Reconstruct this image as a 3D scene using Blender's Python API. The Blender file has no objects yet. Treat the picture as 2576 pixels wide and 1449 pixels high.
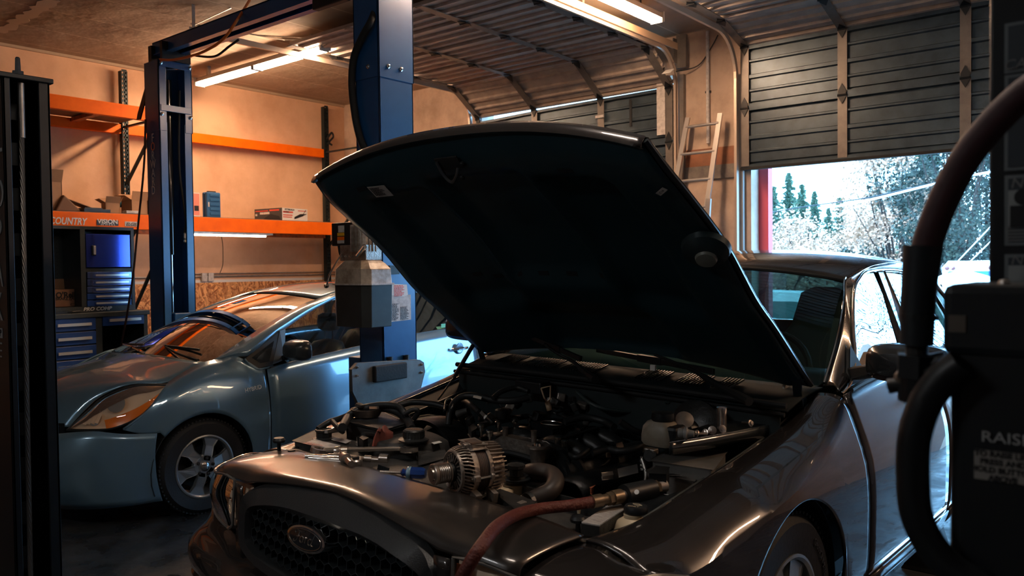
import bpy, math, random
from mathutils import Vector, Matrix, Euler
from mathutils.geometry import tessellate_polygon
PI = math.pi
SC = bpy.context.scene
COL = SC.collection

# ------------------------------------------------------------------ camera
F_PX, CXP, CYP = 2047.3, 1288.0, 724.5
YAW, PIT, ROL = math.radians(39.4289), math.radians(-1.5102), math.radians(-0.6812)
EYE = Vector((0, 0, 1.6))
fw = Vector((-math.sin(YAW)*math.cos(PIT), math.cos(YAW)*math.cos(PIT), math.sin(PIT)))
rt = Vector((math.cos(YAW), math.sin(YAW), 0))
up = rt.cross(fw)
R2 = rt*math.cos(ROL) + up*math.sin(ROL)
U2 = -rt*math.sin(ROL) + up*math.cos(ROL)
cam_d = bpy.data.cameras.new('camera')
cam_d.sensor_width = 36
cam_d.lens = F_PX*36/2576
cam_d.clip_start = .05
cam_d.clip_end = 500
cam_d.dof.use_dof = True
cam_d.dof.focus_distance = 3.6
cam_d.dof.aperture_fstop = 5.6
cam = bpy.data.objects.new('camera', cam_d)
COL.objects.link(cam)
M = Matrix((R2, U2, -fw)).transposed().to_4x4()
M.translation = EYE
cam.matrix_world = M
SC.camera = cam

# ------------------------------------------------------------------ world, sun, exposure
SC.view_settings.view_transform = 'Standard'
SC.view_settings.look = 'None'
SC.view_settings.gamma = 1
SC.view_settings.exposure = 0.15
SC.view_settings.use_curve_mapping = False
W = bpy.data.worlds.new('sky'); SC.world = W; W.use_nodes = True
WN = W.node_tree.nodes; WL = W.node_tree.links
bgn = WN['Background']
bgn.inputs[0].default_value = (.24, .58, 1.0, 1)
bgn.inputs[1].default_value = 16.0
sun_d = bpy.data.lights.new('sun', 'SUN'); sun_d.energy = 5; sun_d.angle = .01; sun_d.color = (1, .93, .82)
sun = bpy.data.objects.new('sun', sun_d); COL.objects.link(sun)
sun.rotation_euler = Euler((math.radians(48), 0, math.radians(-28)))
sun.location = (-10, -20, 30)
TUBE = (1.0, .64, .40); TUBE_L = 150.0      # colour and strength of the fluorescent tubes

# ------------------------------------------------------------------ survey: pixel of the photograph -> point on a known plane
def ray(px, py):
    return R2*((px-CXP)/F_PX) - U2*((py-CYP)/F_PX) + fw
def at(px, py, x=None, y=None, z=None):
    d = ray(px, py)
    if x is not None: t = (x-EYE.x)/d.x
    elif y is not None: t = (y-EYE.y)/d.y
    else: t = (z-EYE.z)/d.z
    return EYE + d*t
SED_O, SED_A = Vector((-1.893, 1.38, .18)), math.radians(-2.3)
ROLL = math.radians(1.0)                       # the sedan leans a little on its lift pads
SEDM = Matrix.Translation(SED_O) @ Matrix.Rotation(SED_A, 4, 'Z') @ Matrix.Translation((.9, 0, .7)) @ Matrix.Rotation(ROLL, 4, 'Y') @ Matrix.Translation((-.9, 0, -.7)); SEDI = SEDM.inverted()
PRI_O = Vector((-5.79, 1.89, 0)); PRIM = Matrix.Translation(PRI_O); PRII = PRIM.inverted()
def loc_at(inv, px, py, v=None, u=None, w=None):
    c = inv @ EYE; d = (inv @ (EYE+ray(px, py))) - c
    if v is not None: t = (v-c.x)/d.x
    elif u is not None: t = (u-c.y)/d.y
    else: t = (w-c.z)/d.z
    return c + d*t
def S(px, py, **k): return loc_at(SEDI, px, py, **k)
def Q(px, py, **k): return loc_at(PRII, px, py, **k)

# ------------------------------------------------------------------ materials
MATS = {}
def mat(name, col, rough=.5, metal=0., coat=0., spec=.5, noise=None, bump=0., bscale=30., trans=0., emit=None, ior=1.45, alpha=1., nscale=6., detail=6., coatr=.03):
    if name in MATS: return MATS[name]
    m = bpy.data.materials.new(name); m.use_nodes = True
    nt = m.node_tree; N = nt.nodes; L = nt.links; b = N['Principled BSDF']
    b.inputs['Base Color'].default_value = (*col, 1)
    b.inputs['Roughness'].default_value = rough
    b.inputs['Metallic'].default_value = metal
    b.inputs['Coat Weight'].default_value = coat
    b.inputs['Coat Roughness'].default_value = coatr
    b.inputs['Specular IOR Level'].default_value = spec
    b.inputs['IOR'].default_value = ior
    b.inputs['Transmission Weight'].default_value = trans
    b.inputs['Alpha'].default_value = alpha
    if emit:
        b.inputs['Emission Color'].default_value = (*emit[:3], 1); b.inputs['Emission Strength'].default_value = emit[3]
    if noise or bump:
        tc = N.new('ShaderNodeTexCoord')
    if noise:
        c2 = noise
        n = N.new('ShaderNodeTexNoise'); n.inputs['Scale'].default_value = nscale; n.inputs['Detail'].default_value = detail; n.inputs['Roughness'].default_value = .65
        r = N.new('ShaderNodeValToRGB'); r.color_ramp.elements[0].position = .38; r.color_ramp.elements[1].position = .66
        r.color_ramp.elements[0].color = (*col, 1); r.color_ramp.elements[1].color = (*c2, 1)
        L.new(tc.outputs['Object'], n.inputs['Vector']); L.new(n.outputs['Fac'], r.inputs[0]); L.new(r.outputs[0], b.inputs['Base Color'])
    if bump:
        n2 = N.new('ShaderNodeTexNoise'); n2.inputs['Scale'].default_value = bscale; n2.inputs['Detail'].default_value = 4
        bp = N.new('ShaderNodeBump'); bp.inputs['Strength'].default_value = bump; bp.inputs['Distance'].default_value = .01
        L.new(tc.outputs['Object'], n2.inputs['Vector']); L.new(n2.outputs['Fac'], bp.inputs['Height']); L.new(bp.outputs[0], b.inputs['Normal'])
    MATS[name] = m
    return m
def glass(name, tint=(.75, .9, .88), rough=0., k=1.15):
    if name in MATS: return MATS[name]
    m = bpy.data.materials.new(name); m.use_nodes = True
    nt = m.node_tree; N = nt.nodes; L = nt.links; N.remove(N['Principled BSDF'])
    g = N.new('ShaderNodeBsdfGlossy'); g.inputs['Roughness'].default_value = .01+rough; g.inputs['Color'].default_value = (1, 1, 1, 1)
    t = N.new('ShaderNodeBsdfTransparent'); t.inputs[0].default_value = (*tint, 1)
    f = N.new('ShaderNodeFresnel'); f.inputs[0].default_value = 1.45
    mu = N.new('ShaderNodeMath'); mu.operation = 'MULTIPLY'; mu.inputs[1].default_value = k; mu.use_clamp = True
    x = N.new('ShaderNodeMixShader')
    L.new(f.outputs[0], mu.inputs[0]); L.new(mu.outputs[0], x.inputs[0]); L.new(t.outputs[0], x.inputs[1]); L.new(g.outputs[0], x.inputs[2])
    L.new(x.outputs[0], N['Material Output'].inputs[0])
    MATS[name] = m
    return m

# ------------------------------------------------------------------ mesh builder
class MB:
    def __init__(s): s.v = []; s.f = []
    def add(s, vs, fs, T=None):
        n = len(s.v)
        s.v += [tuple((T @ Vector(p)) if T else p) for p in vs]
        s.f += [tuple(i+n for i in f) for f in fs]
        return s
    def box(s, c, d, rot=None, T=None):
        x, y, z = [k/2 for k in d]
        vs = [Vector(p) for p in ((-x,-y,-z),(x,-y,-z),(x,y,-z),(-x,y,-z),(-x,-y,z),(x,-y,z),(x,y,z),(-x,y,z))]
        if rot:
            e = Euler(rot).to_matrix(); vs = [e @ p for p in vs]
        vs = [p+Vector(c) for p in vs]
        return s.add(vs, [(0,3,2,1),(4,5,6,7),(0,1,5,4),(1,2,6,5),(2,3,7,6),(3,0,4,7)], T)
    def bb(s, lo, hi):
        return s.box([(a+b)/2 for a, b in zip(lo, hi)], [abs(b-a) for a, b in zip(lo, hi)])
    def bar(s, a, b, w, h=None, upv=(0, 0, 1)):
        a = Vector(a); b = Vector(b); d = (b-a); L = d.length; d.normalize(); h = h or w
        sd = d.cross(Vector(upv))
        if sd.length < 1e-4: sd = d.cross(Vector((1, 0, 0)))
        sd.normalize(); u = sd.cross(d)
        vs = []
        for p in (a, b):
            for i, j in ((-1,-1),(1,-1),(1,1),(-1,1)): vs.append(p+sd*(i*w/2)+u*(j*h/2))
        return s.add(vs, [(0,1,2,3),(7,6,5,4),(0,4,5,1),(1,5,6,2),(2,6,7,3),(3,7,4,0)])
    def tube(s, pts, r, n=8, cap=True, smooth=0):
        pts = [Vector(p) for p in pts]
        if smooth: pts = spl(pts, smooth)
        rs = r if isinstance(r, (list, tuple)) else None
        vs = []; fs = []; pu = None
        for i, p in enumerate(pts):
            d = (pts[min(i+1, len(pts)-1)]-pts[max(i-1, 0)])
            if d.length < 1e-9: d = Vector((0, 0, 1))
            d.normalize()
            if pu is None:
                pu = d.orthogonal().normalized()
            pu = (pu - d*pu.dot(d))
            if pu.length < 1e-6: pu = d.orthogonal()
            pu.normalize(); b = d.cross(pu)
            rr = rs[min(len(rs)-1, int(round(i*(len(rs)-1)/max(1, len(pts)-1))))] if rs else r
            for k in range(n):
                a = 2*PI*k/n; vs.append(p+pu*(math.cos(a)*rr)+b*(math.sin(a)*rr))
        for i in range(len(pts)-1):
            for k in range(n):
                k2 = (k+1) % n; fs.append((i*n+k, i*n+k2, (i+1)*n+k2, (i+1)*n+k))
        if cap: fs.append(tuple(range(n-1, -1, -1))); fs.append(tuple((len(pts)-1)*n+k for k in range(n)))
        return s.add(vs, fs)
    def lathe(s, prof, c=(0, 0, 0), axis=(0, 0, 1), n=24, T=None, cap=True):
        # prof: list of (radius, height along axis)
        ax = Vector(axis).normalized(); p = ax.orthogonal().normalized(); q = ax.cross(p); c = Vector(c)
        vs = []; fs = []
        for r, h in prof:
            for k in range(n):
                a = 2*PI*k/n; vs.append(c+ax*h+p*(r*math.cos(a))+q*(r*math.sin(a)))
        m = len(prof)
        for i in range(m-1):
            for k in range(n):
                k2 = (k+1) % n; fs.append((i*n+k, i*n+k2, (i+1)*n+k2, (i+1)*n+k))
        if cap and prof[0][0] > 1e-6: fs.append(tuple(range(n-1, -1, -1)))
        if cap and prof[-1][0] > 1e-6: fs.append(tuple((m-1)*n+k for k in range(n)))
        return s.add(vs, fs, T)
    def prism(s, poly, off, T=None):
        # poly: 3D points in a plane, off: extrusion vector
        P = [Vector(p) for p in poly]; o = Vector(off); n = len(P)
        vs = P+[p+o for p in P]; tri = tessellate_polygon([P])
        fs = [tuple(t) for t in tri]+[tuple(i+n for i in reversed(t)) for t in tri]
        for i in range(n): j = (i+1) % n; fs.append((i, j, j+n, i+n))
        return s.add(vs, fs, T)
    def grid(s, rows, closed=False):
        n = len(rows[0]); vs = [p for r in rows for p in r]; fs = []
        for i in range(len(rows)-1):
            for k in range(n-1+(1 if closed else 0)):
                k2 = (k+1) % n; fs.append((i*n+k, i*n+k2, (i+1)*n+k2, (i+1)*n+k))
        return s.add(vs, fs)
    def build(s, name, m, parent=None, bevel=0, smooth=False, solid=0, label=None, sub=0, off=-1, seg=2):
        me = bpy.data.meshes.new(name)
        me.from_pydata([tuple(p) for p in s.v], [], s.f)
        me.update()
        if smooth: me.shade_smooth()
        o = bpy.data.objects.new(name, me); COL.objects.link(o)
        if m: me.materials.append(m)
        if parent: o.parent = parent
        if solid:
            q = o.modifiers.new('solid', 'SOLIDIFY'); q.thickness = solid; q.offset = off
        if bevel:
            q = o.modifiers.new('bevel', 'BEVEL'); q.width = bevel; q.segments = seg; q.limit_method = 'ANGLE'; q.angle_limit = math.radians(40)
        if sub:
            q = o.modifiers.new('sub', 'SUBSURF'); q.levels = sub; q.render_levels = sub
        if smooth:
            try: me.set_sharp_from_angle(angle=math.radians(38))
            except Exception: pass
        if label: o['label'] = label
        return o
def cr(p0, p1, p2, p3, t):
    return ((p1*2)+(p2-p0)*t+(p0*2-p1*5+p2*4-p3)*(t*t)+(p1*3-p0-p2*3+p3)*(t*t*t))*.5
def spl(pts, k=6, closed=False):
    P = [Vector(p) if not isinstance(p, float) else p for p in pts]; n = len(P); out = []
    for i in range(n if closed else n-1):
        a = P[(i-1) % n] if closed else P[max(i-1, 0)]; b = P[i]; c = P[(i+1) % n]; d = P[(i+2) % n] if closed else P[min(i+2, n-1)]
        for j in range(k): out.append(cr(a, b, c, d, j/k))
    if not closed: out.append(P[-1])
    return out
def lerp_tab(tab, x):
    # tab: sorted [(x, y)], smooth-ish interpolation
    if x <= tab[0][0]: return tab[0][1]
    for i in range(len(tab)-1):
        if x <= tab[i+1][0]:
            t = (x-tab[i][0])/(tab[i+1][0]-tab[i][0])
            y0 = tab[max(i-1, 0)][1]; y1 = tab[i][1]; y2 = tab[i+1][1]; y3 = tab[min(i+2, len(tab)-1)][1]
            x0 = tab[max(i-1, 0)][0]; x3 = tab[min(i+2, len(tab)-1)][0]; h = tab[i+1][0]-tab[i][0]
            m1 = (y2-y0)/max(1e-6, tab[i+1][0]-x0)*h; m2 = (y3-y1)/max(1e-6, x3-tab[i][0])*h
            return y1*(2*t**3-3*t*t+1)+m1*(t**3-2*t*t+t)+y2*(-2*t**3+3*t*t)+m2*(t**3-t*t)
    return tab[-1][1]
def rng(a, b, n): return [a+(b-a)*i/(n-1) for i in range(n)]
def empty(name, label, cat, loc=(0, 0, 0), rz=0, group=None):
    o = bpy.data.objects.new(name, None); COL.objects.link(o); o.location = loc; o.rotation_euler = (0, 0, rz)
    o.empty_display_size = .1
    o['label'] = label; o['category'] = cat
    if group: o['group'] = group
    return o
def tag(o, label, cat, group=None, kind=None):
    o['label'] = label; o['category'] = cat
    if group: o['group'] = group
    if kind: o['kind'] = kind
    return o
def struct(o): o['kind'] = 'structure'; return o
def dup(root, label=None, loc=None, rz=None):
    r = root.copy(); COL.objects.link(r)
    if label: r['label'] = label
    if loc is not None: r.location = loc
    if rz is not None: r.rotation_euler = (0, 0, rz)
    for ch in list(root.children):
        c = ch.copy(); COL.objects.link(c); c.parent = r
        for g in ch.children:
            d = g.copy(); COL.objects.link(d); d.parent = c
    return r
BASE_FONT = None
def text(name, body, size, T, m, parent=None, ext=.001, align='CENTER', sx=1., shear=0., bold=0.):
    cu = bpy.data.curves.new(name, 'FONT'); cu.body = body; cu.size = size; cu.extrude = ext; cu.align_x = align; cu.align_y = 'CENTER'; cu.shear = shear; cu.offset = bold
    cu.resolution_u = 3
    o = bpy.data.objects.new(name+'_tmp', cu); COL.objects.link(o)
    dg = bpy.context.evaluated_depsgraph_get(); dg.update()
    me = bpy.data.meshes.new_from_object(o.evaluated_get(dg))
    bpy.data.objects.remove(o); bpy.data.curves.remove(cu)
    me.transform(Matrix.Diagonal((sx, 1, 1, 1))); me.transform(T)
    me.materials.clear(); me.materials.append(m)
    r = bpy.data.objects.new(name, me); COL.objects.link(r)
    if parent: r.parent = parent
    return r
def frame_T(o, x, y):
    # text plane: origin o, x = reading direction, y = up of the letters
    x = Vector(x).normalized(); y = Vector(y); y = (y-x*y.dot(x)).normalized(); z = x.cross(y)
    T = Matrix((x, y, z)).transposed().to_4x4(); T.translation = Vector(o); return T
def rows_of_type(mb, o, x, y, width, lines, lh, fill=.6, seed=1):
    # small print: short dark bars standing in for lines far too small to read
    rnd = random.Random(seed); x = Vector(x).normalized(); y = Vector(y).normalized(); z = x.cross(y); o = Vector(o)
    for i in range(lines):
        cx = 0; w = width*rnd.uniform(.7, 1)
        while cx < w:
            k = min(rnd.uniform(.08, .22)*width, w-cx)
            a = o+x*cx-y*(i*lh)
            vs = [a, a+x*k, a+x*k-y*(lh*fill), a-y*(lh*fill)]
            mb.add([p+z*.0006 for p in vs], [(3, 2, 1, 0), (0, 1, 2, 3)][:1]); mb.f[-1] = tuple(reversed(mb.f[-1]))
            cx += k+.03*width
    return mb

# ================================================================== palette
m_wall = mat('plaster wall', (.74, .46, .29), .8, noise=(.60, .35, .21), nscale=1.7, bump=.25, bscale=9)
m_ceil = mat('insulation sheet ceiling', (.34, .25, .18), .75)
m_blue = mat('blue lift paint', (.012, .085, .24), .35, .1, coat=.4, noise=(.008, .065, .20), nscale=3, coatr=.2)
m_blue_d = mat('dark blue lift paint', (.008, .035, .09), .4, .1)
m_orange = mat('orange rack paint', (1.0, .17, .0), .5, noise=(.90, .14, .0), nscale=5, spec=.25)
m_orange_u = mat('worn orange rack paint', (.62, .13, .02), .5, noise=(.20, .07, .03), nscale=14)
m_dkgreen = mat('dark green steel', (.012, .022, .024), .45, .3)
m_black = mat('black plastic', (.006, .008, .010), .45)
m_blackg = mat('gloss black', (.004, .005, .006), .12, coat=.5)
m_rubber = mat('rubber', (.010, .011, .012), .75, bump=.2, bscale=60)
m_steel = mat('bare steel', (.62, .60, .57), .22, 1.)
m_zinc = mat('galvanised steel', (.50, .46, .42), .42, .85, noise=(.36, .33, .30), nscale=20)
m_chrome = mat('chrome', (.85, .84, .82), .06, 1.)
m_cast = mat('cast aluminium', (.42, .38, .34), .42, .8, noise=(.24, .20, .17), nscale=25, bump=.3, bscale=80)
m_dirt = mat('dirty black metal', (.010, .012, .013), .55, .2, noise=(.035, .032, .030), nscale=12, bump=.3, bscale=40)
m_card = mat('cardboard', (.42, .23, .12), .8, noise=(.36, .19, .10), nscale=4)
m_card_d = mat('brown kraft paper', (.17, .085, .045), .75)
m_white = mat('white paper', (.72, .70, .66), .6)
m_label = mat('worn label', (.62, .58, .54), .6, noise=(.40, .36, .34), nscale=30)
m_ink = mat('black ink', (.01, .01, .012), .6)
m_red = mat('red print', (.62, .07, .04), .6)
m_yel = mat('yellow print', (.8, .42, .02), .6)
m_osb = None

def osb():
    m = bpy.data.materials.new('oriented strand board'); m.use_nodes = True
    N = m.node_tree.nodes; L = m.node_tree.links; b = N['Principled BSDF']; b.inputs['Roughness'].default_value = .7
    tc = N.new('ShaderNodeTexCoord'); acc = None
    for k, (rz, sc) in enumerate(((.45, (1, 11, 60)), (-.8, (1, 11, 60)), (1.4, (1, 12, 55)))):
        m0 = N.new('ShaderNodeMapping'); m0.inputs['Rotation'].default_value = (rz, 0, 0); L.new(tc.outputs['Object'], m0.inputs['Vector'])
        mp = N.new('ShaderNodeMapping'); mp.inputs['Scale'].default_value = sc
        v = N.new('ShaderNodeTexVoronoi'); v.inputs['Scale'].default_value = 1.0; v.inputs['Randomness'].default_value = 1
        sp = N.new('ShaderNodeSeparateColor')
        r = N.new('ShaderNodeValToRGB'); e = r.color_ramp.elements; e[0].position = .1; e[1].position = .95; e[0].color = (.34, .10, .025, 1); e[1].color = (1.0, .50, .19, 1)
        L.new(m0.outputs[0], mp.inputs['Vector']); L.new(mp.outputs[0], v.inputs['Vector']); L.new(v.outputs['Color'], sp.inputs[0]); L.new(sp.outputs[k], r.inputs[0])
        if acc is None: acc = r.outputs[0]
        else:
            n = N.new('ShaderNodeTexNoise'); n.inputs['Scale'].default_value = 6+5*k; n.inputs['Detail'].default_value = 1
            q = N.new('ShaderNodeMath'); q.operation = 'GREATER_THAN'; q.inputs[1].default_value = .5
            L.new(tc.outputs['Object'], n.inputs['Vector']); L.new(n.outputs['Fac'], q.inputs[0])
            x = N.new('ShaderNodeMixRGB'); L.new(q.outputs[0], x.inputs[0]); L.new(acc, x.inputs[1]); L.new(r.outputs[0], x.inputs[2]); acc = x.outputs[0]
    L.new(acc, b.inputs['Base Color']); return m
m_osb = osb()

def ceil_mat():
    N = m_ceil.node_tree.nodes; L = m_ceil.node_tree.links; b = N['Principled BSDF']
    tc = N.new('ShaderNodeTexCoord'); mp = N.new('ShaderNodeMapping'); mp.inputs['Rotation'].default_value = (0, 0, PI/2); mp.inputs['Location'].default_value = (-1.6, .1, 0)
    br = N.new('ShaderNodeTexBrick'); br.offset = 0; br.inputs['Scale'].default_value = 1; br.inputs['Mortar Size'].default_value = .006
    br.inputs['Brick Width'].default_value = 2.36; br.inputs['Row Height'].default_value = .67
    br.inputs['Color1'].default_value = (.34, .25, .18, 1); br.inputs['Color2'].default_value = (.30, .22, .155, 1); br.inputs['Mortar'].default_value = (.62, .47, .34, 1)
    n = N.new('ShaderNodeTexNoise'); n.inputs['Scale'].default_value = 1.3; n.inputs['Detail'].default_value = 5
    bp = N.new('ShaderNodeBump'); bp.inputs['Strength'].default_value = .8; bp.inputs['Distance'].default_value = .08
    L.new(tc.outputs['Object'], mp.inputs['Vector']); L.new(mp.outputs[0], br.inputs['Vector']); L.new(br.outputs['Color'], b.inputs['Base Color'])
    L.new(tc.outputs['Object'], n.inputs['Vector']); L.new(n.outputs['Fac'], bp.inputs['Height']); L.new(bp.outputs[0], b.inputs['Normal'])
ceil_mat()

def floor_mat():
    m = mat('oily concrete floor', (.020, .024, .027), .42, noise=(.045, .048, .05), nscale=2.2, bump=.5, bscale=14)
    N = m.node_tree.nodes; L = m.node_tree.links; b = N['Principled BSDF']
    tc = N.new('ShaderNodeTexCoord'); n = N.new('ShaderNodeTexNoise'); n.inputs['Scale'].default_value = 5; n.inputs['Detail'].default_value = 9
    r = N.new('ShaderNodeMapRange'); r.inputs[1].default_value = .35; r.inputs[2].default_value = .65; r.inputs[3].default_value = .18; r.inputs[4].default_value = .65
    L.new(tc.outputs['Object'], n.inputs['Vector']); L.new(n.outputs['Fac'], r.inputs[0]); L.new(r.outputs[0], b.inputs['Roughness'])
    return m
# ================================================================== room shell
WX, WY, CZ = -9.67, 7.86, 4.03
D1A, D1B, D2A, D2B = -6.93, -4.20, -3.34, .45
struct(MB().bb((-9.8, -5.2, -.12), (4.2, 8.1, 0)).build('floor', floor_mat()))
struct(MB().bb((-9.8, -5.2, CZ), (4.2, 8.1, CZ+.12)).build('ceiling', m_ceil))
struct(MB().bb((WX-.13, -5.2, 0), (WX, 8.1, CZ)).build('wall_left', m_wall))
struct(MB().bb((4.2, -5.2, 0), (4.33, 8.1, CZ)).build('wall_right', mat('dark block wall', (.20, .17, .15), .8)))  # one even dark brown-grey for the walls out of view
struct(MB().bb((-9.8, -5.33, 0), (4.33, -5.2, CZ)).build('wall_front', mat('dark block wall', (.20, .17, .15), .8)))
wb = MB()
wb.bb((-9.67, WY, 0), (D1A, 8.1, CZ)); wb.bb((D1B, WY, 0), (D2A, 8.1, CZ)); wb.bb((D2B, WY, 0), (4.2, 8.1, CZ))
wb.bb((D1A, WY, 3.62), (D1B, 8.1, CZ)); wb.bb((D2A, WY, 3.66), (D2B, 8.1, CZ))
struct(wb.build('wall_back', mat('weathered plaster wall', (.56, .42, .32), .8, noise=(.38, .27, .20), nscale=2.5, bump=.25, bscale=9)))
# OSB wainscot, its cap strip and the batten on the pillar
struct(MB().bb((WX, -5, 0), (WX+.018, 7.85, 1.44)).build('trim_1', m_osb))
struct(MB().bb((WX, -5, 1.44), (WX+.012, 7.85, 1.475)).build('trim_2', m_white))
struct(MB().bb((-4.18, WY-.02, 2.62), (-3.45, WY, 2.80)).build('trim_3', mat('reddish board', (.30, .12, .06), .7, noise=(.2, .09, .05), nscale=8)))
struct(MB().bb((-4.18, WY-.03, 2.48), (-3.42, WY, 2.62)).build('trim_4', mat('grey weathered board', (.13, .11, .10), .75, noise=(.22, .19, .16), nscale=9)))
struct(MB().bb((-3.40, 8.05, 0), (-3.24, 8.16, 2.75)).build('trim_5', mat('faded red door jamb', (.75, .10, .13), .6)))
struct(MB().bb((WX, 3.0, CZ-.03), (WX+.03, 7.85, CZ)).build('trim_6', mat('ceiling edge strip', (.42, .30, .2), .6)))
# dark soffit board above the rolled-up door
# torn tape on the ceiling seam
tp = MB(); random.seed(4)
a, b = at(0, 82, z=4.025), at(132, 0, z=4.025)
rowl = []; rowr = []
for i in range(22):
    p = a.lerp(b, i/21); d = (b-a).normalized(); s = Vector((-d.y, d.x, 0))
    rowl.append(p+s*random.uniform(.03, .09)); rowr.append(p-s*random.uniform(.03, .09))
tp.grid([rowl, rowr])
struct(tp.build('trim_8', mat('torn ceiling tape', (.50, .38, .28), .7), solid=.004))

# ------------------------------------------------------------------ sectional doors
m_door_in = mat('ribbed door steel, dusty', (.46, .38, .32), .42, .2, noise=(.34, .28, .24), nscale=7)  # one door steel in two colours, lit and shaded tones painted in
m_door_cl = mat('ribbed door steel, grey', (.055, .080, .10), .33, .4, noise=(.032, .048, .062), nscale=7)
m_stile = mat('door stile steel', (.20, .175, .155), .4, .35, noise=(.15, .13, .115), nscale=9)
PROF = [(0, 0), (.03, 0), (.035, .050), (.05, .050), (.055, .026), (.14, .026), (.15, .004), (.165, .004), (.175, .026), (.27, .026), (.28, .0), (.31, .0), (.32, .026), (.43, .026), (.44, .004), (.455, .004), (.465, .026), (.54, .026), (.545, .050), (.56, .050), (.565, 0), (.60, 0)]
def section(name, x0, x1, p0, p1, m, parent, lift0=0, lift1=0):
    # p0 lower edge (y, z), p1 upper edge; ribs stand out towards the outside
    a = Vector((0, p0[0], p0[1])); b = Vector((0, p1[0], p1[1])); d = b-a; n = Vector((0, d.z, -d.y)).normalized()
    if n.y < 0: n = -n
    mb = MB(); rows = []
    for x, l0, l1 in ((x0, lift0, lift0), (x1, lift1, lift1)):
        rows.append([a+d*(t/.6)+n*h+Vector((x, 0, (l0 if t > .5 else 0))) for t, h in PROF])
    mb.grid(rows)
    return mb.build(name, m, parent, solid=.0015, off=0)
def door(name, x0, x1, nodes, m, stiles, skip=()):
    r = bpy.data.objects.new(name, None); COL.objects.link(r); r['kind'] = 'structure'; r.location = (0, 0, 0)
    for i in range(len(nodes)-1):
        if i not in skip:
            section('door_panel', x0, x1, nodes[i], nodes[i+1], m[i], r)
    for sx in stiles:
        for i in range(len(nodes)-1):
            a = Vector((sx, nodes[i][0]-.004, nodes[i][1]-.004 if i > 1 else nodes[i][1])); b = Vector((sx, nodes[i+1][0]-.004, nodes[i+1][1]-.002))
            d = (b-a).normalized(); a += d*.012; b -= d*.012
            MB().bar(a, b, .085, .006, upv=(0, d.z, -d.y)).build('door_stile', m_stile, r)
        for i in range(1, len(nodes)-1):
            y, z = nodes[i]
            h = MB()
            for s, j in ((-1, i-1), (1, i+1)):
                d = Vector((0, nodes[j][0]-y, nodes[j][1]-z)).normalized(); n = Vector((0, d.z, -d.y)); n = n if n.y < 0 or (abs(n.y) < .3 and n.z < 0) else -n
                o = Vector((sx, y, z))+n*.012
                h.prism([o+Vector((-.035, 0, 0)), o+Vector((-.035, 0, 0))+d*.03, o+d*.095, o+Vector((.035, 0, 0))+d*.03, o+Vector((.035, 0, 0))], n*.006)
            h.tube([(sx-.04, y-.016, z-.014), (sx+.04, y-.016, z-.014)], .011, 8)
            h.build('hinge', m_black, r)
    return r
n1 = [(7.8, z) for z in (.02, .60, 1.18, 1.76, 2.34, 2.92, 3.49)]+[(7.32, 3.815), (6.70, 3.825), (6.12, 3.835), (5.54, 3.84), (4.95, 3.845)]
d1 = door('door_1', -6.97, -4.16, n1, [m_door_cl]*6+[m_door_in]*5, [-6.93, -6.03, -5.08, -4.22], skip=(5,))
# the top upright section sits crooked and lets a sliver of daylight through
a = MB(); rows = []
for x, dz in ((-6.97, -.045), (-5.9, -.012), (-4.16, 0)):
    rows.append([Vector((x, 7.8+h, 2.92+t*.95+dz*(t/.6))) for t, h in PROF])
a.grid(rows).build('door_panel', m_door_cl, d1, solid=.0015, off=0)
# papers and a latch on the door
MB().box((-4.31, 7.785, 3.30), (.10, .004, .62)).build('paper_notice', m_label, d1)
MB().box((-5.08, 7.77, 3.28), (.11, .012, .03)).build('tape', m_label, d1)
MB().box((-4.68, 7.78, 3.27), (.028, .012, .30)).build('latch_bar', m_black, d1)
p = at(1690, 183, y=7.6)
MB().box((p.x, 7.52, p.z-.0), (.10, .10, .004), rot=(.55, 0, 0)).build('paper_notice', m_white, d1)
n2 = [(7.8, 2.56), (7.8, 3.16), (7.8, 3.765), (7.27, 3.905), (6.66, 3.92), (6.05, 3.925), (5.45, 3.93), (4.85, 3.93)]
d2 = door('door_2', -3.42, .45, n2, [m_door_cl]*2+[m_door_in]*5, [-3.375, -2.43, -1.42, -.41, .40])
MB().bb((-3.42, 7.785, 2.535), (.45, 7.84, 2.562)).build('bottom_seal', m_rubber, d2)

m_track = mat('track steel', (.62, .50, .40), .35, .5)
def door_track(label, x, s, y0, zt, yend, zbot=0.05, rad=.36):
    r = empty('door_track', label, 'door track', (x, 7.74, 0))
    def P(y, z): return Vector((0, y-7.74, z))
    path = [P(y0, zt), P(yend-rad, zt)]
    for i in range(1, 9):
        a = i/9*PI/2; path.append(P(yend-rad+math.sin(a)*rad, zt-rad+math.cos(a)*rad))
    path += [P(yend, zt-rad), P(yend, zbot)]
    prof = [(-.004, -.025), (.022, -.025), (.022, .025), (-.004, .025)]
    rows = [[] for _ in prof]
    for i, q in enumerate(path):
        d = (path[min(i+1, len(path)-1)]-path[max(i-1, 0)]).normalized(); n = Vector((0, -d.z, d.y))
        for k, (a, b) in enumerate(prof): rows[k].append(q+Vector((a*s, 0, 0))+n*b)
    MB().grid(rows).build('rail', m_track, r, solid=.003, off=0)
    for y in ((y0+.04), (y0+yend)/2):
        MB().bar((0.03*s, y-7.74, zt+.01), (.03*s, y-7.74, CZ), .03, .005).build('hanger_strap', m_zinc, r)
    return r
t1 = door_track('left ceiling track of the rolled door, curving down by the tan side wall', -7.03, 1, 3.93, 3.80, 7.74)
MB().bar((.03, 3.97-7.74, 3.84), (.20, 4.25-7.74, CZ), .025, .005).build('hanger_strap', m_zinc, t1)
t2 = door_track('ceiling track of the rolled door that curves down beside the pillar bracket', -4.10, -1, 4.4, 3.83, 7.74)
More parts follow.
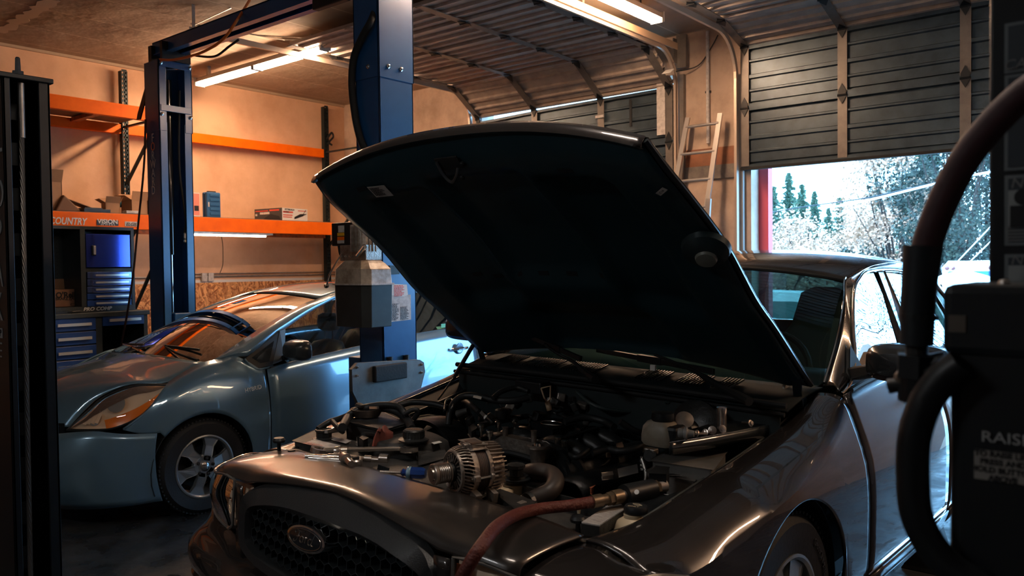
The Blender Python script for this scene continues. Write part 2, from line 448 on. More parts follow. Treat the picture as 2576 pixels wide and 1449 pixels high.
MB().bar((.0, 4.4-7.74, 3.885), (0, .09, 3.885), .012, .07, upv=(0, 0, 1)).build('support_angle', mat('orange-lit angle', (.70, .46, .28), .5), t2)  # orange lamplight put into the angle's colour
MB().bb((-.01, .02, 3.66), (.10, .06, 4.0)).bb((-.01, -.06, 3.70), (.0, .06, 3.96)).build('bracket', m_stile, t2)
t3 = door_track('ceiling track of the half-open door, curving down its left edge', -3.45, 1, 4.4, 3.86, 7.74, rad=.42)
# wall angles that carry the upright track
MB().bb((.0, .06, .05), (.05, .10, 3.5)).build('wall_angle', mat('grey wood post', (.30, .29, .27), .7), t3)
MB().bb((-.0, .06, .05), (.05, .10, 3.6)).build('wall_angle', m_stile, t2)

# ------------------------------------------------------------------ conduit, socket, pipe on the pillar
c = empty('conduit', 'thin steel conduit along the tan wall just above the strand board', 'conduit', (WX+.03, 5, 1.52))
MB().tube([(0, -1.6, 0), (0, 2.8, 0)], .010, 8).build('pipe', m_zinc, c)
MB().tube([(0, -.1, .035), (0, 2.8, .035)], .007, 8).build('pipe', m_zinc, c)
y = at(522, 697, x=WX+.04).y-5
for dy in (-.045, .045):
    MB().box((.0, y+dy, -.01), (.05, .075, .11)).build('socket_box', m_label, c, bevel=.006)
rd = MB()
pts = [at(x, yy, x=WX+.006) for x, yy in ((556, 590), (560, 612), (561, 640), (560, 668), (552, 690))]
tag(rd.tube(pts, .004, 6, smooth=4).build('wire', m_black), 'thin wire running down the tan wall to the conduit', 'wire')
c = empty('conduit', 'white upright conduit on the pillar above the ladder', 'conduit', (-3.79, 7.83, 3.4))
MB().tube([(0, 0, -.55), (0, 0, .60)], .018, 10).build('pipe', m_label, c)
MB().box((0, .01, -.02), (.06, .02, .02)).build('clamp', m_black, c)
rd = MB().tube([at(1700, 180, y=7.7), at(1756, 165, y=7.82), at(1790, 118, y=7.84), at(1806, 88, y=7.84)], .006, 6, smooth=5)
tag(rd.build('cable', m_black), 'black cable looping across the top of the pillar', 'cable')

# ------------------------------------------------------------------ fluorescent lights
m_tube = bpy.data.materials.new('fluorescent tube'); m_tube.use_nodes = True
nn = m_tube.node_tree.nodes; nn['Principled BSDF'].inputs['Emission Color'].default_value = (*TUBE, 1); nn['Principled BSDF'].inputs['Emission Strength'].default_value = TUBE_L
m_strip_glow = bpy.data.materials.new('under-shelf tube'); m_strip_glow.use_nodes = True; MATS['under-shelf tube'] = m_strip_glow  # glow added to the strip under the shelf
nn = m_strip_glow.node_tree.nodes; nn['Principled BSDF'].inputs['Emission Color'].default_value = (1, .66, .46, 1); nn['Principled BSDF'].inputs['Emission Strength'].default_value = 60
def fixture(name_label, loc, rz, n=2, group=None):
    r = empty('ceiling_light', name_label, 'ceiling light', loc, rz, group)
    L = 1.22*n
    MB().add([(-L/2, -.06, 0), (L/2, -.06, 0), (L/2, .06, 0), (-L/2, .06, 0), (-L/2, -.035, .06), (L/2, -.035, .06), (L/2, .035, .06), (-L/2, .035, .06)],
             [(0,3,2,1), (4,5,6,7), (0,1,5,4), (1,2,6,5), (2,3,7,6), (3,0,4,7)]).build('housing', mat('fixture enamel', (.45, .40, .35), .4), r)
    for s in (-1, 1):
        MB().bb((s*L/2-.008, -.065, -.03), (s*L/2+.008, .065, .062)).build('end_cap', mat('fixture enamel', (.45, .40, .35), .4), r)
    for k in range(n):
        x0 = -L/2+1.22*k
        for y in (-.035, .035):
            MB().tube([(x0+.03, y, -.022), (x0+1.19, y, -.022)], .017, 10).build('tube', m_tube, r)
        for xx in (x0+.022, x0+1.198):
            MB().box((xx, 0, -.015), (.014, .12, .05)).build('lamp_holder', m_label, r)
    return r
a, b = at(525, 211, z=3.83), at(772, 137, z=3.83)
l1 = fixture('fluorescent light with two end-to-end tube pairs above the small blue car', ((a.x+b.x)/2+.05, (a.y+b.y)/2, 3.86), 0)
for dx in (-1.0, 1.0):
    MB().bb((dx-.02, -.02, .06), (dx+.02, .02, .168)).build('mount', m_zinc, l1)
MB().bb((1.22, -.05, .0), (1.30, .05, .13)).build('cord_box', m_zinc, l1)
b = at(1655, 55, z=3.86)
l2 = fixture('fluorescent light hanging between the two overhead doors', (b.x, b.y-1.22, 3.88), PI/2)
MB().bb((.9, -.003, .06), (.92, .003, .15)).build('mount', m_black, l2)
MB().bb((-.9, -.003, .06), (-.88, .003, .15)).build('mount', m_black, l2)
# thin conduits feeding the lights on the ceiling
rd = MB(); rd.tube([at(480, 60, z=3.98), at(715, 100, z=3.98), at(790, 100, z=3.98)], .008, 6); rd.tube([at(640, 88, z=3.98), at(795, 97, z=3.98)], .006, 6)
tag(rd.build('conduit', m_zinc), 'pair of thin conduits on the ceiling above the left light', 'conduit')

# ================================================================== two-post lift around the small car
LY0, LY1 = 3.78, 4.10
lift = empty('two_post_lift', 'blue two-post car lift straddling the small hybrid car', 'car lift', (-5.9, 3.94, 0))
def L_(x, y, z): return Vector((x+5.9, y-3.94, z))
def cpost(x_back, x_open, z0, z1, name, grow=0.):
    mb = MB(); t = .012; g = grow; s = 1 if x_open > x_back else -1
    xb, xo = x_back-s*g, x_open+s*g; ya, yb = LY0-g, LY1+g
    def B(x0, x1, y0, y1): mb.bb(L_(min(x0, x1), y0, z0), L_(max(x0, x1), y1, z1))
    B(xb, xb+s*t, ya, yb); B(xb, xo, ya, ya+t); B(xb, xo, yb-t, yb); B(xo-s*t, xo, ya, ya+.075); B(xo-s*t, xo, yb-.075, yb)
    return mb.build(name, m_blue, lift, bevel=.002)
cpost(-7.55, -7.30, 0, 2.98, 'column')
cpost(-7.55, -7.30, 2.90, 3.55, 'column_extension', .006)
cpost(-4.27, -4.52, 0, 2.98, 'column')
cpost(-4.27, -4.52, 2.92, 3.72, 'column_extension', .006)
for zz in (3.52, 3.11):
    MB().bb(L_(-7.30, 3.79, zz-.03), L_(-7.285, 4.09, zz+.03)).build('cross_bar', m_blue, lift, bevel=.003)
def bolt(p, ax, m=m_chrome, r=.016, par=None):
    return MB().lathe([(r, 0), (r, .004), (r*.62, .006), (r*.62, .014), (r*.3, .016)], p, ax, 10).build('bolt', m, par)
for zz in (3.52, 3.05):
    for yy in (3.80, 4.08):
        bolt(L_(-7.283, yy, zz), (1, 0, 0), par=lift)
for yy in (3.83, 3.97, 4.06):
    pass
bolt(L_(-4.262, 3.86, 3.00), (1, 0, 0), par=lift); bolt(L_(-4.262, 3.98, 3.00), (1, 0, 0), par=lift)
bolt(L_(-4.37, 3.773, 3.00), (0, -1, 0), par=lift)
MB().bb(L_(-7.62, 3.70, 0), L_(-7.15, 4.18, .02)).build('base_plate', m_blue_d, lift)
MB().bb(L_(-4.67, 3.70, 0), L_(-4.22, 4.18, .02)).build('base_plate', m_blue_d, lift)
# overhead beam (formed channel)
bz = 3.66
ob = MB()
ob.bb(L_(-7.56, 3.86, bz-.02), L_(-4.25, 3.87, bz+.10)); ob.bb(L_(-7.56, 4.01, bz-.02), L_(-4.25, 4.02, bz+.10)); ob.bb(L_(-7.56, 3.86, bz+.09), L_(-4.25, 4.02, bz+.10))
ob.bb(L_(-7.56, 3.84, bz-.03), L_(-4.25, 3.90, bz-.02)); ob.bb(L_(-7.56, 3.98, bz-.03), L_(-4.25, 4.04, bz-.02))
ob.build('overhead_beam', m_blue, lift)
MB().bb(L_(-7.30, 3.80, 3.55), L_(-7.26, 4.08, 3.72)).build('beam_bracket', m_black, lift); MB().bb(L_(-7.56, 3.82, 3.55), L_(-7.50, 4.06, 3.72)).build('beam_bracket', m_black, lift)
MB().bb(L_(-5.0, 3.78, 3.52), L_(-4.62, 3.84, 3.60)).build('limit_switch', m_black, lift, bevel=.01)
# cylinder, hose, rod, carriage in the open column
MB().tube([L_(-7.42, 3.93, 1.75), L_(-7.42, 3.93, 3.4)], .035, 14).build('cylinder', m_blackg, lift, smooth=True)
MB().tube([L_(-7.42, 3.93, 1.1), L_(-7.42, 3.93, 1.78)], .014, 10).build('piston_rod', m_chrome, lift, smooth=True)
MB().tube([L_(-7.33, 4.0, 3.3), L_(-7.35, 3.99, 2.6), L_(-7.33, 4.03, 2.1), L_(-7.34, 4.02, 1.95)], .011, 8, smooth=6).build('hose', m_rubber, lift, smooth=True)
MB().lathe([(.010, 0), (.016, .01), (.016, .03), (.010, .035), (.014, .05), (.014, .09), (.009, .10)], L_(-7.33, 4.02, 1.86), (0, 0, 1), 10).build('fitting', m_steel, lift)
MB().bb(L_(-7.46, 3.87, 0.3), L_(-7.27, 4.03, 1.20)).build('carriage', m_blue, lift, bevel=.006)
# hose reel disc on the left side of the far column, cable guard
hr = MB().lathe([(.02, -.02), (.17, -.025), (.18, -.02), (.18, .02), (.17, .025), (.02, .02)], at(374, 250, y=3.80)-Vector((-5.9, 3.94, 0))+Vector((0, .07, 0)), (.15, 1, 0), 28).build('pulley', m_black, lift, smooth=True)
MB().prism([at(x_, y_, y=3.78)-Vector((-5.9, 3.94, 0)) for x_, y_ in ((366, 215), (372, 225), (352, 300), (343, 302), (346, 285))], (0, .012, 0)).build('pulley_guard', m_black, lift)
# lettering down the narrow face
ft = 'FORWARD'
for i, ch in enumerate(ft):
    p = at(388+.3*i, 347+i*22.0, y=LY0-.002)
    text('lettering', ch, .115, frame_T(L_(p.x-.03, p.y, p.z), (1, 0, 0), (0, 0, 1)), mat('grey letter paint', (.75, .72, .70), .5) if i != 1 else mat('orange letter paint', (.9, .28, .12), .5), lift, sx=.8)
# near column: control box, hydraulic unit, warning sheets, padded guard
def Zn(px, py): return at(px, py, x=-4.262)
q0, q1 = at(845, 562, y=3.60), at(905, 617, y=3.60)
MB().bb(L_(q0.x, 3.56, q1.z), L_(q1.x, 3.66, q0.z)).build('control_box', m_black, lift, bevel=.006)
for (xa, ya, xb, yb, mm) in ((851, 568, 866, 584, m_label), (849, 586, 866, 593, m_yel), (849, 596, 866, 604, m_orange), (849, 605, 866, 612, m_label)):
    a, b = at(xa, ya, y=3.558), at(xb, yb, y=3.558)
    MB().bb(L_(a.x, 3.556, b.z), L_(b.x, 3.559, a.z)).build('sticker', mm, lift)
a, b = at(884, 585, y=3.62), at(940, 640, y=3.62)
cx = (a.x+b.x)/2+.02
mo = MB().lathe([(.02, 0), (.075, 0), (.08, .02), (.08, .20), (.07, .24), (.02, .25)], L_(cx, 3.62, b.z), (0, 0, 1), 24)
for k in range(20):
    an = k/20*2*PI
    mo.box(L_(cx+math.cos(an)*.085, 3.62+math.sin(an)*.085, b.z+.11), (.016, .004, .18), rot=(0, 0, an))
mo.build('motor', m_cast, lift, smooth=False)
q0, q1 = at(872, 617, y=3.62), at(938, 655, y=3.62)
MB().bb(L_(q0.x, 3.56, q1.z), L_(q1.x, 3.70, q0.z)).build('valve_block', m_cast, lift, bevel=.005)
MB().tube([L_(q1.x-.06, 3.54, q1.z+.03), L_(q1.x+.04, 3.52, q1.z+.09)], .014, 8).build('fitting', m_chrome, lift, smooth=True)
for kx in (.02, .07, .12):
    bolt(L_(q0.x+kx, 3.558, q1.z+.03), (0, -1, 0), par=lift, r=.011)
MB().tube([L_(q0.x+.02, 3.56, q1.z+.05), L_(q0.x-.03, 3.50, q1.z-.08), L_(q0.x-.07, 3.5, q1.z-.16)], .006, 6, smooth=4).lathe([(.001, -.018), (.016, -.008), (.016, .008), (.001, .018)], L_(q0.x-.075, 3.5, q1.z-.17), (1, 0, 0), 10).build('release_lever', m_steel, lift, smooth=True)
MB().tube([at(852, 617, y=3.58)-Vector((-5.9, 3.94, 0)), at(856, 640, y=3.57)-Vector((-5.9, 3.94, 0)), at(866, 652, y=3.58)-Vector((-5.9, 3.94, 0))], .008, 6, smooth=4).build('cable', m_rubber, lift)
# translucent oil bottle above the black tank
def oct_row(cx, cy, hx, hy, z, ch=.3):
    c = ch
    return [L_(cx+x*hx, cy+y*hy, z) for x, y in ((-1, -1+c), (-1+c, -1), (1-c, -1), (1, -1+c), (1, 1-c), (1-c, 1), (-1+c, 1), (-1, 1-c))]
zt = at(895, 655, y=3.62).z; zm = at(895, 715, y=3.52).z; zb = at(895, 823, y=3.52).z
x0, x1 = at(848, 760, y=3.55).x, at(942, 760, y=3.55).x; cx = (x0+x1)/2; hx = (x1-x0)/2-.004; cy = 3.62
tk = MB(); rows = [oct_row(cx, cy, hx*.6, .08, zt), oct_row(cx, cy, hx*.75, .10, zt-.02), oct_row(cx, cy, hx*.97, .125, zt-.06), oct_row(cx, cy, hx, .13, zm)]
tk.grid(rows, closed=True); tk.f.append(tuple(range(8)))
tk.build('oil_bottle', mat('yellowed translucent plastic', (.55, .47, .38), .35, noise=(.22, .16, .11), nscale=9, spec=.5), lift, bevel=.006)
tk = MB(); tk.grid([oct_row(cx, cy, hx*.96, .125, zb), oct_row(cx, cy, hx, .13, zm)], closed=True); tk.f.append(tuple(range(7, -1, -1))); tk.f.append(tuple(8+i for i in range(8)))
tk.build('oil_tank', mat('satin black tank', (.018, .022, .022), .5, noise=(.03, .035, .035), nscale=7), lift, bevel=.004)
tk = MB(); tk.grid([oct_row(cx, cy, hx+.014, .142, zm-.006), oct_row(cx, cy, hx+.014, .142, zm+.004)], closed=True); tk.f.append(tuple(range(7, -1, -1))); tk.f.append(tuple(8+i for i in range(8)))
tk.build('tank_flange', m_label, lift)
# sheets stuck on the column
def sheet(pts, m, nm='warning_sheet', off=.002):
    P = [Zn(*p) for p in pts]; P = [L_(p.x+off, p.y, p.z) for p in P]
    return MB().prism(P, (-.0015, 0, 0)).build(nm, m, lift)
sheet([(984, 714), (1023, 716), (1026, 742), (1012, 747), (998, 745), (983, 742)], m_white)
sheet([(973, 743), (1033, 741), (1034, 804), (973, 811)], m_label, off=.0005)
pr = MB()
rows_of_type(pr, L_(-4.2600, Zn(976, 765).y, Zn(976, 765).z), (0, 1, 0), (0, 0, 1), .10, 14, .0085, seed=2)
rows_of_type(pr, L_(-4.2600, Zn(1006, 772).y, Zn(1006, 772).z), (0, 1, 0), (0, 0, 1), .085, 11, .0085, seed=3)
pr.build('small_print', m_ink, lift)
pr = MB(); rows_of_type(pr, L_(-4.2575, Zn(990, 718).y, Zn(990, 718).z), (0, 1, 0), (0, 0, 1), .10, 8, .010, seed=5); pr.build('red_print', m_red, lift)
a, b = Zn(975, 668), Zn(1000, 690)
MB().bb(L_(-4.262, a.y, b.z), L_(-4.24, b.y, a.z)).build('latch_cover', m_black, lift)
gx = -4.20
def Gp(px, py): p = at(px, py, x=gx); return L_(gx, p.y, p.z)
out = [(900, 914), (1056, 905), (1066, 912), (1069, 935), (1050, 1010), (912, 1040), (899, 1010), (888, 985), (885, 930)]
MB().prism([Gp(*p) for p in out], (-.03, 0, 0)).build('arm_guard_plate', mat('grey guard plate', (.16, .16, .155), .45, .3, noise=(.11, .11, .105), nscale=8), lift, bevel=.006)
a, b = Gp(936, 921), Gp(1017, 950)
MB().bb((a.x-.002, a.y, b.z), (a.x+.035, b.y, a.z)).build('rubber_pad', m_rubber, lift, bevel=.008)
for p in ((897, 924), (897, 945), (1059, 917), (1059, 937)):
    bolt(Gp(*p)+Vector((.001, 0, 0)), (1, 0, 0), par=lift, r=.010)
for p in ((993, 910), (1034, 905)):
    q = Gp(*p); MB().lathe([(.022, -.06), (.022, .03), (.016, .03), (.014, 0)], q-Vector((.05, 0, 0)), (0, 0, 1), 14).build('pad_socket', m_black, lift, smooth=True)
# lift arm stubs low on the column
MB().bb(L_(-4.75, 3.86, .25), L_(-4.30, 4.02, .95)).build('carriage', m_blue_d, lift, bevel=.01)

# hoses over the beam
o = MB().tube([at(628, 0, z=3.95), at(600, 45, y=3.80), at(560, 100, y=3.78), at(505, 133, y=3.78), at(440, 150, y=3.79), at(402, 150, y=3.80)], .012, 8, smooth=6).build('air_hose', mat('orange hose', (.80, .18, .03), .45), smooth=True)
tag(o, 'orange air hose draped over the blue overhead beam', 'hose')
o = MB().tube([at(490, 140, y=3.82), at(540, 142, y=3.84), at(575, 118, y=3.88), at(600, 100, y=3.9)], .010, 8, smooth=6).build('hydraulic_hose', m_rubber, smooth=True)
tag(o, 'short black hose sagging under the blue overhead beam', 'hose')
o = MB().tube([at(952, 0, x=-4.42), at(935, 50, y=3.75), at(912, 92, y=3.74), at(890, 145, y=3.75), at(885, 215, y=3.75), at(893, 290, y=3.75), at(905, 345, y=3.75), at(922, 390, y=3.75), at(940, 470, y=3.74)], .026, 10, smooth=6).build('hydraulic_hose', m_rubber, smooth=True)
tag(o, 'thick black hose bowing out down the left side of the blue column', 'hose')
o = MB().tube([at(366, 300, y=3.74), at(362, 420, y=3.74), at(345, 590, y=3.74), at(335, 690, y=3.7), at(318, 800, y=3.7), at(303, 880, y=3.7), at(290, 1000, y=3.7)], .010, 8, smooth=5).build('air_hose', mat('dark brown hose', (.05, .02, .018), .5), smooth=True)
tag(o, 'thin dark hose hanging from the far lift column past the blue workbench', 'hose')

# ================================================================== pallet rack
RX0, RX1 = -9.60, -8.67
rack = empty('pallet_rack', 'orange and black pallet rack along the tan wall', 'storage rack', (RX1, 4.5, 0))
def K_(x, y, z): return Vector((x-RX1, y-4.5, z))
def upright(x, y, zt=3.95):
    # perforated front: a strip of small plates between two side rails
    mb = MB(); w = .076
    mb.bb(K_(x-.035, y-.038, 0), K_(x-.032+.0, y-.018, zt)); mb.bb(K_(x-.035, y+.018, 0), K_(x-.032, y+.038, zt))
    mb.bb(K_(x-.035, y-.038, 0), K_(x+.035, y-.035, zt)); mb.bb(K_(x-.035, y+.035, 0), K_(x+.035, y+.038, zt))
    for sx in (x+.032,):
        mb.bb(K_(sx, y-.038, 0), K_(sx+.003, y-.026, zt)); mb.bb(K_(sx, y+.026, 0), K_(sx+.003, y+.038, zt)); mb.bb(K_(sx, y-.007, 0), K_(sx+.003, y+.007, zt))
        z = .02
        while z < zt:
            mb.bb(K_(sx, y-.03, z), K_(sx+.003, y+.03, z+.028)); z += .05
    return mb.build('upright', m_dkgreen, rack)
for y in (1.3, 4.52, 7.42):
    for x in (RX0+.04, RX1-.0):
        upright(x, y, 3.93 if x < -9 else 3.60)
    for z0, z1 in ((.3, 1.0), (1.0, 1.9), (1.9, 2.6), (2.6, 3.3)):
        MB().bar(K_(RX0+.05, y, z0), K_(RX1-.04, y, z1), .035, .02).build('brace', m_dkgreen, rack)
    MB().bar(K_(RX0+.05, y, 3.28), K_(RX1-.04, y, 3.28), .035, .02).build('brace', m_dkgreen, rack)
def beam(x, y0, y1, z0, z1, m=m_orange):
    mb = MB(); mb.bb(K_(x-.02, y0, z0), K_(x+.02, y1, z1)); mb.bb(K_(x-.045, y0, z0), K_(x-.01, y1, z1-.035))
    return mb.build('beam', m, rack, bevel=.003)
beam(RX1, 1.34, 4.48, 3.225, 3.365); beam(RX0+.04, 1.34, 4.48, 3.20, 3.31, m_orange)
beam(RX0+.04, 4.56, 7.38, 3.20, 3.32)
beam(RX1, 1.34, 4.48, 2.045, 2.205); beam(RX1, 4.56, 7.38, 2.045, 2.205)
beam(RX0+.04, 1.34, 4.48, 2.04, 2.19, m_orange_u); beam(RX0+.04, 4.56, 7.38, 2.04, 2.19, m_orange_u)
m_deck = mat('rack deck board', (.16, .085, .05), .7, noise=(.24, .13, .08), nscale=5)
MB().bb(K_(RX0+.03, 1.34, 2.195), K_(RX1+.015, 4.50, 2.213)).build('deck', m_deck, rack)
MB().bb(K_(RX0+.03, 4.54, 2.195), K_(RX1+.015, 7.38, 2.213)).build('deck', m_deck, rack)
MB().bb(K_(RX0+.03, 1.34, 3.325), K_(RX1-.03, 4.48, 3.345)).build('deck', m_deck, rack)
MB().bar(K_(RX0+.04, 3.95, 3.29), K_(RX1-.02, 3.95, 3.29), .07, .04).build('deck_support', m_orange_u, rack)
# steel strip under the shelf, given an added glow to brighten the wall
a, b = at(486, 586, x=RX1+.03), at(687, 589, x=RX1+.03)
lb_ = empty('glow_strip', 'slim steel strip with an added glow under the right half of the orange shelf', 'glowing strip', (RX1-.05, (a.y+b.y)/2, 2.03))
hl2 = (b.y-a.y)/2
MB().bb((-.05, -hl2, -.012), (.08, hl2, .012)).build('housing', m_zinc, lb_, bevel=.003)
MB().tube([(-.02, -hl2+.04, -.022), (-.02, hl2-.04, -.022)], .010, 8).build('tube', MATS['under-shelf tube'], lb_)
# lettering on the front beam
fx = RX1+.0225
def beam_text(t, px0, px1, py, size, m, sx=1., sh=0., nm='lettering', bold=0., off=0.):
    a, b = at(px0, py, x=fx), at(px1, py, x=fx)
    o = text(nm, t, size, Matrix(), m, rack, sx=1, shear=sh, bold=bold)
    xs = [v.co.x for v in o.data.vertices]; k = (b-a).length/(max(xs)-min(xs))
    o.data.transform(frame_T(K_(fx+off, (a.y+b.y)/2, (a.z+b.z)/2), (0, 1, 0), (0, 0, 1)) @ Matrix.Diagonal((k, 1, 1, 1))); return o
beam_text('COUNTRY', 122, 217, 557, .098, m_white, 1.22, .25, bold=.002)
a, b = at(243, 553, x=fx), at(298, 568, x=fx)
MB().bb(K_(fx, a.y, b.z), K_(fx+.002, b.y, a.z)).build('sticker', m_black, rack)
beam_text('VISION', 245, 296, 558, .062, m_white, 1.25, 0, bold=.0015, off=.003); beam_text('W H E E L', 253, 290, 565.5, .022, m_white, 1.3, off=.003)
a, b = at(314, 557, x=fx), at(345, 570, x=fx)
MB().bb(K_(fx, a.y, b.z), K_(fx+.002, b.y, a.z)).build('sticker', m_label, rack)
beam_text('ELGIS', 316, 343, 565, .045, m_ink, 1.0, .3, off=.003, bold=.001)

# goods on the shelf ------------------------------------------------
SZ = 2.214
def shelf_y(px): return at(px, 545, x=-8.85).y
def carton(label, px, xc, dx, dy, h, rz=0, flaps=True, m=m_card, name='cardboard_box', base=SZ, tape=True, tops=(.9, .5, .7, .6)):
    r = empty(name, label, 'box', (xc, at(px, 545, x=xc).y, base), rz)
    t = .006
    mb = MB(); mb.bb((-dx/2, -dy/2, 0), (dx/2, dy/2, t)); mb.bb((-dx/2, -dy/2, 0), (-dx/2+t, dy/2, h)); mb.bb((dx/2-t, -dy/2, 0), (dx/2, dy/2, h)); mb.bb((-dx/2, -dy/2, 0), (dx/2, -dy/2+t, h)); mb.bb((-dx/2, dy/2-t, 0), (dx/2, dy/2, h))
    if not flaps: mb.bb((-dx/2, -dy/2, h-t), (dx/2, dy/2, h))
    mb.build('carton', m, r)
    if flaps:
        for k, (ax, ang) in enumerate(zip((0, 1, 2, 3), tops)):
            L = (dx if ax < 2 else dy)*.5; Wd = (dy if ax < 2 else dx)
            s = -1 if ax % 2 == 0 else 1
            ca, sa = math.cos(ang), math.sin(ang)
            if ax < 2: P = [(s*dx/2, -Wd/2, h), (s*dx/2, Wd/2, h), (s*(dx/2+L*ca), Wd/2, h+L*sa), (s*(dx/2+L*ca), -Wd/2, h+L*sa)]
            else: P = [(-Wd/2, s*dy/2, h), (Wd/2, s*dy/2, h), (Wd/2, s*(dy/2+L*ca), h+L*sa), (-Wd/2, s*(dy/2+L*ca), h+L*sa)]
            MB().add(P, [(0, 1, 2, 3)]).build('flap', m, r, solid=.004, off=0)
    return r
b1 = carton('tall cardboard box at the left end of the orange shelf, mostly behind the black post', 118, -8.95, .26, .20, .30, .0, tops=(.4, 1.2, 1.3, 1.5))
bag = empty('paper_bag', 'crumpled brown paper bag lying on its side on the orange shelf', 'bag', (-8.9, shelf_y(168), SZ), 0)
MB().add([(.14, -.14, 0), (.14, .12, 0), (.13, -.05, .17), (-.18, -.16, 0), (-.18, .14, 0), (-.16, -.06, .19), (.15, .0, .02)], [(0, 1, 2), (0, 2, 5, 3), (1, 4, 5, 2), (3, 5, 4), (0, 3, 4, 1)]).build('bag_body', m_card_d, bag, bevel=.012)
MB().add([(.06, .02, .135), (.04, .34, .03), (-.12, .33, .03), (-.14, .0, .15), (.1, .1, .0)], [(0, 1, 2, 3)]).build('bag_flap', m_card_d, bag, solid=.006)
o = MB().bb((-.13, -.15, 0), (.13, .12, .035)).bb((-.1, -.12, .035), (.08, .06, .05)).build('tray', mat('dark steel tray', (.012, .018, .022), .35, .3), bevel=.004)
o.location = (-8.82, shelf_y(232), SZ); tag(o, 'flat dark tray on the orange shelf beside the paper bag', 'tray')
b2 = carton('small open cardboard box with upright flaps on the orange shelf', 279, -8.85, .15, .145, .115, -.15, tops=(.9, 1.0, .55, 1.1))
b3 = carton('larger open cardboard box holding a blue rag beside the dark hose', 339, -8.85, .19, .185, .155, .12, tops=(.9, 1.35, .5, 1.1))
rg = MB(); random.seed(8)
rows = []
for i in range(7):
    th = PI*i/6*.5
    rows.append([Vector((.09*math.sin(th+.01)*math.cos(p)*random.uniform(.85, 1.15), .11*math.sin(th+.01)*math.sin(p)*random.uniform(.85, 1.15), .09*math.cos(th))) for p in [2*PI*k/14 for k in range(14)]])
o = rg.grid(rows, closed=True).build('rag', mat('blue rag', (.01, .14, .22), .9), smooth=True, solid=.004)
o.location = (-9.12, shelf_y(318), SZ+.10); tag(o, 'blue rag on the orange shelf behind the two open cardboard boxes', 'rag')
b3['label'] = 'larger open cardboard box on the orange shelf beside the dark hose'
o = MB().bb((-.05, -.07, 0), (.05, .07, .03)).build('small_carton', m_label, bevel=.002); o.location = (-8.70, shelf_y(313), SZ); tag(o, 'small flat grey carton at the front edge of the orange shelf', 'box')
o = MB().bb((-.12, -.03, 0), (.12, .03, .20)).build('cardboard_sheet', m_card, bevel=.002); o.location = (-8.86, shelf_y(372), SZ); tag(o, 'narrow upright carton behind the left side of the blue column', 'box')
rc = empty('red_carton', 'white and red printed carton just right of the far blue column', 'box', (-8.86, shelf_y(484), SZ))
MB().bb((-.09, -.06, 0), (.09, .05, .28)).build('carton', m_white, rc); MB().bb((.0905, -.055, .02), (.0915, .045, .27)).build('printed_panel', mat('red pink print', (.75, .25, .18), .6), rc)
MB().bb((.092, -.02, .07), (.0925, .035, .13)).build('printed_panel', m_ink, rc)
# blue moulded tool case
a, b = at(517, 548, x=-8.8), at(553, 548, x=-8.8)
tc_ = empty('tool_case', 'blue moulded plastic tool case standing upright on the orange shelf', 'tool case', (-8.82, (a.y+b.y)/2, SZ))
w2 = (b.y-a.y)/2; hh = at(535, 484, x=-8.8).z-SZ
mb = MB(); 
mb.bb((-.05, -w2, .0), (.0, w2, hh)); mb.bb((.004, -w2, 0), (.05, w2, hh))
mb.build('case_body', mat('blue moulded plastic', (.015, .09, .22), .45), tc_, bevel=.014)
mb = MB()
for i in range(5): mb.bb((.048, -w2*.55, .03+i*hh*.18), (.058, w2*.8, .03+i*hh*.18+.03))
mb.build('rib', mat('blue moulded plastic', (.015, .09, .22), .45), tc_, bevel=.004)
MB().bb((.051, -w2*.8, hh*.42), (.054, -w2*.62, hh*.6)).build('latch', m_label, tc_)
MB().bb((-.02, -.05, hh), (.02, .05, hh+.015)).build('handle', m_black, tc_, bevel=.004)
# floor jack carton
ja = empty('jack_carton', 'long black and white carton printed with a floor jack, on the right of the shelf', 'box', (-8.9, 0, SZ))
yl, ym, yr = at(636, 552, x=-9.0).y, at(710, 557, x=-8.72).y, at(776, 560, x=-8.76).y
P = [Vector((-8.72, ym, 0)), Vector((-8.78, yr, 0)), Vector((-9.24, yr-.10, 0)), Vector((-9.15, yl+.15, 0))]
hj = .16
ctr = Vector((-8.9, 0, 0))
Pl = [p-ctr for p in P]
# keep it a plain cuboid: rebuild from front edge and depth direction
f0, f1 = Pl[0], Pl[1]; dr = (f1-f0).normalized(); nr = Vector((-dr.y, dr.x, 0)); nr = nr if nr.x < 0 else -nr
dp = .50
MB().prism([f0, f1, f1+nr*dp, f0+nr*dp], (0, 0, hj)).build('carton', mat('black carton print', (.045, .04, .04), .5), ja)
frm = frame_T(f0-nr*.001, dr, (0, 0, 1)); FW = (f1-f0).length
def fpan(x0, x1, z0, z1, m, nm='printed_panel', k=.001):
    mb = MB(); mb.bb((x0*FW, z0*hj, 0), (x1*FW, z1*hj, k)); o = mb.build(nm, m, ja); o.data.transform(frm); return o
fpan(0, 1, 0, 1, m_white)
fpan(.03, .42, .62, .74, m_red, k=.002); fpan(.03, .40, .40, .48, m_red, k=.002); fpan(.03, .38, .25, .32, m_red, k=.002); fpan(.62, .95, .80, .86, m_red, k=.002)
text('lettering', 'PITTSBURGH', .028, frm @ frame_T((.02*FW+.115, hj*.87, .0025), (1, 0, 0), (0, 1, 0)), m_ink, ja, ext=.0003, bold=.001)
text('lettering', '3 TON', .028, frm @ frame_T((.16*FW, hj*.68, .003), (1, 0, 0), (0, 1, 0)), m_ink, ja, ext=.0003, bold=.001)
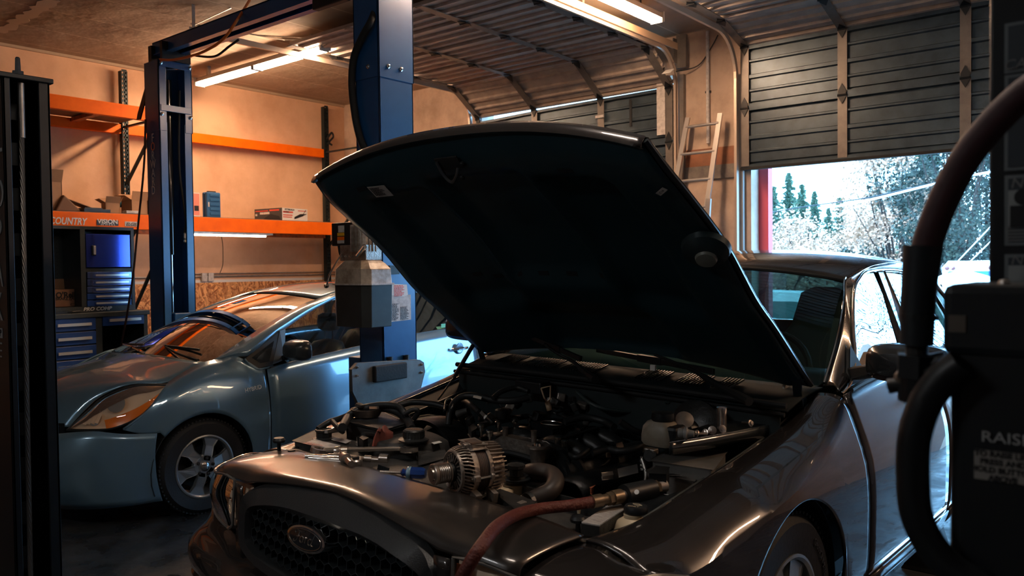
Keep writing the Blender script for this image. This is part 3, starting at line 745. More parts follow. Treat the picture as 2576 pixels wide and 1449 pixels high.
mb = MB(); mb.prism([(.50*FW, .16*hj, .002), (.82*FW, .42*hj, .002), (.90*FW, .60*hj, .002), (.70*FW, .58*hj, .002), (.46*FW, .30*hj, .002)], (0, 0, .0008)); mb.bar((.80*FW, .5*hj, .0025), (.93*FW, .93*hj, .0025), .006, .001); mb.bar((.46*FW, .18*hj, .0025), (.95*FW, .60*hj, .0025), .01, .001)
o = mb.build('jack_picture', m_ink, ja); o.data.transform(frm)
# left end of the carton carries the same dark print
sT = frame_T(f0+nr*dp-dr*.001, -nr, (0, 0, 1))
def spn(x0, x1, z0, z1, m):
    o = MB().bb((x0*dp, z0*hj, 0), (x1*dp, z1*hj, .001)).build('printed_panel', m, ja); o.data.transform(sT)
spn(.03, .5, .78, .86, m_red); spn(.2, .55, .55, .72, m_label); spn(.03, .10, .45, .62, m_label); spn(.55, .9, .78, .9, m_red)
o = MB().prism([(.3*dp, .1*hj, .0015), (.95*dp, .1*hj, .0015), (.9*dp, .35*hj, .0015), (.6*dp, .55*hj, .0015), (.4*dp, .3*hj, .0015)], (0, 0, .0005)).build('jack_picture', m_ink, ja); o.data.transform(sT)
# strap tied on the far upright
o = MB().tube([at(822, 350, x=-9.5), at(834, 334, x=-9.5), at(838, 345, x=-9.5), at(828, 358, x=-9.5), at(835, 365, x=-9.5)], .015, 6, smooth=5).build('strap', m_black)
tag(o, 'black strap tied around the far black rack upright', 'strap')

# ================================================================== workbench with drawers and the cabinet standing on it
m_ben = mat('dark bench steel', (.022, .030, .034), .45, .2, noise=(.035, .045, .048), nscale=5)
m_bblue = mat('blue drawer enamel', (.008, .055, .26), .38, .05, coat=.3, noise=(.006, .045, .21), nscale=4, coatr=.15)
m_brush = mat('brushed drawer trim', (.80, .78, .75), .28, .7)
BX = -8.05                                      # front plane of the bench
bench = empty('workbench', 'dark steel workbench with blue drawers under the orange shelf', 'workbench', (BX, 4.0, 0))
def N_(x, y, z): return Vector((x-BX, y-4.0, z))
def F(px, py, x=None): return at(px, py, x=BX if x is None else x)
zt = F(300, 783).z; y0 = F(60, 790).y; y1 = F(374, 780).y
MB().bb(N_(BX-.75, y0, zt-.045), N_(BX+.03, y1, zt)).build('bench_top', m_ben, bench, bevel=.005)
ymid0, ymid1 = F(245, 850).y, F(253, 850).y
for (a, b) in ((y0+.02, y0+.06), (ymid0-.01, ymid1+.02), (y1-.05, y1-.01)):
    MB().bb(N_(BX-.70, a, 0), N_(BX-.005, b, zt-.045)).build('leg_panel', m_ben, bench)
MB().bb(N_(BX-.72, y0+.02, .1), N_(BX-.70, y1-.02, zt-.05)).build('back_panel', m_black, bench)
MB().bb(N_(BX-.68, y0+.04, .02), N_(BX-.02, ymid0, zt-.05)).build('drawer_case', m_ben, bench)
MB().bb(N_(BX-.68, y0+.02, .25), N_(BX-.03, y1-.03, .28)).build('shelf', m_ben, bench)
dz = F(200, 842).z-F(200, 877).z
ztop = F(200, 800).z
for i in range(6):
    z1 = ztop-i*dz; z0 = z1-dz+.012
    if z0 < .03: break
    d = MB().bb(N_(BX-.02, y0+.07, z0), N_(BX+.004, ymid0-.012, z1)).build('drawer', m_bblue, bench, bevel=.004)
    hz = (z0+z1)/2
    MB().bar(N_(BX+.035, F(141, 820).y, hz), N_(BX+.035, F(226, 820).y, hz), .022, .026).bb(N_(BX, F(150, 820).y, hz-.01), N_(BX+.03, F(150, 820).y+.02, hz+.01)).bb(N_(BX, F(215, 820).y, hz-.01), N_(BX+.03, F(215, 820).y+.02, hz+.01)).build('handle', m_brush, d)
ya, yb = F(253, 800).y+.02, F(362, 800).y
za, zb = F(300, 793).z, F(300, 818).z
d = MB().bb(N_(BX-.3, ya, zb), N_(BX+.004, yb, za)).build('drawer', m_bblue, bench, bevel=.004)
hz = (za+zb)/2
MB().bar(N_(BX+.035, F(271, 800).y, hz+.005), N_(BX+.035, F(350, 800).y, hz+.005), .022, .026).bb(N_(BX, F(280, 800).y, hz-.005), N_(BX+.03, F(284, 800).y, hz+.015)).bb(N_(BX, F(340, 800).y, hz-.005), N_(BX+.03, F(344, 800).y, hz+.015)).build('handle', m_brush, d)
# cabinet
CXF = BX-.12
def G(px, py): return at(px, py, x=CXF)
cab = empty('tool_cabinet', 'blue and black upper tool cabinet standing on the workbench', 'cabinet', (CXF, 4.0, zt))
def H_(x, y, z): return Vector((x-CXF, y-4.0, z-zt))
c0, c1 = G(60, 570).y, G(336, 570).y
ctop = G(250, 570).z
dpt = .42
sh = MB(); t = .03
sh.bb(H_(CXF-dpt, c0, ctop-t), H_(CXF, c1, ctop)); sh.bb(H_(CXF-dpt, c0, zt+.002), H_(CXF, c1, zt+.055)); sh.bb(H_(CXF-dpt, c1-t, zt+.05), H_(CXF, c1, ctop-t+.002)); sh.bb(H_(CXF-dpt, c0, zt+.05), H_(CXF, c0+t, ctop-t+.002))
ym = G(211, 650).y
sh.bb(H_(CXF-dpt, ym-.03, zt+.05), H_(CXF, ym+.015, ctop-t+.002)); sh.bb(H_(CXF-dpt, ym, G(270, 678).z-.02), H_(CXF-.002, c1-t+.002, G(270, 678).z+.012))
sh.build('cabinet_shell', m_ben, cab)
pg = MB().bb(H_(CXF-dpt, c0, zt), H_(CXF-dpt+.01, c1, ctop)).build('back_panel', mat('pegboard steel', (.03, .045, .05), .5), cab)
hl = MB()
for i in range(9):
    for j in range(16):
        y = G(136, 600).y+i*.045; z = ctop-.08-j*.042
        if y < ym-.05: hl.box(H_(CXF-dpt+.011, y, z), (.002, .010, .006))
hl.build('peg_hole_pattern', m_black, pg)
# door leaf
a, b = G(215, 588), G(328, 672)
dr = MB().bb(H_(CXF-.015, a.y, b.z), H_(CXF+.006, b.y, a.z)).build('door', mat('glossy blue door', (.07, .11, .62), .14, .8, coat=1), cab, bevel=.004)
a, b = G(229, 617), G(240, 643)
MB().bb(H_(CXF+.006, a.y, b.z), H_(CXF+.02, b.y, a.z)).build('handle_recess', m_black, dr, bevel=.004)
MB().bb(H_(CXF+.018, a.y+.012, b.z+.008), H_(CXF+.028, b.y-.004, a.z-.006)).build('handle', m_brush, dr, bevel=.003)
m_gdr = mat('glossy blue drawer front', (.20, .28, .62), .12, .85, coat=1)  # doorway reflection put into a paler, metallic blue for the upper drawers
for i, (pa, pb) in enumerate(((684, 700), (702, 718), (720, 735), (737, 752), (754, 769))):
    a, b = G(219, pa+1), G(331, pb)
    d = MB().bb(H_(CXF-.02, a.y, G(275, pb).z), H_(CXF+.006, b.y, G(275, pa).z)).build('drawer', m_gdr if i < 3 else m_bblue, cab, bevel=.003)
    hz = (G(275, pa).z+G(275, pb).z)/2
    MB().bar(H_(CXF+.03, G(237, 700).y, hz), H_(CXF+.03, G(320, 700).y, hz), .018, .018).bb(H_(CXF, G(240, 700).y, hz-.006), H_(CXF+.025, G(243, 700).y, hz+.006)).bb(H_(CXF, G(314, 700).y, hz-.006), H_(CXF+.025, G(317, 700).y, hz+.006)).build('handle', m_brush, d)
p = G(245, 776)
text('lettering', 'PRO COMP', .048, frame_T(H_(CXF+.002, p.y, zt+.028), (0, 1, 0), (0, 0, 1)), m_white, cab, sx=1.1, shear=.25, bold=.001)
# boxes on the bench
xb = BX-.28
bx = empty('brake_parts_carton', 'printed brake parts cardboard box standing on the bench left of the drawers', 'box', (xb, 0, zt+.057))
a, b = at(135, 728, x=xb), at(202, 780, x=xb); hb = at(170, 728, x=xb).z-zt-.056
bx.location.y = (a.y+b.y)/2; hw = (b.y-a.y)/2
MB().bb((-.22, -hw, 0), (0, hw, hb)).build('carton', mat('bench cardboard', (.30, .15, .085), .75, noise=(.25, .12, .07), nscale=6), bx, bevel=.003)
MB().add([(-.22, -hw, hb), (-.22, hw, hb), (-.235, hw*.98, hb+.10), (-.235, -hw, hb+.10)], [(0, 1, 2, 3)]).build('flap', m_card, bx, solid=.004)
Tq = lambda y, z: frame_T((.0015, y, z), (0, 1, 0), (0, 0, 1))
text('lettering', "O'Reilly", .075, Tq(.01, hb*.66), m_ink, bx, ext=.0005, bold=.003, sx=.95)
text('lettering', 'BRAKE PARTS', .038, Tq(.01, hb*.46), m_ink, bx, ext=.0005, bold=.001)
text('lettering', 'CLEANER', .016, Tq(.01, hb*.37), m_ink, bx, ext=.0005)
MB().bb((.0005, hw*.25, hb*.05), (.0015, hw*.95, hb*.17)).build('barcode_block', m_ink, bx)
MB().bb((.001, hw*.3, hb*.07), (.002, hw*.9, hb*.15)).build('barcode_block', mat('bench cardboard', (.3, .15, .08), .75), bx)
rnd = random.Random(5)
for i, (px, lab) in enumerate(((146, 'black glove on the bench in front of the brake parts box, left end'), (170, 'small black tool on the bench in front of the brake parts box'), (193, 'silver-tipped black tool on the bench at the right corner of the brake parts box'))):
    p = at(px, 783, x=BX-.10)
    o = MB()
    if i == 0: o.bb((-.05, -.07, 0), (.04, .05, .022)).bar((0, .05, .012), (.02, .10, .01), .02).bar((-.02, .05, .012), (-.02, .10, .01), .02)
    else: o.tube([(0, -.06, .013), (0, .01, .014), (.0, .03, .012)], [.012, .013, .006], 8).tube([(0, .03, .012), (0, .09, .008)], .005, 6)
    o = o.build(['glove', 'hand_tool', 'hand_tool'][i], m_black, smooth=i > 0); o.location = (BX-.055, p.y, zt+.001)
    tag(o, lab, ['glove', 'tool', 'tool'][i])

# things stored behind and beneath
o = MB().bar((0, 0, 0), (0, .5, .75), .05, .04).build('floor_brace', m_dkgreen)
bpy.data.objects.remove(o)

# ================================================================== small blue-grey hybrid hatchback
m_pp = mat('grey-blue car paint', (.125, .225, .31), .28, .45, coat=1.0, coatr=.02)
m_gl = glass('car glass', (.62, .70, .68))
m_glc = glass('clear lamp lens', (.92, .92, .90))
m_amber = mat('amber lens', (.90, .22, .02), .15, 0, coat=1)
m_refl = mat('lamp reflector', (.95, .70, .50), .5, .0)
m_seat = mat('dark grey leather', (.020, .024, .028), .42)
m_trim = mat('matte black trim', (.010, .012, .013), .5)
pri = empty('hatchback_car', 'blue-grey hybrid hatchback parked between the blue lift columns', 'car', PRI_O)
HW = [(.25, .655), (.40, .735), (.55, .795), (.72, .842), (.9, .858), (1.3, .8625), (3.6, .8625), (4.1, .83), (4.45, .72)]
TM = [(.12, -.05), (.2, -.03), (.3, -.012), (.45, 0), (.60, -.002), (.75, -.014), (.88, -.038), (.98, -.062), (1.08, -.09)]
def pv(u, w): return lerp_tab(HW, u)+lerp_tab(TM, w)
def arch(u, uc, wc, r, base):
    d = r*r-(u-uc)**2
    return max(base, wc+math.sqrt(d)) if d > 0 else base
def ptp(tab, u): return Vector([lerp_tab([(t[0], t[i]) for t in tab], u) for i in (1, 2)])
def mirror(obj, name=None, label=None):
    me = obj.data.copy(); me.transform(Matrix.Diagonal((-1, 1, 1, 1))); me.flip_normals()
    o = bpy.data.objects.new(name or obj.name.split('.')[0], me); COL.objects.link(o); o.parent = obj.parent
    for md in obj.modifiers:
        n = o.modifiers.new(md.name, md.type)
        if md.type == 'SOLIDIFY': n.thickness = md.thickness; n.offset = -md.offset if False else md.offset
        if md.type == 'BEVEL': n.width = md.width; n.segments = md.segments
    return o
def dense(us, extra):
    return sorted(set(us+extra))
def side_panel(name, root, vf, us, topf, botf, m, nrow=10, toppts=None, solid=.012):
    rows = []
    for u in us:
        tv, tw = topf(u); bw = botf(u); col = []
        ctl = []
        for k in range(nrow+1):
            f = k/nrow; w = tw+(bw-tw)*f; v = vf(u, w)
            if tv is not None:
                bl = max(0, 1-f*3.2); v = v*(1-bl*bl)+tv*bl*bl
            col.append(Vector((v, u, w)))
        rows.append(col)
    mb = MB(); mb.grid(list(reversed(rows)))
    return mb.build(name, m, root, smooth=True, solid=solid)
# front fender
FT = [(.44, .765, .635), (.58, .79, .735), (.70, .765, .845), (.76, .72, .872), (.88, .705, .925), (1.0, .70, .968), (1.12, .715, .985), (1.22, .75, .998), (1.30, .785, .955), (1.37, .80, .905), (1.412, .81, .895)]
def fbot(u):
    b = .585 if u < .60 else .24
    if u < .44+.28: b = lerp_tab([(.44, .622), (.52, .59), (.60, .58), (.66, .58)], u) if u < .66 else .24
    return max(arch(u, .925, .31, .352, .0), b if (u < .66 or u > 1.2) else 0) if not (u < .62) else max(b, arch(u, .925, .31, .352, 0))
us = sorted(rng(.44, 1.412, 40)+[.5735, .60, 1.27])
fd = side_panel('front_fender', pri, pv, us, lambda u: tuple(ptp(FT, u)), fbot, m_pp, 12)
mirror(fd)
# doors
belt = [(1.42, .897), (1.87, .945), (2.29, .983), (2.87, 1.033), (3.35, 1.055), (3.8, 1.09)]
def pbelt(u): return (None, lerp_tab(belt, u))
d1_ = side_panel('front_door', pri, pv, rng(1.422, 2.50, 14), pbelt, lambda u: .25, m_pp, 10); mirror(d1_)
d2_ = side_panel('rear_door', pri, pv, rng(2.51, 3.60, 22), pbelt, lambda u: max(.25, arch(u, 3.625, .31, .36, .25)), m_pp, 10); mirror(d2_)
q_ = side_panel('rear_quarter', pri, pv, rng(3.61, 4.40, 18), lambda u: (None, 1.08), lambda u: arch(u, 3.625, .31, .36, .25), m_pp, 10); mirror(q_)
rk = side_panel('sill', pri, lambda u, w: pv(u, w)-.012, rng(1.27, 3.28, 10), lambda u: (None, .262), lambda u: .16, m_trim, 3); mirror(rk)
# door moulding crease lines are in the surface; window rubber
wr = MB(); wr.tube([Vector((pv(u, lerp_tab(belt, u))+.002, u, lerp_tab(belt, u)+.004)) for u in rng(1.45, 3.6, 20)], .008, 6)
w_ = wr.build('window_rubber', m_trim, pri, smooth=True); mirror(w_)
# bumper
PL = [(0, .0), (.25, .012), (.45, .055), (.58, .12), (.70, .235), (.785, .40), (.835, .575), (.842, .60)]
DU = [(.14, .11), (.22, .05), (.32, .0), (.45, -.015), (.55, .015), (.64, .07)]
rows = []
ws = rng(.15, .64, 12)
half = []
for s in (-1, 1):
    pass
pts = [(-v, u) for v, u in reversed(PL[1:])]+PL
pl = spl([Vector((v, u, 0)) for v, u in pts], 5)
for w in ws:
    r = []
    for p in pl:
        av = abs(p.x); top = lerp_tab([(0, .60), (.45, .612), (.7, .632), (.79, .60), (.85, .578)], av)
        ww = .15+(w-.15)*(top-.15)/.49
        f = min(1, max(0, 1-(p.y/.6)))
        r.append(Vector((p.x, p.y+lerp_tab(DU, ww)*(.35+.65*f), ww)))
    rows.append(r)
MB().grid(rows).build('front_bumper', m_pp, pri, smooth=True, solid=.01)
gr = MB(); gr.grid([[Vector((v, .03+.25*(abs(v)/.5)**2*.5, w)) for v in rng(-.42, .42, 13)] for w in (.30, .42)])
gr.build('lower_grille', m_black, pri)
gr = MB(); gr.grid([[Vector((v, .10+.13*(abs(v)/.45)**2, w)) for v in rng(-.44, .44, 13)] for w in (.60, .66)])
gr.build('upper_grille', m_black, pri)
# hood
HC = [(.09, 0, .655), (.16, 0, .755), (.30, 0, .85), (.52, 0, .925), (.75, 0, .972), (.91, 0, .998)]
HE = [(.25, .455, .632), (.33, .47, .722), (.42, .515, .81), (.56, .62, .875), (.76, .705, .872), (1.03, .685, .972)]
hc = spl([Vector((v, u, w)) for u, v, w in HC], 5); he = spl([Vector((v, u, w)) for u, v, w in HE], 5)
rows = []
for a, b in zip(hc, he):
    r = []
    for k in range(-10, 11):
        f = abs(k)/10; s = -1 if k < 0 else 1
        g = f**2.1
        r.append(Vector((s*b.x*f, a.y+(b.y-a.y)*g, a.z+(b.z-a.z)*g-.008*math.sin(f*PI))))
    rows.append(r)
MB().grid(list(reversed(rows))).build('hood', m_pp, pri, smooth=True, solid=.01)
# hood crease
# cowl
MB().grid([[Vector((v, .93+.13*(v/.68)**2, 1.0-.035*(v/.68)**2)) for v in rng(-.68, .68, 11)], [Vector((v, 1.05+.06*(v/.68)**2, .985-.03*(v/.68)**2)) for v in rng(-.68, .68, 11)]]).build('cowl', m_trim, pri, solid=.01)
# windscreen
def wsrow(t, n=17):
    r = []
    for v in rng(-1, 1, n):
        bu, bw, bv = .97+.10*v*v, 1.0-.035*v*v, .68*v
        tu, tw, tv = 1.99+.09*v*v, 1.405-.045*v*v, .555*v
        r.append(Vector((bv+(tv-bv)*t, bu+(tu-bu)*t, bw+(tw-bw)*t+.055*math.sin(PI*t)*(1-.3*v*v))))
    return r
MB().grid([wsrow(t) for t in rng(1, 0, 12)]).build('windscreen', m_gl, pri, smooth=True)
fr = MB(); r = wsrow(1.0, 33); fr.tube([p+Vector((0, .004, .003)) for p in r], .007, 6); fr.build('windscreen_seal', m_trim, pri, smooth=True)
# roof
RC = [(2.0, 1.408), (2.3, 1.468), (2.65, 1.492), (3.1, 1.480), (3.6, 1.41), (4.0, 1.31), (4.25, 1.20)]
RE = [(2.0, .555), (2.3, .585), (2.65, .60), (3.1, .60), (3.6, .585), (4.0, .57), (4.25, .56)]
rows = []
for i in range(24):
    u = 2.0+2.25*i/23; r = []
    for k in rng(-1, 1, 17):
        r.append(Vector((lerp_tab(RE, u)*k, u+(.085*k*k if i == 0 else .085*k*k*max(0, 1-i/4)), lerp_tab(RC, u)-.048*k*k)))
    rows.append(r)
MB().grid(rows).build('roof', m_pp, pri, smooth=True, solid=.01)
# A pillar and cant rail: between the windscreen edge and the side glass
IN = [(1.06, .68, .968), (1.35, .65, 1.105), (1.65, .612, 1.235), (1.9, .58, 1.325), (2.08, .557, 1.368), (2.3, .585, 1.42), (2.65, .60, 1.445), (3.1, .60, 1.43), (3.6, .585, 1.36)]
op = [Q(618, 899, v=.785), Q(697, 839, v=.735), Q(718, 826, v=.72), Q(775, 788, v=.685), Q(827, 759, v=.66), Q(846, 752, v=.655)]
OUT = [(1.04, .69, .966), (1.15, .722, .985), (1.24, .762, 1.0)]+[(p.y, p.x, p.z) for p in op if p.y > 1.27]
OUT += [(2.45, .645, 1.385), (2.8, .645, 1.40), (3.2, .65, 1.37), (3.6, .66, 1.28)]
OUT.sort()
ins = spl([Vector((v, u, w)) for u, v, w in IN], 6)
ra = []; rb = []; rm = []
for p in ins:
    u = p.y; o = Vector((lerp_tab([(t[0], t[1]) for t in OUT], u), u+.0, lerp_tab([(t[0], t[2]) for t in OUT], u)))
    ra.append(p); rb.append(o); mdp = (p+o)/2; mdp += Vector((.018, 0, .016)); rm.append(mdp)
rpl = MB().grid([rb, [a.lerp(b, .5)+Vector((.012, 0, .004)) for a, b in zip(rb, rm)], rm, ra]).build('roof_pillar', m_pp, pri, smooth=True, solid=.012)
mirror(rpl)
# side glass
def sglass(name, u0, u1, n=10):
    rr = []
    for u in rng(u0, u1, n):
        b = lerp_tab(belt, u) if u > 1.42 else .93
        t = lerp_tab([(x[0], x[2]) for x in OUT], u); tv = lerp_tab([(x[0], x[1]) for x in OUT], u)
        rr.append([Vector((pv(u, b)-.012+(tv-.006-pv(u, b)+.012)*f, u, b+(t-b)*f)) for f in rng(0, 1, 4)])
    o = MB().grid(rr).build(name, m_gl, pri, smooth=True); mirror(o); return o
sglass('door_glass', 1.66, 2.44); sglass('door_glass', 2.56, 3.42)
# quarter window ahead of the door, black frame
qp = [Q(614, 903, v=.785), Q(650, 925, v=.802), Q(686, 917, v=.80), Q(704, 835, v=.742)]
o = MB().prism(qp, (-.012, 0, 0)).build('quarter_window_frame', m_trim, pri, bevel=.003); mirror(o)
ctr = sum(qp, Vector())/4
o = MB().prism([ctr+(p-ctr)*.62+Vector((.002, 0, 0)) for p in qp], (-.003, 0, 0)).build('quarter_window', mat('dark tinted glass', (.02, .025, .03), .05, coat=1), pri); mirror(o)
cw = MB().tube([q+Vector((.006, 0, 0)) for q in (qp[0], (qp[0]+qp[1])/2+Vector((0, -.012, -.012)), qp[1]+Vector((0, 0, -.01)), qp[2]+Vector((0, 0, -.012)))], .008, 6, smooth=4).build('window_rubber', m_pp, pri, smooth=True)
# door pillar (grey) and mirror
o = MB().prism([Q(686, 917, v=.80), Q(704, 833, v=.745), Q(718, 828, v=.735), Q(716, 905, v=.80)], (-.02, 0, 0)).build('door_pillar', mat('grey pillar cover', (.07, .08, .085), .4), pri); mirror(o)
o = MB().bar((.79, 2.47, .99), (.65, 2.50, 1.39), .09, .02, upv=(1, 0, 0)).build('centre_pillar', m_trim, pri); mirror(o)
mc = Q(744, 882, v=.95)
mr = MB(); rows = []
for i, (f, sx_, sz_) in enumerate(((-.06, .02, .012), (-.055, .08, .045), (-.03, .105, .066), (.01, .115, .074), (.05, .115, .074), (.06, .108, .068))):
    rows.append([Vector((mc.x+math.copysign(abs(math.cos(a))**.55, math.cos(a))*sx_, mc.y+f, mc.z+math.copysign(abs(math.sin(a))**.55, math.sin(a))*sz_)) for a in [2*PI*k/24 for k in range(24)]])
mr.grid(rows, closed=True); mr.f.append(tuple(range(23, -1, -1)))
mo = mr.build('door_mirror', mat('satin grey mirror shell', (.05, .06, .065), .3, .2, coat=.6), pri, smooth=True)
MB().add([p-Vector((0, .002, 0)) for p in rows[-1]], [tuple(range(24))]).build('mirror_glass', m_chrome, mo)
MB().bar((mc.x-.10, mc.y, mc.z-.05), (.77, 1.60, .955), .05, .03).build('mirror_stalk', m_trim, mo)
mirror(mo)
# headlamp
up_ = [Vector((v, u, w)) for u, v, w in ((.235, .45, .618), (.35, .478, .725), (.44, .525, .81), (.57, .625, .868), (.68, .69, .868), (.745, .745, .862))]
lo_ = [Vector((v, u, w)) for u, v, w in ((.235, .45, .618), (.30, .56, .618), (.40, .69, .628), (.52, .765, .68), (.63, .785, .768), (.745, .745, .862))]
U_ = spl(up_, 5); Lw = spl(lo_, 5)
def lamp_rows(bulge, a=0., b=1., n=7):
    rs = []
    for f in rng(a, b, n):
        r = []
        for p, q in zip(U_, Lw):
            m_ = p.lerp(q, f); r.append(m_+Vector((.75, -.55, .35))*bulge*math.sin(PI*min(max(f, .0), 1.))*min(1, (p-q).length*6))
        rs.append(r)
    return rs
hl_ = MB().grid(lamp_rows(.035)).build('headlamp', m_glc, pri, smooth=True)
inner = MB().grid([[p-Vector((.03, -.03, .0)) for p in r] for r in lamp_rows(-.04)]).build('lamp_reflector', m_refl, hl_, smooth=True)
MB().grid([[p for p in r][9:] for r in lamp_rows(.022, .72, .98, 4)]).build('amber_reflector', m_amber, hl_, smooth=True)
for (f, t_, rr_) in ((11, .35, .055), (6, .55, .045)):
    c = U_[f].lerp(Lw[f], t_)
    MB().lathe([(rr_*.2, .035), (rr_*.7, .02), (rr_, -.01), (rr_*1.05, -.012)], c-Vector((.03, -.04, 0)), (-.6, .7, -.2), 18).build('lamp_bowl', m_chrome, hl_, smooth=True)
for k in range(4):
    c = U_[4].lerp(Lw[4], .45)+Vector((.028*k, .012*k, .004*k))
    MB().bar(c+Vector((.0, .01, -.02)), c+Vector((.01, .04, .05)), .006, .02).build('lamp_fin', m_refl, hl_)
sl = MB().tube([p+Vector((.004, -.004, 0)) for p in U_]+[p+Vector((.004, -.004, 0)) for p in reversed(Lw)], .006, 6).build('lamp_seal', m_trim, hl_, smooth=True)
# wheels
m_tyre = mat('tyre rubber', (.012, .013, .014), .7, bump=.15, bscale=90)
m_rim = mat('painted alloy', (.34, .37, .38), .32, .7)
def wheel(root, c, R_, rim, wid, spokes, kind, side=1, lugs=5):
    t = MB().lathe([(rim*.98, -wid/2), (rim*1.04, -wid/2-.004), (R_*.90, -wid/2-.010), (R_*.97, -wid/2+.012), (R_, -wid/2+.035), (R_, wid/2-.035), (R_*.97, wid/2-.012), (R_*.90, wid/2+.010), (rim*1.06, wid/2+.004), (rim*.98, wid/2)], c, (side, 0, 0), 64, cap=False)
    w = t.build('wheel', m_tyre, root, smooth=True)
    for s in (-1, 1):
        tr = MB()
        for k in range(72):
            a = 2*PI*k/72
            tr.box(Vector(c)+Vector((s*(wid/2-.028), math.cos(a)*(R_-.005), math.sin(a)*(R_-.005))), (.05, .009, .012), rot=(a, 0, 0))
            if kind != 'a': tr.box(Vector(c)+Vector((s*(wid*.18), math.cos(a+.02)*(R_-.002), math.sin(a+.02)*(R_-.002))), (.035, .012, .010), rot=(a, 0, .0))
        tr.build('tread', m_tyre, w)
    X = Vector(c)+Vector((side*(wid/2-.004), 0, 0)); s = side
    MB().lathe([(rim*1.02, .002), (rim*1.02, .010), (rim*.975, .012), (rim*.93, .004), (rim*.92, -.008), (rim*.90, -.05), (rim*.86, -.12)], X, (s, 0, 0), 48, cap=False).build('rim', m_rim, w, smooth=True)
    MB().lathe([(.02, -.10), (rim*.72, -.10), (rim*.72, -.09)], X, (s, 0, 0), 24).build('brake_disc', m_dirt, w)
    for k in range(spokes):
        a = 2*PI*k/spokes+.22; d = Vector((0, math.cos(a), math.sin(a))); t_ = Vector((0, -math.sin(a), math.cos(a)))
        if kind == 'a':
            P = [(.045, .020), (.075, .030), (rim*.66, .030), (rim*.93, .052), (rim*.93, -.052), (rim*.66, -.030), (.075, -.030), (.045, -.020)]
        else: P = [(.05, .03), (rim*.9, .045), (rim*.9, -.045), (.05, -.03)]
        MB().prism([X+d*p+t_*q+Vector((s*(.004-.010*(p > .1)), 0, 0)) for p, q in P], (-s*.022, 0, 0)).build('spoke', m_rim, w, bevel=.006)
    hb = MB().lathe([(.078, -.03), (.078, -.004), (.07, .004), (.034, .004)], X, (s, 0, 0), 28); hb.build('hub', m_rim, w, smooth=True)
    MB().lathe([(.032, -.01), (.032, .012), (.026, .017), (.001, .018)], X, (s, 0, 0), 24).build('centre_cap', m_steel, w, smooth=True)
    for k in range(lugs):
        a = 2*PI*k/lugs+.1
        MB().lathe([(.012, .0), (.012, .012), (.008, .016), (.001, .016)], X+Vector((0, math.cos(a)*.055, math.sin(a)*.055)), (s, 0, 0), 6).build('wheel_nut', m_dirt, w)
    return w
for s in (1, -1):
    wheel(pri, (s*.755, .925, .312), .312, .203, .185, 6, 'a', s)
    wheel(pri, (s*.755, 3.625, .312), .312, .203, .185, 6, 'a', s)
    # dark wheel housings
    for uc in (.925, 3.625):
        lin = MB(); rows = []
        for x in (s*.50, s*.84):
            rows.append([Vector((x, uc+math.cos(a)*.36, .31+math.sin(a)*.36)) for a in rng(-.35, PI+.35, 20)])
        lin.grid(rows).build('wheel_housing', m_trim, pri, solid=.004)
# underbody and inner structure so that no light passes through
MB().bb((-.50, .36, .18), (.50, .56, .58)).build('inner_front', m_trim, pri)
MB().bb((-.50, .56, .18), (.50, 4.2, .40)).build('underbody', m_trim, pri)
MB().bb((-.50, .56, .40), (.50, 1.0, .80)).build('engine_cover', m_trim, pri)
MB().bb((-.76, 1.28, .20), (.76, 3.25, .32)).build('cabin_floor', m_trim, pri)
MB().bb((-.72, 1.24, .32), (.72, 1.30, .90)).build('bulkhead', m_trim, pri)
# dashboard, seats, mirror
ds = MB(); ds.grid([[Vector((v, 1.08, .93)) for v in (-.66, 0, .66)], [Vector((v, 1.35, .985)) for v in (-.70, 0, .70)], [Vector((v, 1.62, .97)) for v in (-.72, 0, .72)], [Vector((v, 1.72, .85)) for v in (-.72, 0, .72)], [Vector((v, 1.66, .45)) for v in (-.72, 0, .72)]])
ds.build('dashboard', mat('dashboard vinyl', (.035, .030, .028), .6), pri, smooth=True, solid=.01)
st = MB(); ring = [Vector((.35+.185*math.cos(a), 1.88+.185*math.sin(a)*.42, .90+.185*math.sin(a)*.9)) for a in [2*PI*k/28 for k in range(29)]]
st.tube(ring, .014, 8); st.build('steering_wheel', m_trim, pri, smooth=True)
def seat(v, u):
    s = MB(); rows = []
    for i, (dz, dy, hw_, th) in enumerate(((.42, 0, .24, .10), (.6, .05, .26, .12), (.8, .12, .25, .11), (.93, .17, .21, .10), (1.0, .19, .15, .08), (1.02, .195, .05, .04))):
        rows.append([Vector((v+hw_*math.copysign(abs(math.cos(a))**.6, math.cos(a)), u+dy+th*math.sin(a), dz)) for a in [2*PI*k/20 for k in range(20)]])
    s.grid(rows, closed=True); s.f.append(tuple(5*20+k for k in range(20)))
    o = s.build('seat', m_seat, pri, smooth=True)
    MB().bb((v-.25, u-.50, .34), (v+.25, u+.02, .50)).build('seat_cushion', m_seat, o, bevel=.05)
    h = MB(); rows = []
    for dz, hw_, th in ((1.09, .06, .03), (1.105, .115, .05), (1.16, .13, .055), (1.215, .12, .05), (1.235, .07, .03)):
        rows.append([Vector((v+hw_*math.copysign(abs(math.cos(a))**.6, math.cos(a)), u+.20+th*math.sin(a), dz)) for a in [2*PI*k/16 for k in range(16)]])
    h.grid(rows, closed=True); h.f.append(tuple(range(15, -1, -1))); h.f.append(tuple(64+k for k in range(16)))
    h.build('headrest', m_seat, o, smooth=True)
    for dx in (-.05, .05): MB().tube([(v+dx, u+.195, 1.0), (v+dx, u+.20, 1.10)], .006, 6).build('headrest_post', m_chrome, o)
hs = Q(815, 835, v=.36)
for v, u in ((.36, hs.y-.15), (-.36, hs.y-.15), (.36, hs.y+.80), (-.36, hs.y+.80)): seat(v, u)
p = Q(714, 775, v=.0)
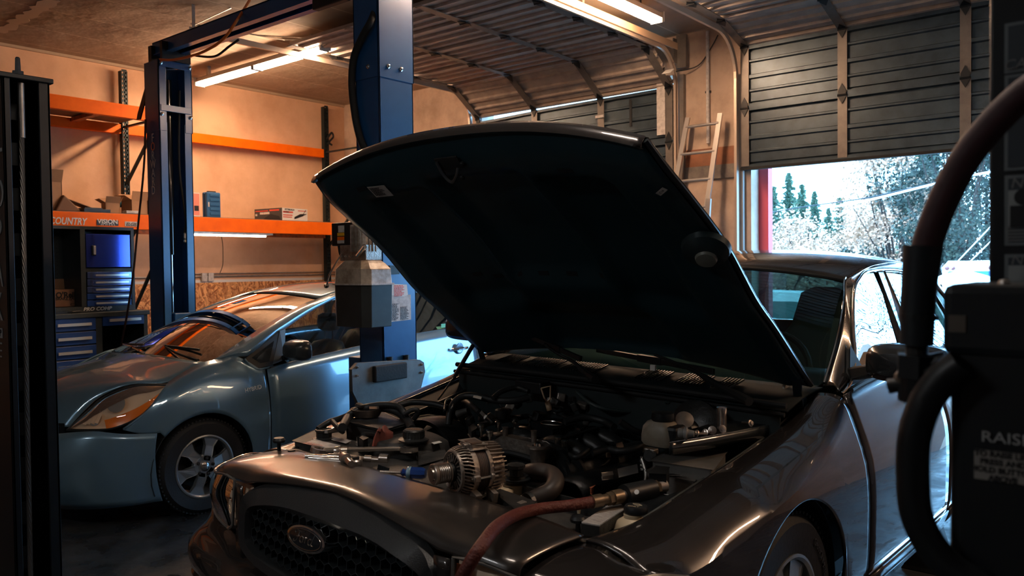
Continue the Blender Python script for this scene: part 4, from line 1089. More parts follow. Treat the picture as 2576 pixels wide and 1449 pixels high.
MB().box((0, 1.80, 1.26), (.05, .04, .10)).build('rain_sensor', m_trim, pri, bevel=.01)
MB().box((-.02, 1.85, 1.235), (.24, .03, .075)).build('rear_view_mirror', m_trim, pri, bevel=.015)
MB().tube([(0, 1.85, 1.20), (0.005, 1.85, 1.13), (0, 1.85, 1.06)], .005, 6).build('air_freshener', m_trim, pri)
MB().grid([[Vector((v, 1.90, 1.335)) for v in (.10, .46)], [Vector((v, 2.02, 1.30)) for v in (.10, .46)]]).build('sun_visor', m_label, pri, solid=.01)
# wipers
MB().tube([(.62, 1.02, .985), (.40, 1.00, 1.02), (.20, 1.03, 1.045), (.12, 1.05, 1.05)], [.012, .009, .007, .005], 8, smooth=5).build('wiper', m_trim, pri, smooth=True)
MB().bar((.10, 1.06, 1.055), (.50, 1.10, 1.045), .012, .016).build('wiper_blade', m_trim, pri)
MB().tube([(-.05, .98, 1.00), (-.25, .98, 1.035), (-.42, 1.0, 1.045)], [.012, .009, .006], 8, smooth=5).build('wiper', m_chrome, pri, smooth=True)
MB().bar((-.18, 1.04, 1.05), (-.58, 1.08, 1.03), .012, .016).build('wiper_blade', m_trim, pri)
# emblem, handles, window sticker
a, b = Q(612, 984, v=.853), Q(660, 972, v=.853)
text('emblem', 'HYBRID', .042, frame_T(((a+b)/2+Vector((.004, 0, 0))), (b-a), (0, 0, 1)), mat('bright emblem', (.80, .82, .82), .35, .2), pri, ext=.003, bold=.0, sx=.9)
for p in (Q(1158, 876, v=.868),):
    o = MB().tube([p+Vector((-.01, -.10, 0)), p+Vector((.025, -.06, 0)), p+Vector((.028, .05, 0)), p+Vector((-.01, .10, 0))], .013, 8, smooth=5).build('door_handle', m_chrome, pri, smooth=True)
    MB().lathe([(.05, 0), (.04, .004), (.001, .001)], p-Vector((.008, 0, 0)), (1, 0, 0), 18).build('handle_recess', m_pp, o)
o = MB().tube([Vector((.858, 2.25, .90)), Vector((.885, 2.29, .90)), Vector((.885, 2.40, .905)), Vector((.858, 2.44, .905))], .013, 8, smooth=5).build('door_handle', m_pp, pri, smooth=True)
a, b = Q(1110, 815, v=.79), Q(1127, 823, v=.79)
MB().bb((a.x-.002, a.y, b.z), (a.x, b.y, a.z)).build('window_sticker', mat('green sticker', (.10, .40, .22), .5), pri)
# rear closing
rr = []
for w, u in ((.25, 4.38), (.6, 4.44), (.9, 4.43), (1.1, 4.36), (1.2, 4.25)):
    rr.append([Vector((v*(.76 if w < 1 else .62), u-.05*abs(v)**3, w)) for v in rng(-1, 1, 9)])
MB().grid(rr).build('tailgate', m_pp, pri, smooth=True, solid=.01)
MB().bb((-.66, 3.55, .40), (.66, 4.20, .95)).build('boot_liner', m_trim, pri)

# ================================================================== black sedan with its bonnet up
m_sp = mat('near-black metallic paint', (.030, .026, .025), .26, .45, coat=1.0, coatr=.012)
m_sp_in = mat('satin under-bonnet black', (.012, .036, .046), .36, .2)  # teal flare glow put into the black
m_sph = mat('dusty near-black paint', (.036, .032, .030), .30, .35, coat=.8, coatr=.10)
m_gut = mat('black gutter paint', (.008, .012, .015), .5, .1)
m_gs = glass('sedan glass', (.30, .44, .42), k=.6)
m_surr = mat('textured black grille plastic', (.022, .024, .026), .42, bump=.15, bscale=220)
sed = empty('sedan_car', 'near-black sedan with its bonnet raised and the engine bay open', 'car')
sed.matrix_world = SEDM
SHW = [(.0, .60), (.16, .80), (.24, .86), (.36, .90), (.52, .93), (.72, .955), (.9, .975), (1.1, .985), (3.9, .985), (4.7, .95), (5.2, .84)]
STM = [(.10, -.10), (.18, -.06), (.27, -.022), (.34, -.004), (.50, .0), (.60, -.001), (.70, -.010), (.78, -.032), (.86, -.062), (.93, -.088), (.98, -.11)]
def sv(u, w): return lerp_tab(SHW, u)+lerp_tab(STM, w)
NUT = [(0, .03), (.3, .045), (.45, .062), (.6, .085), (.7, .11), (.8, .16), (.86, .24), (.90, .36), (.93, .52), (.955, .72), (.975, 1.0)]
def NU(v): return lerp_tab(NUT, abs(v))
NPL = spl([Vector((v, u, 0)) for v, u in NUT], 5)          # nose plan curve, centre to side
def nose_path(v0, v1, n=16, u_end=None):
    pts = [p for p in NPL if v0-.0001 <= p.x <= v1+.0001]
    if u_end is not None: pts = [p for p in NPL if p.x >= v0-.0001 and p.y <= u_end]
    return pts
GUT = [(.37, .70, .702), (.55, .735, .712), (.70, .757, .742), (.90, .772, .778), (1.2, .79, .828), (1.45, .80, .878), (1.66, .812, .945)]
def gut(u): return Vector((lerp_tab([(a, b) for a, b, c in GUT], u), u, lerp_tab([(a, c) for a, b, c in GUT], u)))
# -------- front fenders
def fender(name):
    rows = []
    us = sorted(rng(.37, 1.638, 46)+[.735, .74, 1.405, 1.41])
    for u in us:
        g = gut(u); cv = g.x+.085+(.02 if u < .9 else .0); cw_ = g.z+.026
        sh = g.z-.065
        arc = arch(u, 1.075, .36, .345, 0)
        if u < .46: bot = lerp_tab([(.37, .668), (.46, .655)], u)
        elif u < .60: bot = lerp_tab([(.46, .655), (.52, .62), (.56, .58), (.60, .50)], u)
        elif u < .74: bot = .46
        else: bot = arc if arc > 0 else .245
        if arc > 0: bot = max(bot, arc) if u > .74 else bot
        if u < .46: vs_ = max(0, (u-.37)/.09)
        ctl = [g, Vector((g.x+.045, u, g.z+.002)), Vector((min(cv, sv(u, sh)-.03), u, g.z-.010)), Vector((min(cv+.055, sv(u, sh)-.012), u, g.z-.036))]
        n = 12
        low = []
        for k in range(n+1):
            w = sh+(bot-sh)*k/n; low.append(Vector((sv(u, w), u, w)))
        if bot > sh: low = [Vector((sv(u, bot), u, bot-.0005*k)) for k in range(n+1)]
        col = spl(ctl+[low[0]], 4)[:-1]+low
        rows.append(col)
    return MB().grid(list(reversed(rows))).build(name, m_sp, sed, smooth=True, solid=.01)
fe = fender('front_fender'); fe_l = mirror(fe)
def nose_patch():
    lo, hi = [], []
    n = 16
    path = [p for p in NPL if .6985 <= p.x <= .906]
    sec = [Vector((.700, .374, .702)), Vector((.745, .374, .703)), Vector((.80, .374, .688)), Vector((.85, .374, .678)), Vector((.902, .374, .670))]
    sec = spl(sec, 6)
    rows = []
    for i, p in enumerate(path):
        b = Vector((p.x, p.y+.006, lerp_tab([(.505, .700), (.6, .702), (.7, .684), (.8, .668), (.86, .668), (.90, .672), (.925, .64)], p.x)+.004))
        a = sec[int(round(i/(len(path)-1)*(len(sec)-1)))]
        rows.append([a.lerp(b, f)+Vector((0, -.006, .014))*math.sin(PI*f)*(1-i/(len(path)-1))**.6 for f in rng(0, 1, 8)])
    return MB().grid(rows).build('fender_nose', m_sp, sed, smooth=True, solid=.006)
mirror(nose_patch())
# inner gutter strips and aprons
for s in (1, -1):
    r1 = []; r2 = []; r3 = []
    for u in rng(.40, 1.66, 20):
        g = gut(u); r1.append(Vector((s*(g.x-.001), u, g.z-.004))); r2.append(Vector((s*(g.x-.050), u, g.z-.045))); r3.append(Vector((s*(g.x-.075), u, .40)))
    MB().grid([r1, r2] if s > 0 else [r2, r1]).build('gutter_channel', m_gut, sed, solid=.004, off=0)
    MB().grid([r2, r3]).build('inner_apron', m_gut, sed, solid=.004, off=0)
    MB().tube([p+Vector((-s*.012, 0, .006)) for p in r2], .006, 6).build('apron_seal', mat('grey body seal', (.05, .055, .055), .5), sed, smooth=True)
# -------- header panel above grille and lamps
def header():
    rows = []
    vs = rng(-.695, .695, 41)
    for v in vs:
        a = abs(v)
        top_w = .751-.024*(a/.7)**2-(.012*max(0, (a-.5)/.2)**2)
        ru = .335+.03*(a/.7)**2
        fu = NU(a)+.085-.075*min(1, a/.6)
        
        # front lower edge: grille top edge in the middle, lamp top edge outside
        lo = (.748-.045*(a/.45)**2) if a < .45 else lerp_tab([(.45, .702), (.505, .702), (.6, .704), (.7, .688)], a)
        c0 = Vector((v, ru, top_w)); c1 = Vector((v, (ru+fu)/2, top_w+.005-.002*(a/.7))); c2 = Vector((v, fu+.02, (lo+top_w)/2+.008)); c3 = Vector((v, fu-.004, lo))
        rows.append(spl([c0, c1, c2, c3], 5))
    # the strip between grille and lamp
    return MB().grid(list(reversed(rows))).build('header_panel', m_sph, sed, smooth=True, solid=.008)
hd = header()
for s in (1, -1):
    rr = []
    for w in rng(.46, .695, 8):
        rr.append([Vector((s*v, NU(v)+.006, w)) for v in rng(.455, .505, 4)])
    MB().grid(rr if s < 0 else [list(reversed(r)) for r in rr]).build('lamp_divider', m_sp, sed, smooth=True, solid=.006)
    MB().bar((s*.700, .385, .70), (s*.705, .275, .655), .006, .012).build('seam_strip', m_chrome if s < 0 else m_black, sed)
# -------- grille
def fs(v, w, off=0): return Vector((v, NU(v)+off+.05*max(0, w-.5)+.75*max(0, w-.665), w))
gx0, gw0, gw1 = .47, .455, .748
def gtop(v): return gw1-.055*(abs(v)/.47)**2.4
def gbot(v): return .452+.02*(abs(v)/.47)**2
def ring(k, hx, inset, off, n=96):
    r = []
    for i in range(n):
        a = 2*PI*i/n; c, s_ = math.cos(a), math.sin(a); e = .34
        x = math.copysign(abs(c)**e, c); y = math.copysign(abs(s_)**e, s_)
        v = (hx-inset)*x; t, b = gtop(v)-inset*k, gbot(v)+inset*.75
        w = (t+b)/2+(t-b)/2*y
        r.append(fs(v, w, off))
    return r
rA = ring(1, gx0, 0, .004); rB = ring(1, gx0, .010, -.012); rC = ring(1.3, gx0, .045, -.008); rD = ring(1.35, gx0, .058, .02); rE = ring(1.35, gx0, .058, .06)
MB().grid([rE, rD, rC, rB, rA], closed=True).build('grille_surround', m_surr, sed, smooth=True)
MB().add([p+Vector((0, .03, 0)) for p in rE], [tuple(range(96))]).build('grille_backing', m_black, sed)
hx = MB(); hs_ = .0225; dx = hs_*math.sqrt(3)
def inside(v, w):
    return abs(v) < .415 and gbot(v)+.05 < w < gtop(v)-.085 or (abs(v) < .405 and gbot(v)+.043 < w < gtop(v)-.075)
segs = set()
j = 0; w = .45
while w < .80:
    i0 = (-.45 + (dx/2 if j % 2 else 0))
    v = i0
    while v < .45:
        if inside(v, w):
            vs = [(v+hs_*math.cos(PI/6+k*PI/3), w+hs_*math.sin(PI/6+k*PI/3)) for k in range(6)]
            for k in range(6):
                a, b = vs[k], vs[(k+1) % 6]
                key = tuple(sorted([(round(a[0]*2000), round(a[1]*2000)), (round(b[0]*2000), round(b[1]*2000))]))
                kk = tuple(sorted([(round(a[0]*250), round(a[1]*250)), (round(b[0]*250), round(b[1]*250))]))
                if kk in segs: continue
                segs.add(kk)
                A0, B0, A1, B1 = fs(a[0], a[1], .012), fs(b[0], b[1], .012), fs(a[0], a[1], .055), fs(b[0], b[1], .055)
                d = (B0-A0).normalized(); nn_ = Vector((-d.z, 0, d.x))*.0011
                hx.add([A0+nn_, B0+nn_, B1+nn_, A1+nn_, A0-nn_, B0-nn_, B1-nn_, A1-nn_], [(0, 1, 2, 3), (7, 6, 5, 4), (0, 4, 5, 1), (3, 2, 6, 7)])
        v += dx
    w += hs_*1.5; j += 1
hx.build('grille_mesh', mat('honeycomb plastic', (.03, .036, .04), .30), sed)
# badge
bp = Vector((-.03, NU(.03)+.02+.0, .632)); tilt = math.radians(-6)
bT = frame_T(bp+Vector((0, -.028, 0)), (1, .02, 0), (0, .2, 1))
def oval(rx, ry, z0, z1, nm, m, par, r2=None):
    n = 40; mb = MB(); P = [(rx*math.cos(2*PI*k/n), ry*math.sin(2*PI*k/n)) for k in range(n)]
    k2 = .93
    mb.grid([[Vector((x, y, z0)) for x, y in P], [Vector((x, y, z1-.001)) for x, y in P], [Vector((x*k2, y*k2, z1)) for x, y in P]], closed=True)
    mb.f.append(tuple(2*n+k for k in range(n)))
    o = mb.build(nm, m, par, smooth=True); o.data.transform(bT); return o
bd = oval(.089, .036, -.04, .008, 'badge', m_chrome, sed)
oval(.080, .0305, .006, .0095, 'badge_face', mat('badge enamel', (.010, .013, .018), .2, coat=1), bd)
sg = MB()
n = 40; P = [(.075*math.cos(2*PI*k/n), .0268*math.sin(2*PI*k/n), .010) for k in range(n)]
sg.tube([Vector(p) for p in P]+[Vector(P[0])], .0009, 5); o = sg.build('badge_line', m_steel, bd); o.data.transform(bT)
# the script letters of the badge, drawn as strokes
def stroke(pts, r=.0022, k=6):
    return spl([Vector((x, y, .0100)) for x, y in pts], k), r
SL = [
 [(-.044, .010), (-.046, .015), (-.038, .020), (-.022, .017), (-.008, .019), (-.002, .022)],
 [(-.026, .018), (-.030, .004), (-.038, -.010), (-.048, -.014), (-.050, -.008)],
 [(-.036, .002), (-.026, .003), (-.020, .005)],
 [(-.012, .006), (-.019, .002), (-.021, -.007), (-.015, -.012), (-.008, -.008), (-.006, .001), (-.011, .006), (-.004, .003), (.002, .004)],
 [(.002, .006), (.005, .003), (.003, -.010)], [(.004, -.002), (.009, .006), (.015, .005)],
 [(.032, .004), (.025, .006), (.019, .0), (.019, -.009), (.025, -.012), (.032, -.005)],
 [(.046, .022), (.040, .010), (.034, -.004), (.035, -.011), (.044, -.010)]]
sc_ = MB()
for s_ in SL:
    p, r = stroke(s_); sc_.tube(p, r*.75, 6)
o = sc_.build('badge_script', m_steel, bd, smooth=True); o.data.transform(bT)
# -------- headlamps (lens wraps round the corner)
TOPW = [(.505, .700), (.6, .702), (.7, .684), (.8, .668), (.86, .668), (.90, .672), (.925, .64)]
BOTW = [(.505, .560), (.53, .535), (.6, .535), (.7, .548), (.8, .566), (.86, .578), (.90, .585), (.925, .605)]
m_lamp_in = mat('warm lamp reflector', (.90, .68, .50), .5, .15)
def headlamp(s):
    path = [p for p in NPL if .500 <= p.x <= .93]
    def P(p, f, off, shr=0):
        t, b = lerp_tab(TOPW, p.x)-shr, lerp_tab(BOTW, p.x)+shr
        nrm = Vector((.35+.6*min(1, p.y/.3), -.8, .25)).normalized()
        w = b+(t-b)*f; q = Vector((p.x, p.y+.10*max(0, w-.6), w))+nrm*(off+.016*math.sin(PI*f))
        return Vector((q.x*s, q.y, q.z))
    g = MB().grid([[P(p, f, .006) for p in path] for f in rng(0, 1, 7)]).build('headlamp', m_glc, sed, smooth=True)
    bk = [[P(p, f, -.055-.02*math.sin(f*PI), .012) for p in path] for f in rng(0, 1, 7)]
    MB().grid(bk).build('lamp_reflector', m_lamp_in, g, smooth=False)
    hou = MB()
    for f in (0, 1): hou.grid([[P(p, f, .004) for p in path], [P(p, f, -.06, .010) for p in path]])
    hou.build('lamp_housing', mat('lamp housing', (.25, .22, .20), .3, .4), g)
    rim_ = MB().tube([P(p, 0, .008) for p in path]+[P(p, 1, .008) for p in reversed(path)]+[P(path[0], 0, .008)], .0055, 6).build('lamp_seal', mat('clear lens edge', (.12, .11, .10), .25, coat=.8), g, smooth=True)
    # facets of the main bowl
    fc = MB(); random.seed(3)
    pb = [p for p in path if .56 < p.x < .84]
    for i in range(0, len(pb)-2, 2):
        for k in range(4):
            f0, f1 = .12+.2*k, .12+.2*k+.18
            a, b_, c, d = P(pb[i], f0, -.045), P(pb[i+2], f0, -.045), P(pb[i+2], f1, -.045), P(pb[i], f1, -.045)
            j_ = random.uniform(-.012, .012)
            fc.add([a, b_, c+Vector((0, j_, 0)), d+Vector((0, j_*.5, 0))], [(0, 1, 2, 3)])
    fc.build('reflector_facets', m_lamp_in, g)
    MB().lathe([(.004, -.03), (.017, -.028), (.017, .012), (.010, .024), (.001, .027)], P(pb[len(pb)//2], .45, -.045), (s*.3, -1, 0), 16).build('lamp_bulb', m_chrome, g, smooth=True)
    # inner amber indicator
    pi_ = [p for p in path if p.x < .565]
    MB().grid([[P(p, f, -.035) for p in pi_] for f in rng(.42, .88, 4)]).build('indicator', mat('dark amber', (.42, .09, .02), .2, coat=1), g, smooth=True)
    MB().grid([[P(p, f, -.02) for p in [q for q in path if .566 < q.x < .582]] for f in rng(.05, .95, 5)]).build('lamp_divider', m_chrome, g)
    # side marker, amber, with reeded squares
    ps = [p for p in path if p.x > .872]
    MB().grid([[P(p, f, -.012) for p in ps] for f in rng(.10, .55, 4)]).build('side_marker', m_amber, g, smooth=True)
    rd_ = MB()
    for i in range(0, len(ps)-1):
        for k in range(3):
            c = (P(ps[i], .62+.12*k, -.012)+P(ps[i+1], .62+.12*k, -.012))/2; rd_.box(c, (.011, .016, .011), rot=(0, 0, s*.9))
    rd_.build('reeded_reflector', m_lamp_in, g, bevel=.002)
    return g
headlamp(1); headlamp(-1)
# -------- bumper
BNU = [(0, -.045), (.3, -.03), (.5, -.012), (.7, .02), (.82, .06), (.89, .14), (.93, .26), (.96, .42), (.975, .60), (.982, .735)]
def bumper():
    half = spl([Vector((v, u, 0)) for v, u in BNU], 5)
    full = [Vector((-p.x, p.y, 0)) for p in reversed(half[1:])]+half
    rows = []
    for k, (w, du) in enumerate(((.18, .10), (.22, .05), (.28, .02), (.33, .012), (.345, .022), (.36, .008), (.40, .0), (.43, .004), (.455, .02), (.475, .045), (.50, .072), (.54, .09), (.60, .10))):
        r = []
        for p in full:
            a = abs(p.x); top = .475 if a < .45 else lerp_tab([(.45, .475), (.52, .525), (.7, .538), (.85, .565), (.90, .583), (.93, .588), (.96, .592), (.970, .583), (.976, .49), (.985, .46)], a)
            ww = w if w < .43 else .43+(w-.43)*max(0.05, (top-.43))/.17
            f = 1 if p.y < .15 else max(0, 1-(p.y-.15)/.5)
            r.append(Vector((p.x, p.y+du*f, ww)))
        rows.append(r)
    return MB().grid(rows).build('front_bumper', m_sp, sed, smooth=True, solid=.008)
bumper()
gi = MB()
for w in (.235, .255, .275): gi.grid([[Vector((v, lerp_tab(BNU, abs(v))+.022, w+dz)) for v in rng(-.5, .5, 15)] for dz in (0, .008)])
gi.build('bumper_intake', m_black, sed)
# -------- doors, sills, rear
sbelt = [(1.65, .945), (1.8, .958), (2.2, .975), (3.0, 1.0), (3.6, 1.01), (4.2, 1.0), (5.2, .93)]
def sb(u): return (None, lerp_tab(sbelt, u))
for nm, a, b in (('front_door', 1.644, 2.66), ('rear_door', 2.67, 3.52)):
    o = side_panel(nm, sed, sv, rng(a, b, 20), sb, lambda u: max(.315, arch(u, 3.99, .36, .355, 0)), m_sp, 16); mirror(o)
    o = side_panel('door_moulding', sed, lambda u, w: sv(u, w)+.012, rng(a+.003, b-.003, 8), lambda u: (None, .318), lambda u: .262, m_sp, 3); mirror(o)
    o = MB().tube([Vector((sv(u, .32)+.010, u, .322)) for u in rng(a, b, 8)], .004, 6).build('moulding_strip', m_chrome, sed, smooth=True); mirror(o)
o = side_panel('sill', sed, lambda u, w: sv(u, .26)-.018-.2*(.25-w)*(w < .25), rng(1.44, 3.62, 10), lambda u: (None, .262), lambda u: .19, m_sp, 3); mirror(o)
o = MB().tube([Vector((sv(u, .24)-.008, u, .248)) for u in rng(1.44, 3.6, 10)], .005, 6).build('sill_strip', m_chrome, sed, smooth=True); mirror(o)
o = side_panel('rear_quarter', sed, sv, sorted(rng(3.53, 5.1, 30)), lambda u: (None, lerp_tab(sbelt, u)), lambda u: max(arch(u, 3.99, .36, .355, 0), 0) or (.25 if u > 4.34 or u < 3.64 else .3), m_sp, 12); mirror(o)
MB().grid([[Vector((v*lerp_tab([(0, .90), (1, .86)], t), 4.25+.9*t, .985-.045*t+.02*(1-v*v))) for v in rng(-1, 1, 9)] for t in rng(0, 1, 8)]).build('boot_lid', m_sp, sed, smooth=True, solid=.01)
MB().grid([[Vector((v*.86, 5.14-.05*abs(v)**3+.02*math.sin(w*4), w)) for v in rng(-1, 1, 9)] for w in rng(.25, .94, 6)]).build('rear_panel', m_sp, sed, smooth=True, solid=.01)
# crease line + belt chrome
o = MB().tube([Vector((sv(u, lerp_tab(sbelt, u))+.006, u, lerp_tab(sbelt, u)+.004)) for u in rng(1.72, 3.5, 20)], .009, 6).build('belt_moulding', m_trim, sed, smooth=True); mirror(o)
# -------- greenhouse
RCs = [(2.42, 1.392), (2.55, 1.428), (2.8, 1.465), (3.1, 1.482), (3.4, 1.465), (3.6, 1.42)]
REs = [(2.42, .62), (2.55, .625), (2.8, .635), (3.1, .64), (3.4, .64), (3.6, .64)]
rows = []
for i in range(20):
    u = 2.42+1.18*i/19
    rows.append([Vector((lerp_tab(REs, u)*k, u+.07*k*k*max(0, 1-i/5), lerp_tab(RCs, u)-.052*k*k-.02*abs(k)**7)) for k in rng(-1, 1, 21)])
MB().grid(rows).build('roof', m_sp, sed, smooth=True, solid=.012)
def wsr(t, n=21):
    r = []
    for v in rng(-1, 1, n):
        B = Vector((.80*v, 1.60+.10*v*v, .968-.004*v*v)); T = Vector((.60*v, 2.40+.08*v*v, 1.385-.055*v*v))
        p = B.lerp(T, t)+Vector((0, -.03, .045))*math.sin(PI*t)*(1-.2*v*v); r.append(p)
    return r
MB().grid([wsr(t) for t in rng(0, 1, 12)]).build('windscreen', m_gs, sed, smooth=True)
fr_ = MB(); fr_.tube([p+Vector((0, .004, .004)) for p in wsr(1.0)], .010, 6); fr_.build('windscreen_seal', m_trim, sed, smooth=True)
# A pillar + cant rail
PIN = [(1.70, .80, .964), (1.95, .752, 1.10), (2.2, .688, 1.235), (2.40, .62, 1.325), (2.5, .61, 1.345), (2.8, .635, 1.40), (3.1, .64, 1.415), (3.4, .64, 1.40)]
POT = [(1.66, .875, .955), (1.75, .875, .985), (1.85, .855, 1.06), (1.99, .80, 1.20), (2.13, .755, 1.305), (2.28, .725, 1.352), (2.46, .70, 1.380), (2.8, .70, 1.385), (3.1, .70, 1.355), (3.4, .74, 1.24)]
ins = spl([Vector((v, u, w)) for u, v, w in PIN], 6); ots = spl([Vector((v, u, w)) for u, v, w in POT], 6)
ots = [ots[int(round(i*(len(ots)-1)/(len(ins)-1)))] for i in range(len(ins))]
rows = [[a.lerp(b, f)+Vector((.6, -.2, .6)).normalized()*.022*math.sin(PI*f) for a, b in zip(ots, ins)] for f in rng(0, 1, 6)]
o = MB().grid(rows).build('roof_pillar', m_sp, sed, smooth=True, solid=.012); mirror(o)
o = MB().tube([p+Vector((.008, 0, -.006)) for p in ots], .006, 6).build('window_frame_trim', m_chrome, sed, smooth=True); mirror(o)
o = MB().tube([p+Vector((.004, .0, .010)) for p in ins[:28]], .005, 6).build('pillar_trim', m_chrome, sed, smooth=True); mirror(o)
# B pillar, rear pillar, fillers
o = MB().prism([(.875, 2.52, 1.0), (.70, 2.62, 1.375), (.70, 2.70, 1.375), (.89, 2.62, 1.0)], (-.03, 0, 0)).build('centre_pillar', m_sp, sed, bevel=.006); mirror(o)
rp = MB().grid([[Vector((.64, 3.40, 1.42)), Vector((.64, 3.60, 1.385)), Vector((.70, 4.0, 1.13)), Vector((.72, 4.28, 1.0))],
               [Vector((.70, 3.40, 1.36)), Vector((.72, 3.50, 1.27)), Vector((.80, 3.75, 1.08)), Vector((.87, 3.95, 1.0))]]).build('rear_pillar', m_sp, sed, smooth=True, solid=.01); mirror(rp)
o = MB().prism([(.74, 3.30, 1.30), (.73, 3.36, 1.30), (.89, 3.46, 1.0), (.89, 3.40, 1.0)], (-.02, 0, 0)).build('door_frame', m_trim, sed); mirror(o)
def sgl(u0, u1, nm='door_glass'):
    rr = []
    for u in rng(u0, u1, 10):
        b = lerp_tab(sbelt, u); t = lerp_tab([(x[0], x[2]) for x in POT], u) if u < 3.4 else 1.24-(u-3.4)*.5; tv = lerp_tab([(x[0], x[1]) for x in POT], u) if u < 3.4 else .76
        rr.append([Vector((sv(u, b)-.02+(tv-.008-sv(u, b)+.02)*f, u, b+(t-b)*f)) for f in rng(0, 1, 4)])
    o = MB().grid(rr).build(nm, m_gs, sed, smooth=True); mirror(o)
sgl(1.76, 2.56); sgl(2.68, 3.36)
MB().grid([[Vector((v*(.60+.08*t), 3.58+.66*t, 1.405-.40*t+.03*math.sin(PI*t))) for v in rng(-1, 1, 9)] for t in rng(0, 1, 8)]).build('rear_window', m_gs, sed, smooth=True)
# mirror
mc = S(2265, 915, v=1.06)
rows = []
for f, sx_, sz_ in ((-.075, .02, .012), (-.07, .085, .04), (-.04, .125, .060), (.0, .135, .068), (.05, .135, .068), (.065, .128, .062)):
    rows.append([Vector((mc.x+.02+math.copysign(abs(math.cos(a))**.5, math.cos(a))*sx_, mc.y+f, mc.z+math.copysign(abs(math.sin(a))**.5, math.sin(a))*sz_)) for a in [2*PI*k/28 for k in range(28)]])
m_ = MB(); m_.grid(rows, closed=True); m_.f.append(tuple(range(27, -1, -1)))
mo = m_.build('door_mirror', mat('satin black mirror', (.010, .012, .014), .25, coat=.5), sed, smooth=True)
MB().add([p-Vector((0, .001, 0)) for p in rows[-1]], [tuple(range(28))]).build('mirror_glass', m_chrome, mo)
MB().prism([(.86, 1.76, .975), (.86, 1.93, .98), (.845, 1.80, 1.10)], (.02, 0, 0)).bar((.86, 1.82, 1.0), (mc.x-.08, mc.y, mc.z-.03), .07, .045).build('mirror_stalk', m_trim, mo, bevel=.008)
mirror(mo)
# wheels, housings, floor, interior
for s in (1, -1):
    wheel(sed, (s*.835, 1.075, .345-.02), .338, .205, .215, 7, 'b', s)
    wheel(sed, (s*.835, 3.99, .345-.02), .338, .205, .215, 7, 'b', s)
    for uc in (1.075, 3.99):
        lin = MB(); rows = []
        for x in (s*.60, s*.955):
            rows.append([Vector((x, uc+math.cos(a)*.352, .36+math.sin(a)*.352)) for a in rng(-.3, PI+.3, 20)])
        lin.grid(rows).build('wheel_housing', m_trim, sed, solid=.004)
for s_, ch in ((1, 0),):
    t_ = 'CrossCLIMATE'
    for i, ch in enumerate(t_):
        a = .62+i*.052*-1+.25
        c = Vector((.835+.1185, 1.075+math.cos(a)*.272, .325+math.sin(a)*.272))
        text('tyre_lettering', ch, .030, frame_T(c, (0, math.sin(a), -math.cos(a)), (0, math.cos(a), math.sin(a))), mat('raised rubber letters', (.035, .036, .038), .5), sed, ext=.001)
MB().bb((-.80, 1.44, .20), (.80, 3.6, .26)).build('cabin_floor', m_trim, sed)
MB().bb((-.62, .14, .20), (.62, 1.60, .36)).build('engine_cradle', m_dirt, sed)
MB().bb((-.60, 3.6, .25), (.60, 5.0, .60)).build('boot_floor', m_trim, sed)
MB().bb((-.78, 1.56, .26), (.78, 1.60, .93)).build('bulkhead', m_gut, sed)
ds = MB(); ds.grid([[Vector((v, u, w)) for v in rng(-.78, .78, 7)] for u, w in ((1.66, .955), (1.85, .99), (2.02, .985), (2.08, .93), (2.05, .60))])
ds.build('dashboard', mat('teal-grey dash', (.03, .04, .038), .6), sed, smooth=True, solid=.01)
m_cloth = mat('grey seat cloth', (.055, .07, .065), .8)
def sseat(v, u, back=0):
    s = MB(); rows = []
    for dz, dy, hw_, th in ((.45, 0, .25, .10), (.65, .03, .27, .12), (.9, .09, .26, .11), (1.02, .12, .22, .10), (1.10, .14, .16, .08), (1.20, .15, .135, .07), (1.26, .155, .12, .06), (1.29, .155, .06, .03)):
        rows.append([Vector((v+hw_*math.copysign(abs(math.cos(a))**.6, math.cos(a)), u+dy+th*math.sin(a), dz)) for a in [2*PI*k/20 for k in range(20)]])
    s.grid(rows, closed=True); s.f.append(tuple(7*20+k for k in range(20)))
    o = s.build('seat', m_cloth, sed, smooth=True)
    MB().bb((v-.26, u-.52, .32), (v+.26, u+.02, .50)).build('seat_cushion', m_cloth, o, bevel=.05)
p = S(2040, 800, v=.40)
sseat(.40, 2.62); sseat(-.40, 2.62)
MB().bb((-.72, 3.35, .35), (.72, 3.50, .98)).build('rear_bench', m_cloth, sed, bevel=.05)
MB().bb((-.12, 2.28, 1.30), (.12, 2.31, 1.365)).build('rear_view_mirror', m_trim, sed, bevel=.01)
st = MB(); ring_ = [Vector((.40+.19*math.cos(a), 2.10+.19*math.sin(a)*.42, .93+.19*math.sin(a)*.9)) for a in [2*PI*k/28 for k in range(29)]]
st.tube(ring_, .014, 8).tube([ring_[0], (.4, 2.08, .92), ring_[14]], .012, 6); st.build('steering_wheel', m_trim, sed, smooth=True)
o = MB().tube([Vector((.995, 2.40, .86)), Vector((1.01, 2.42, .862)), Vector((1.01, 2.55, .865)), Vector((.98, 2.58, .865))], .012, 8).build('door_handle', m_sp, sed, smooth=True)
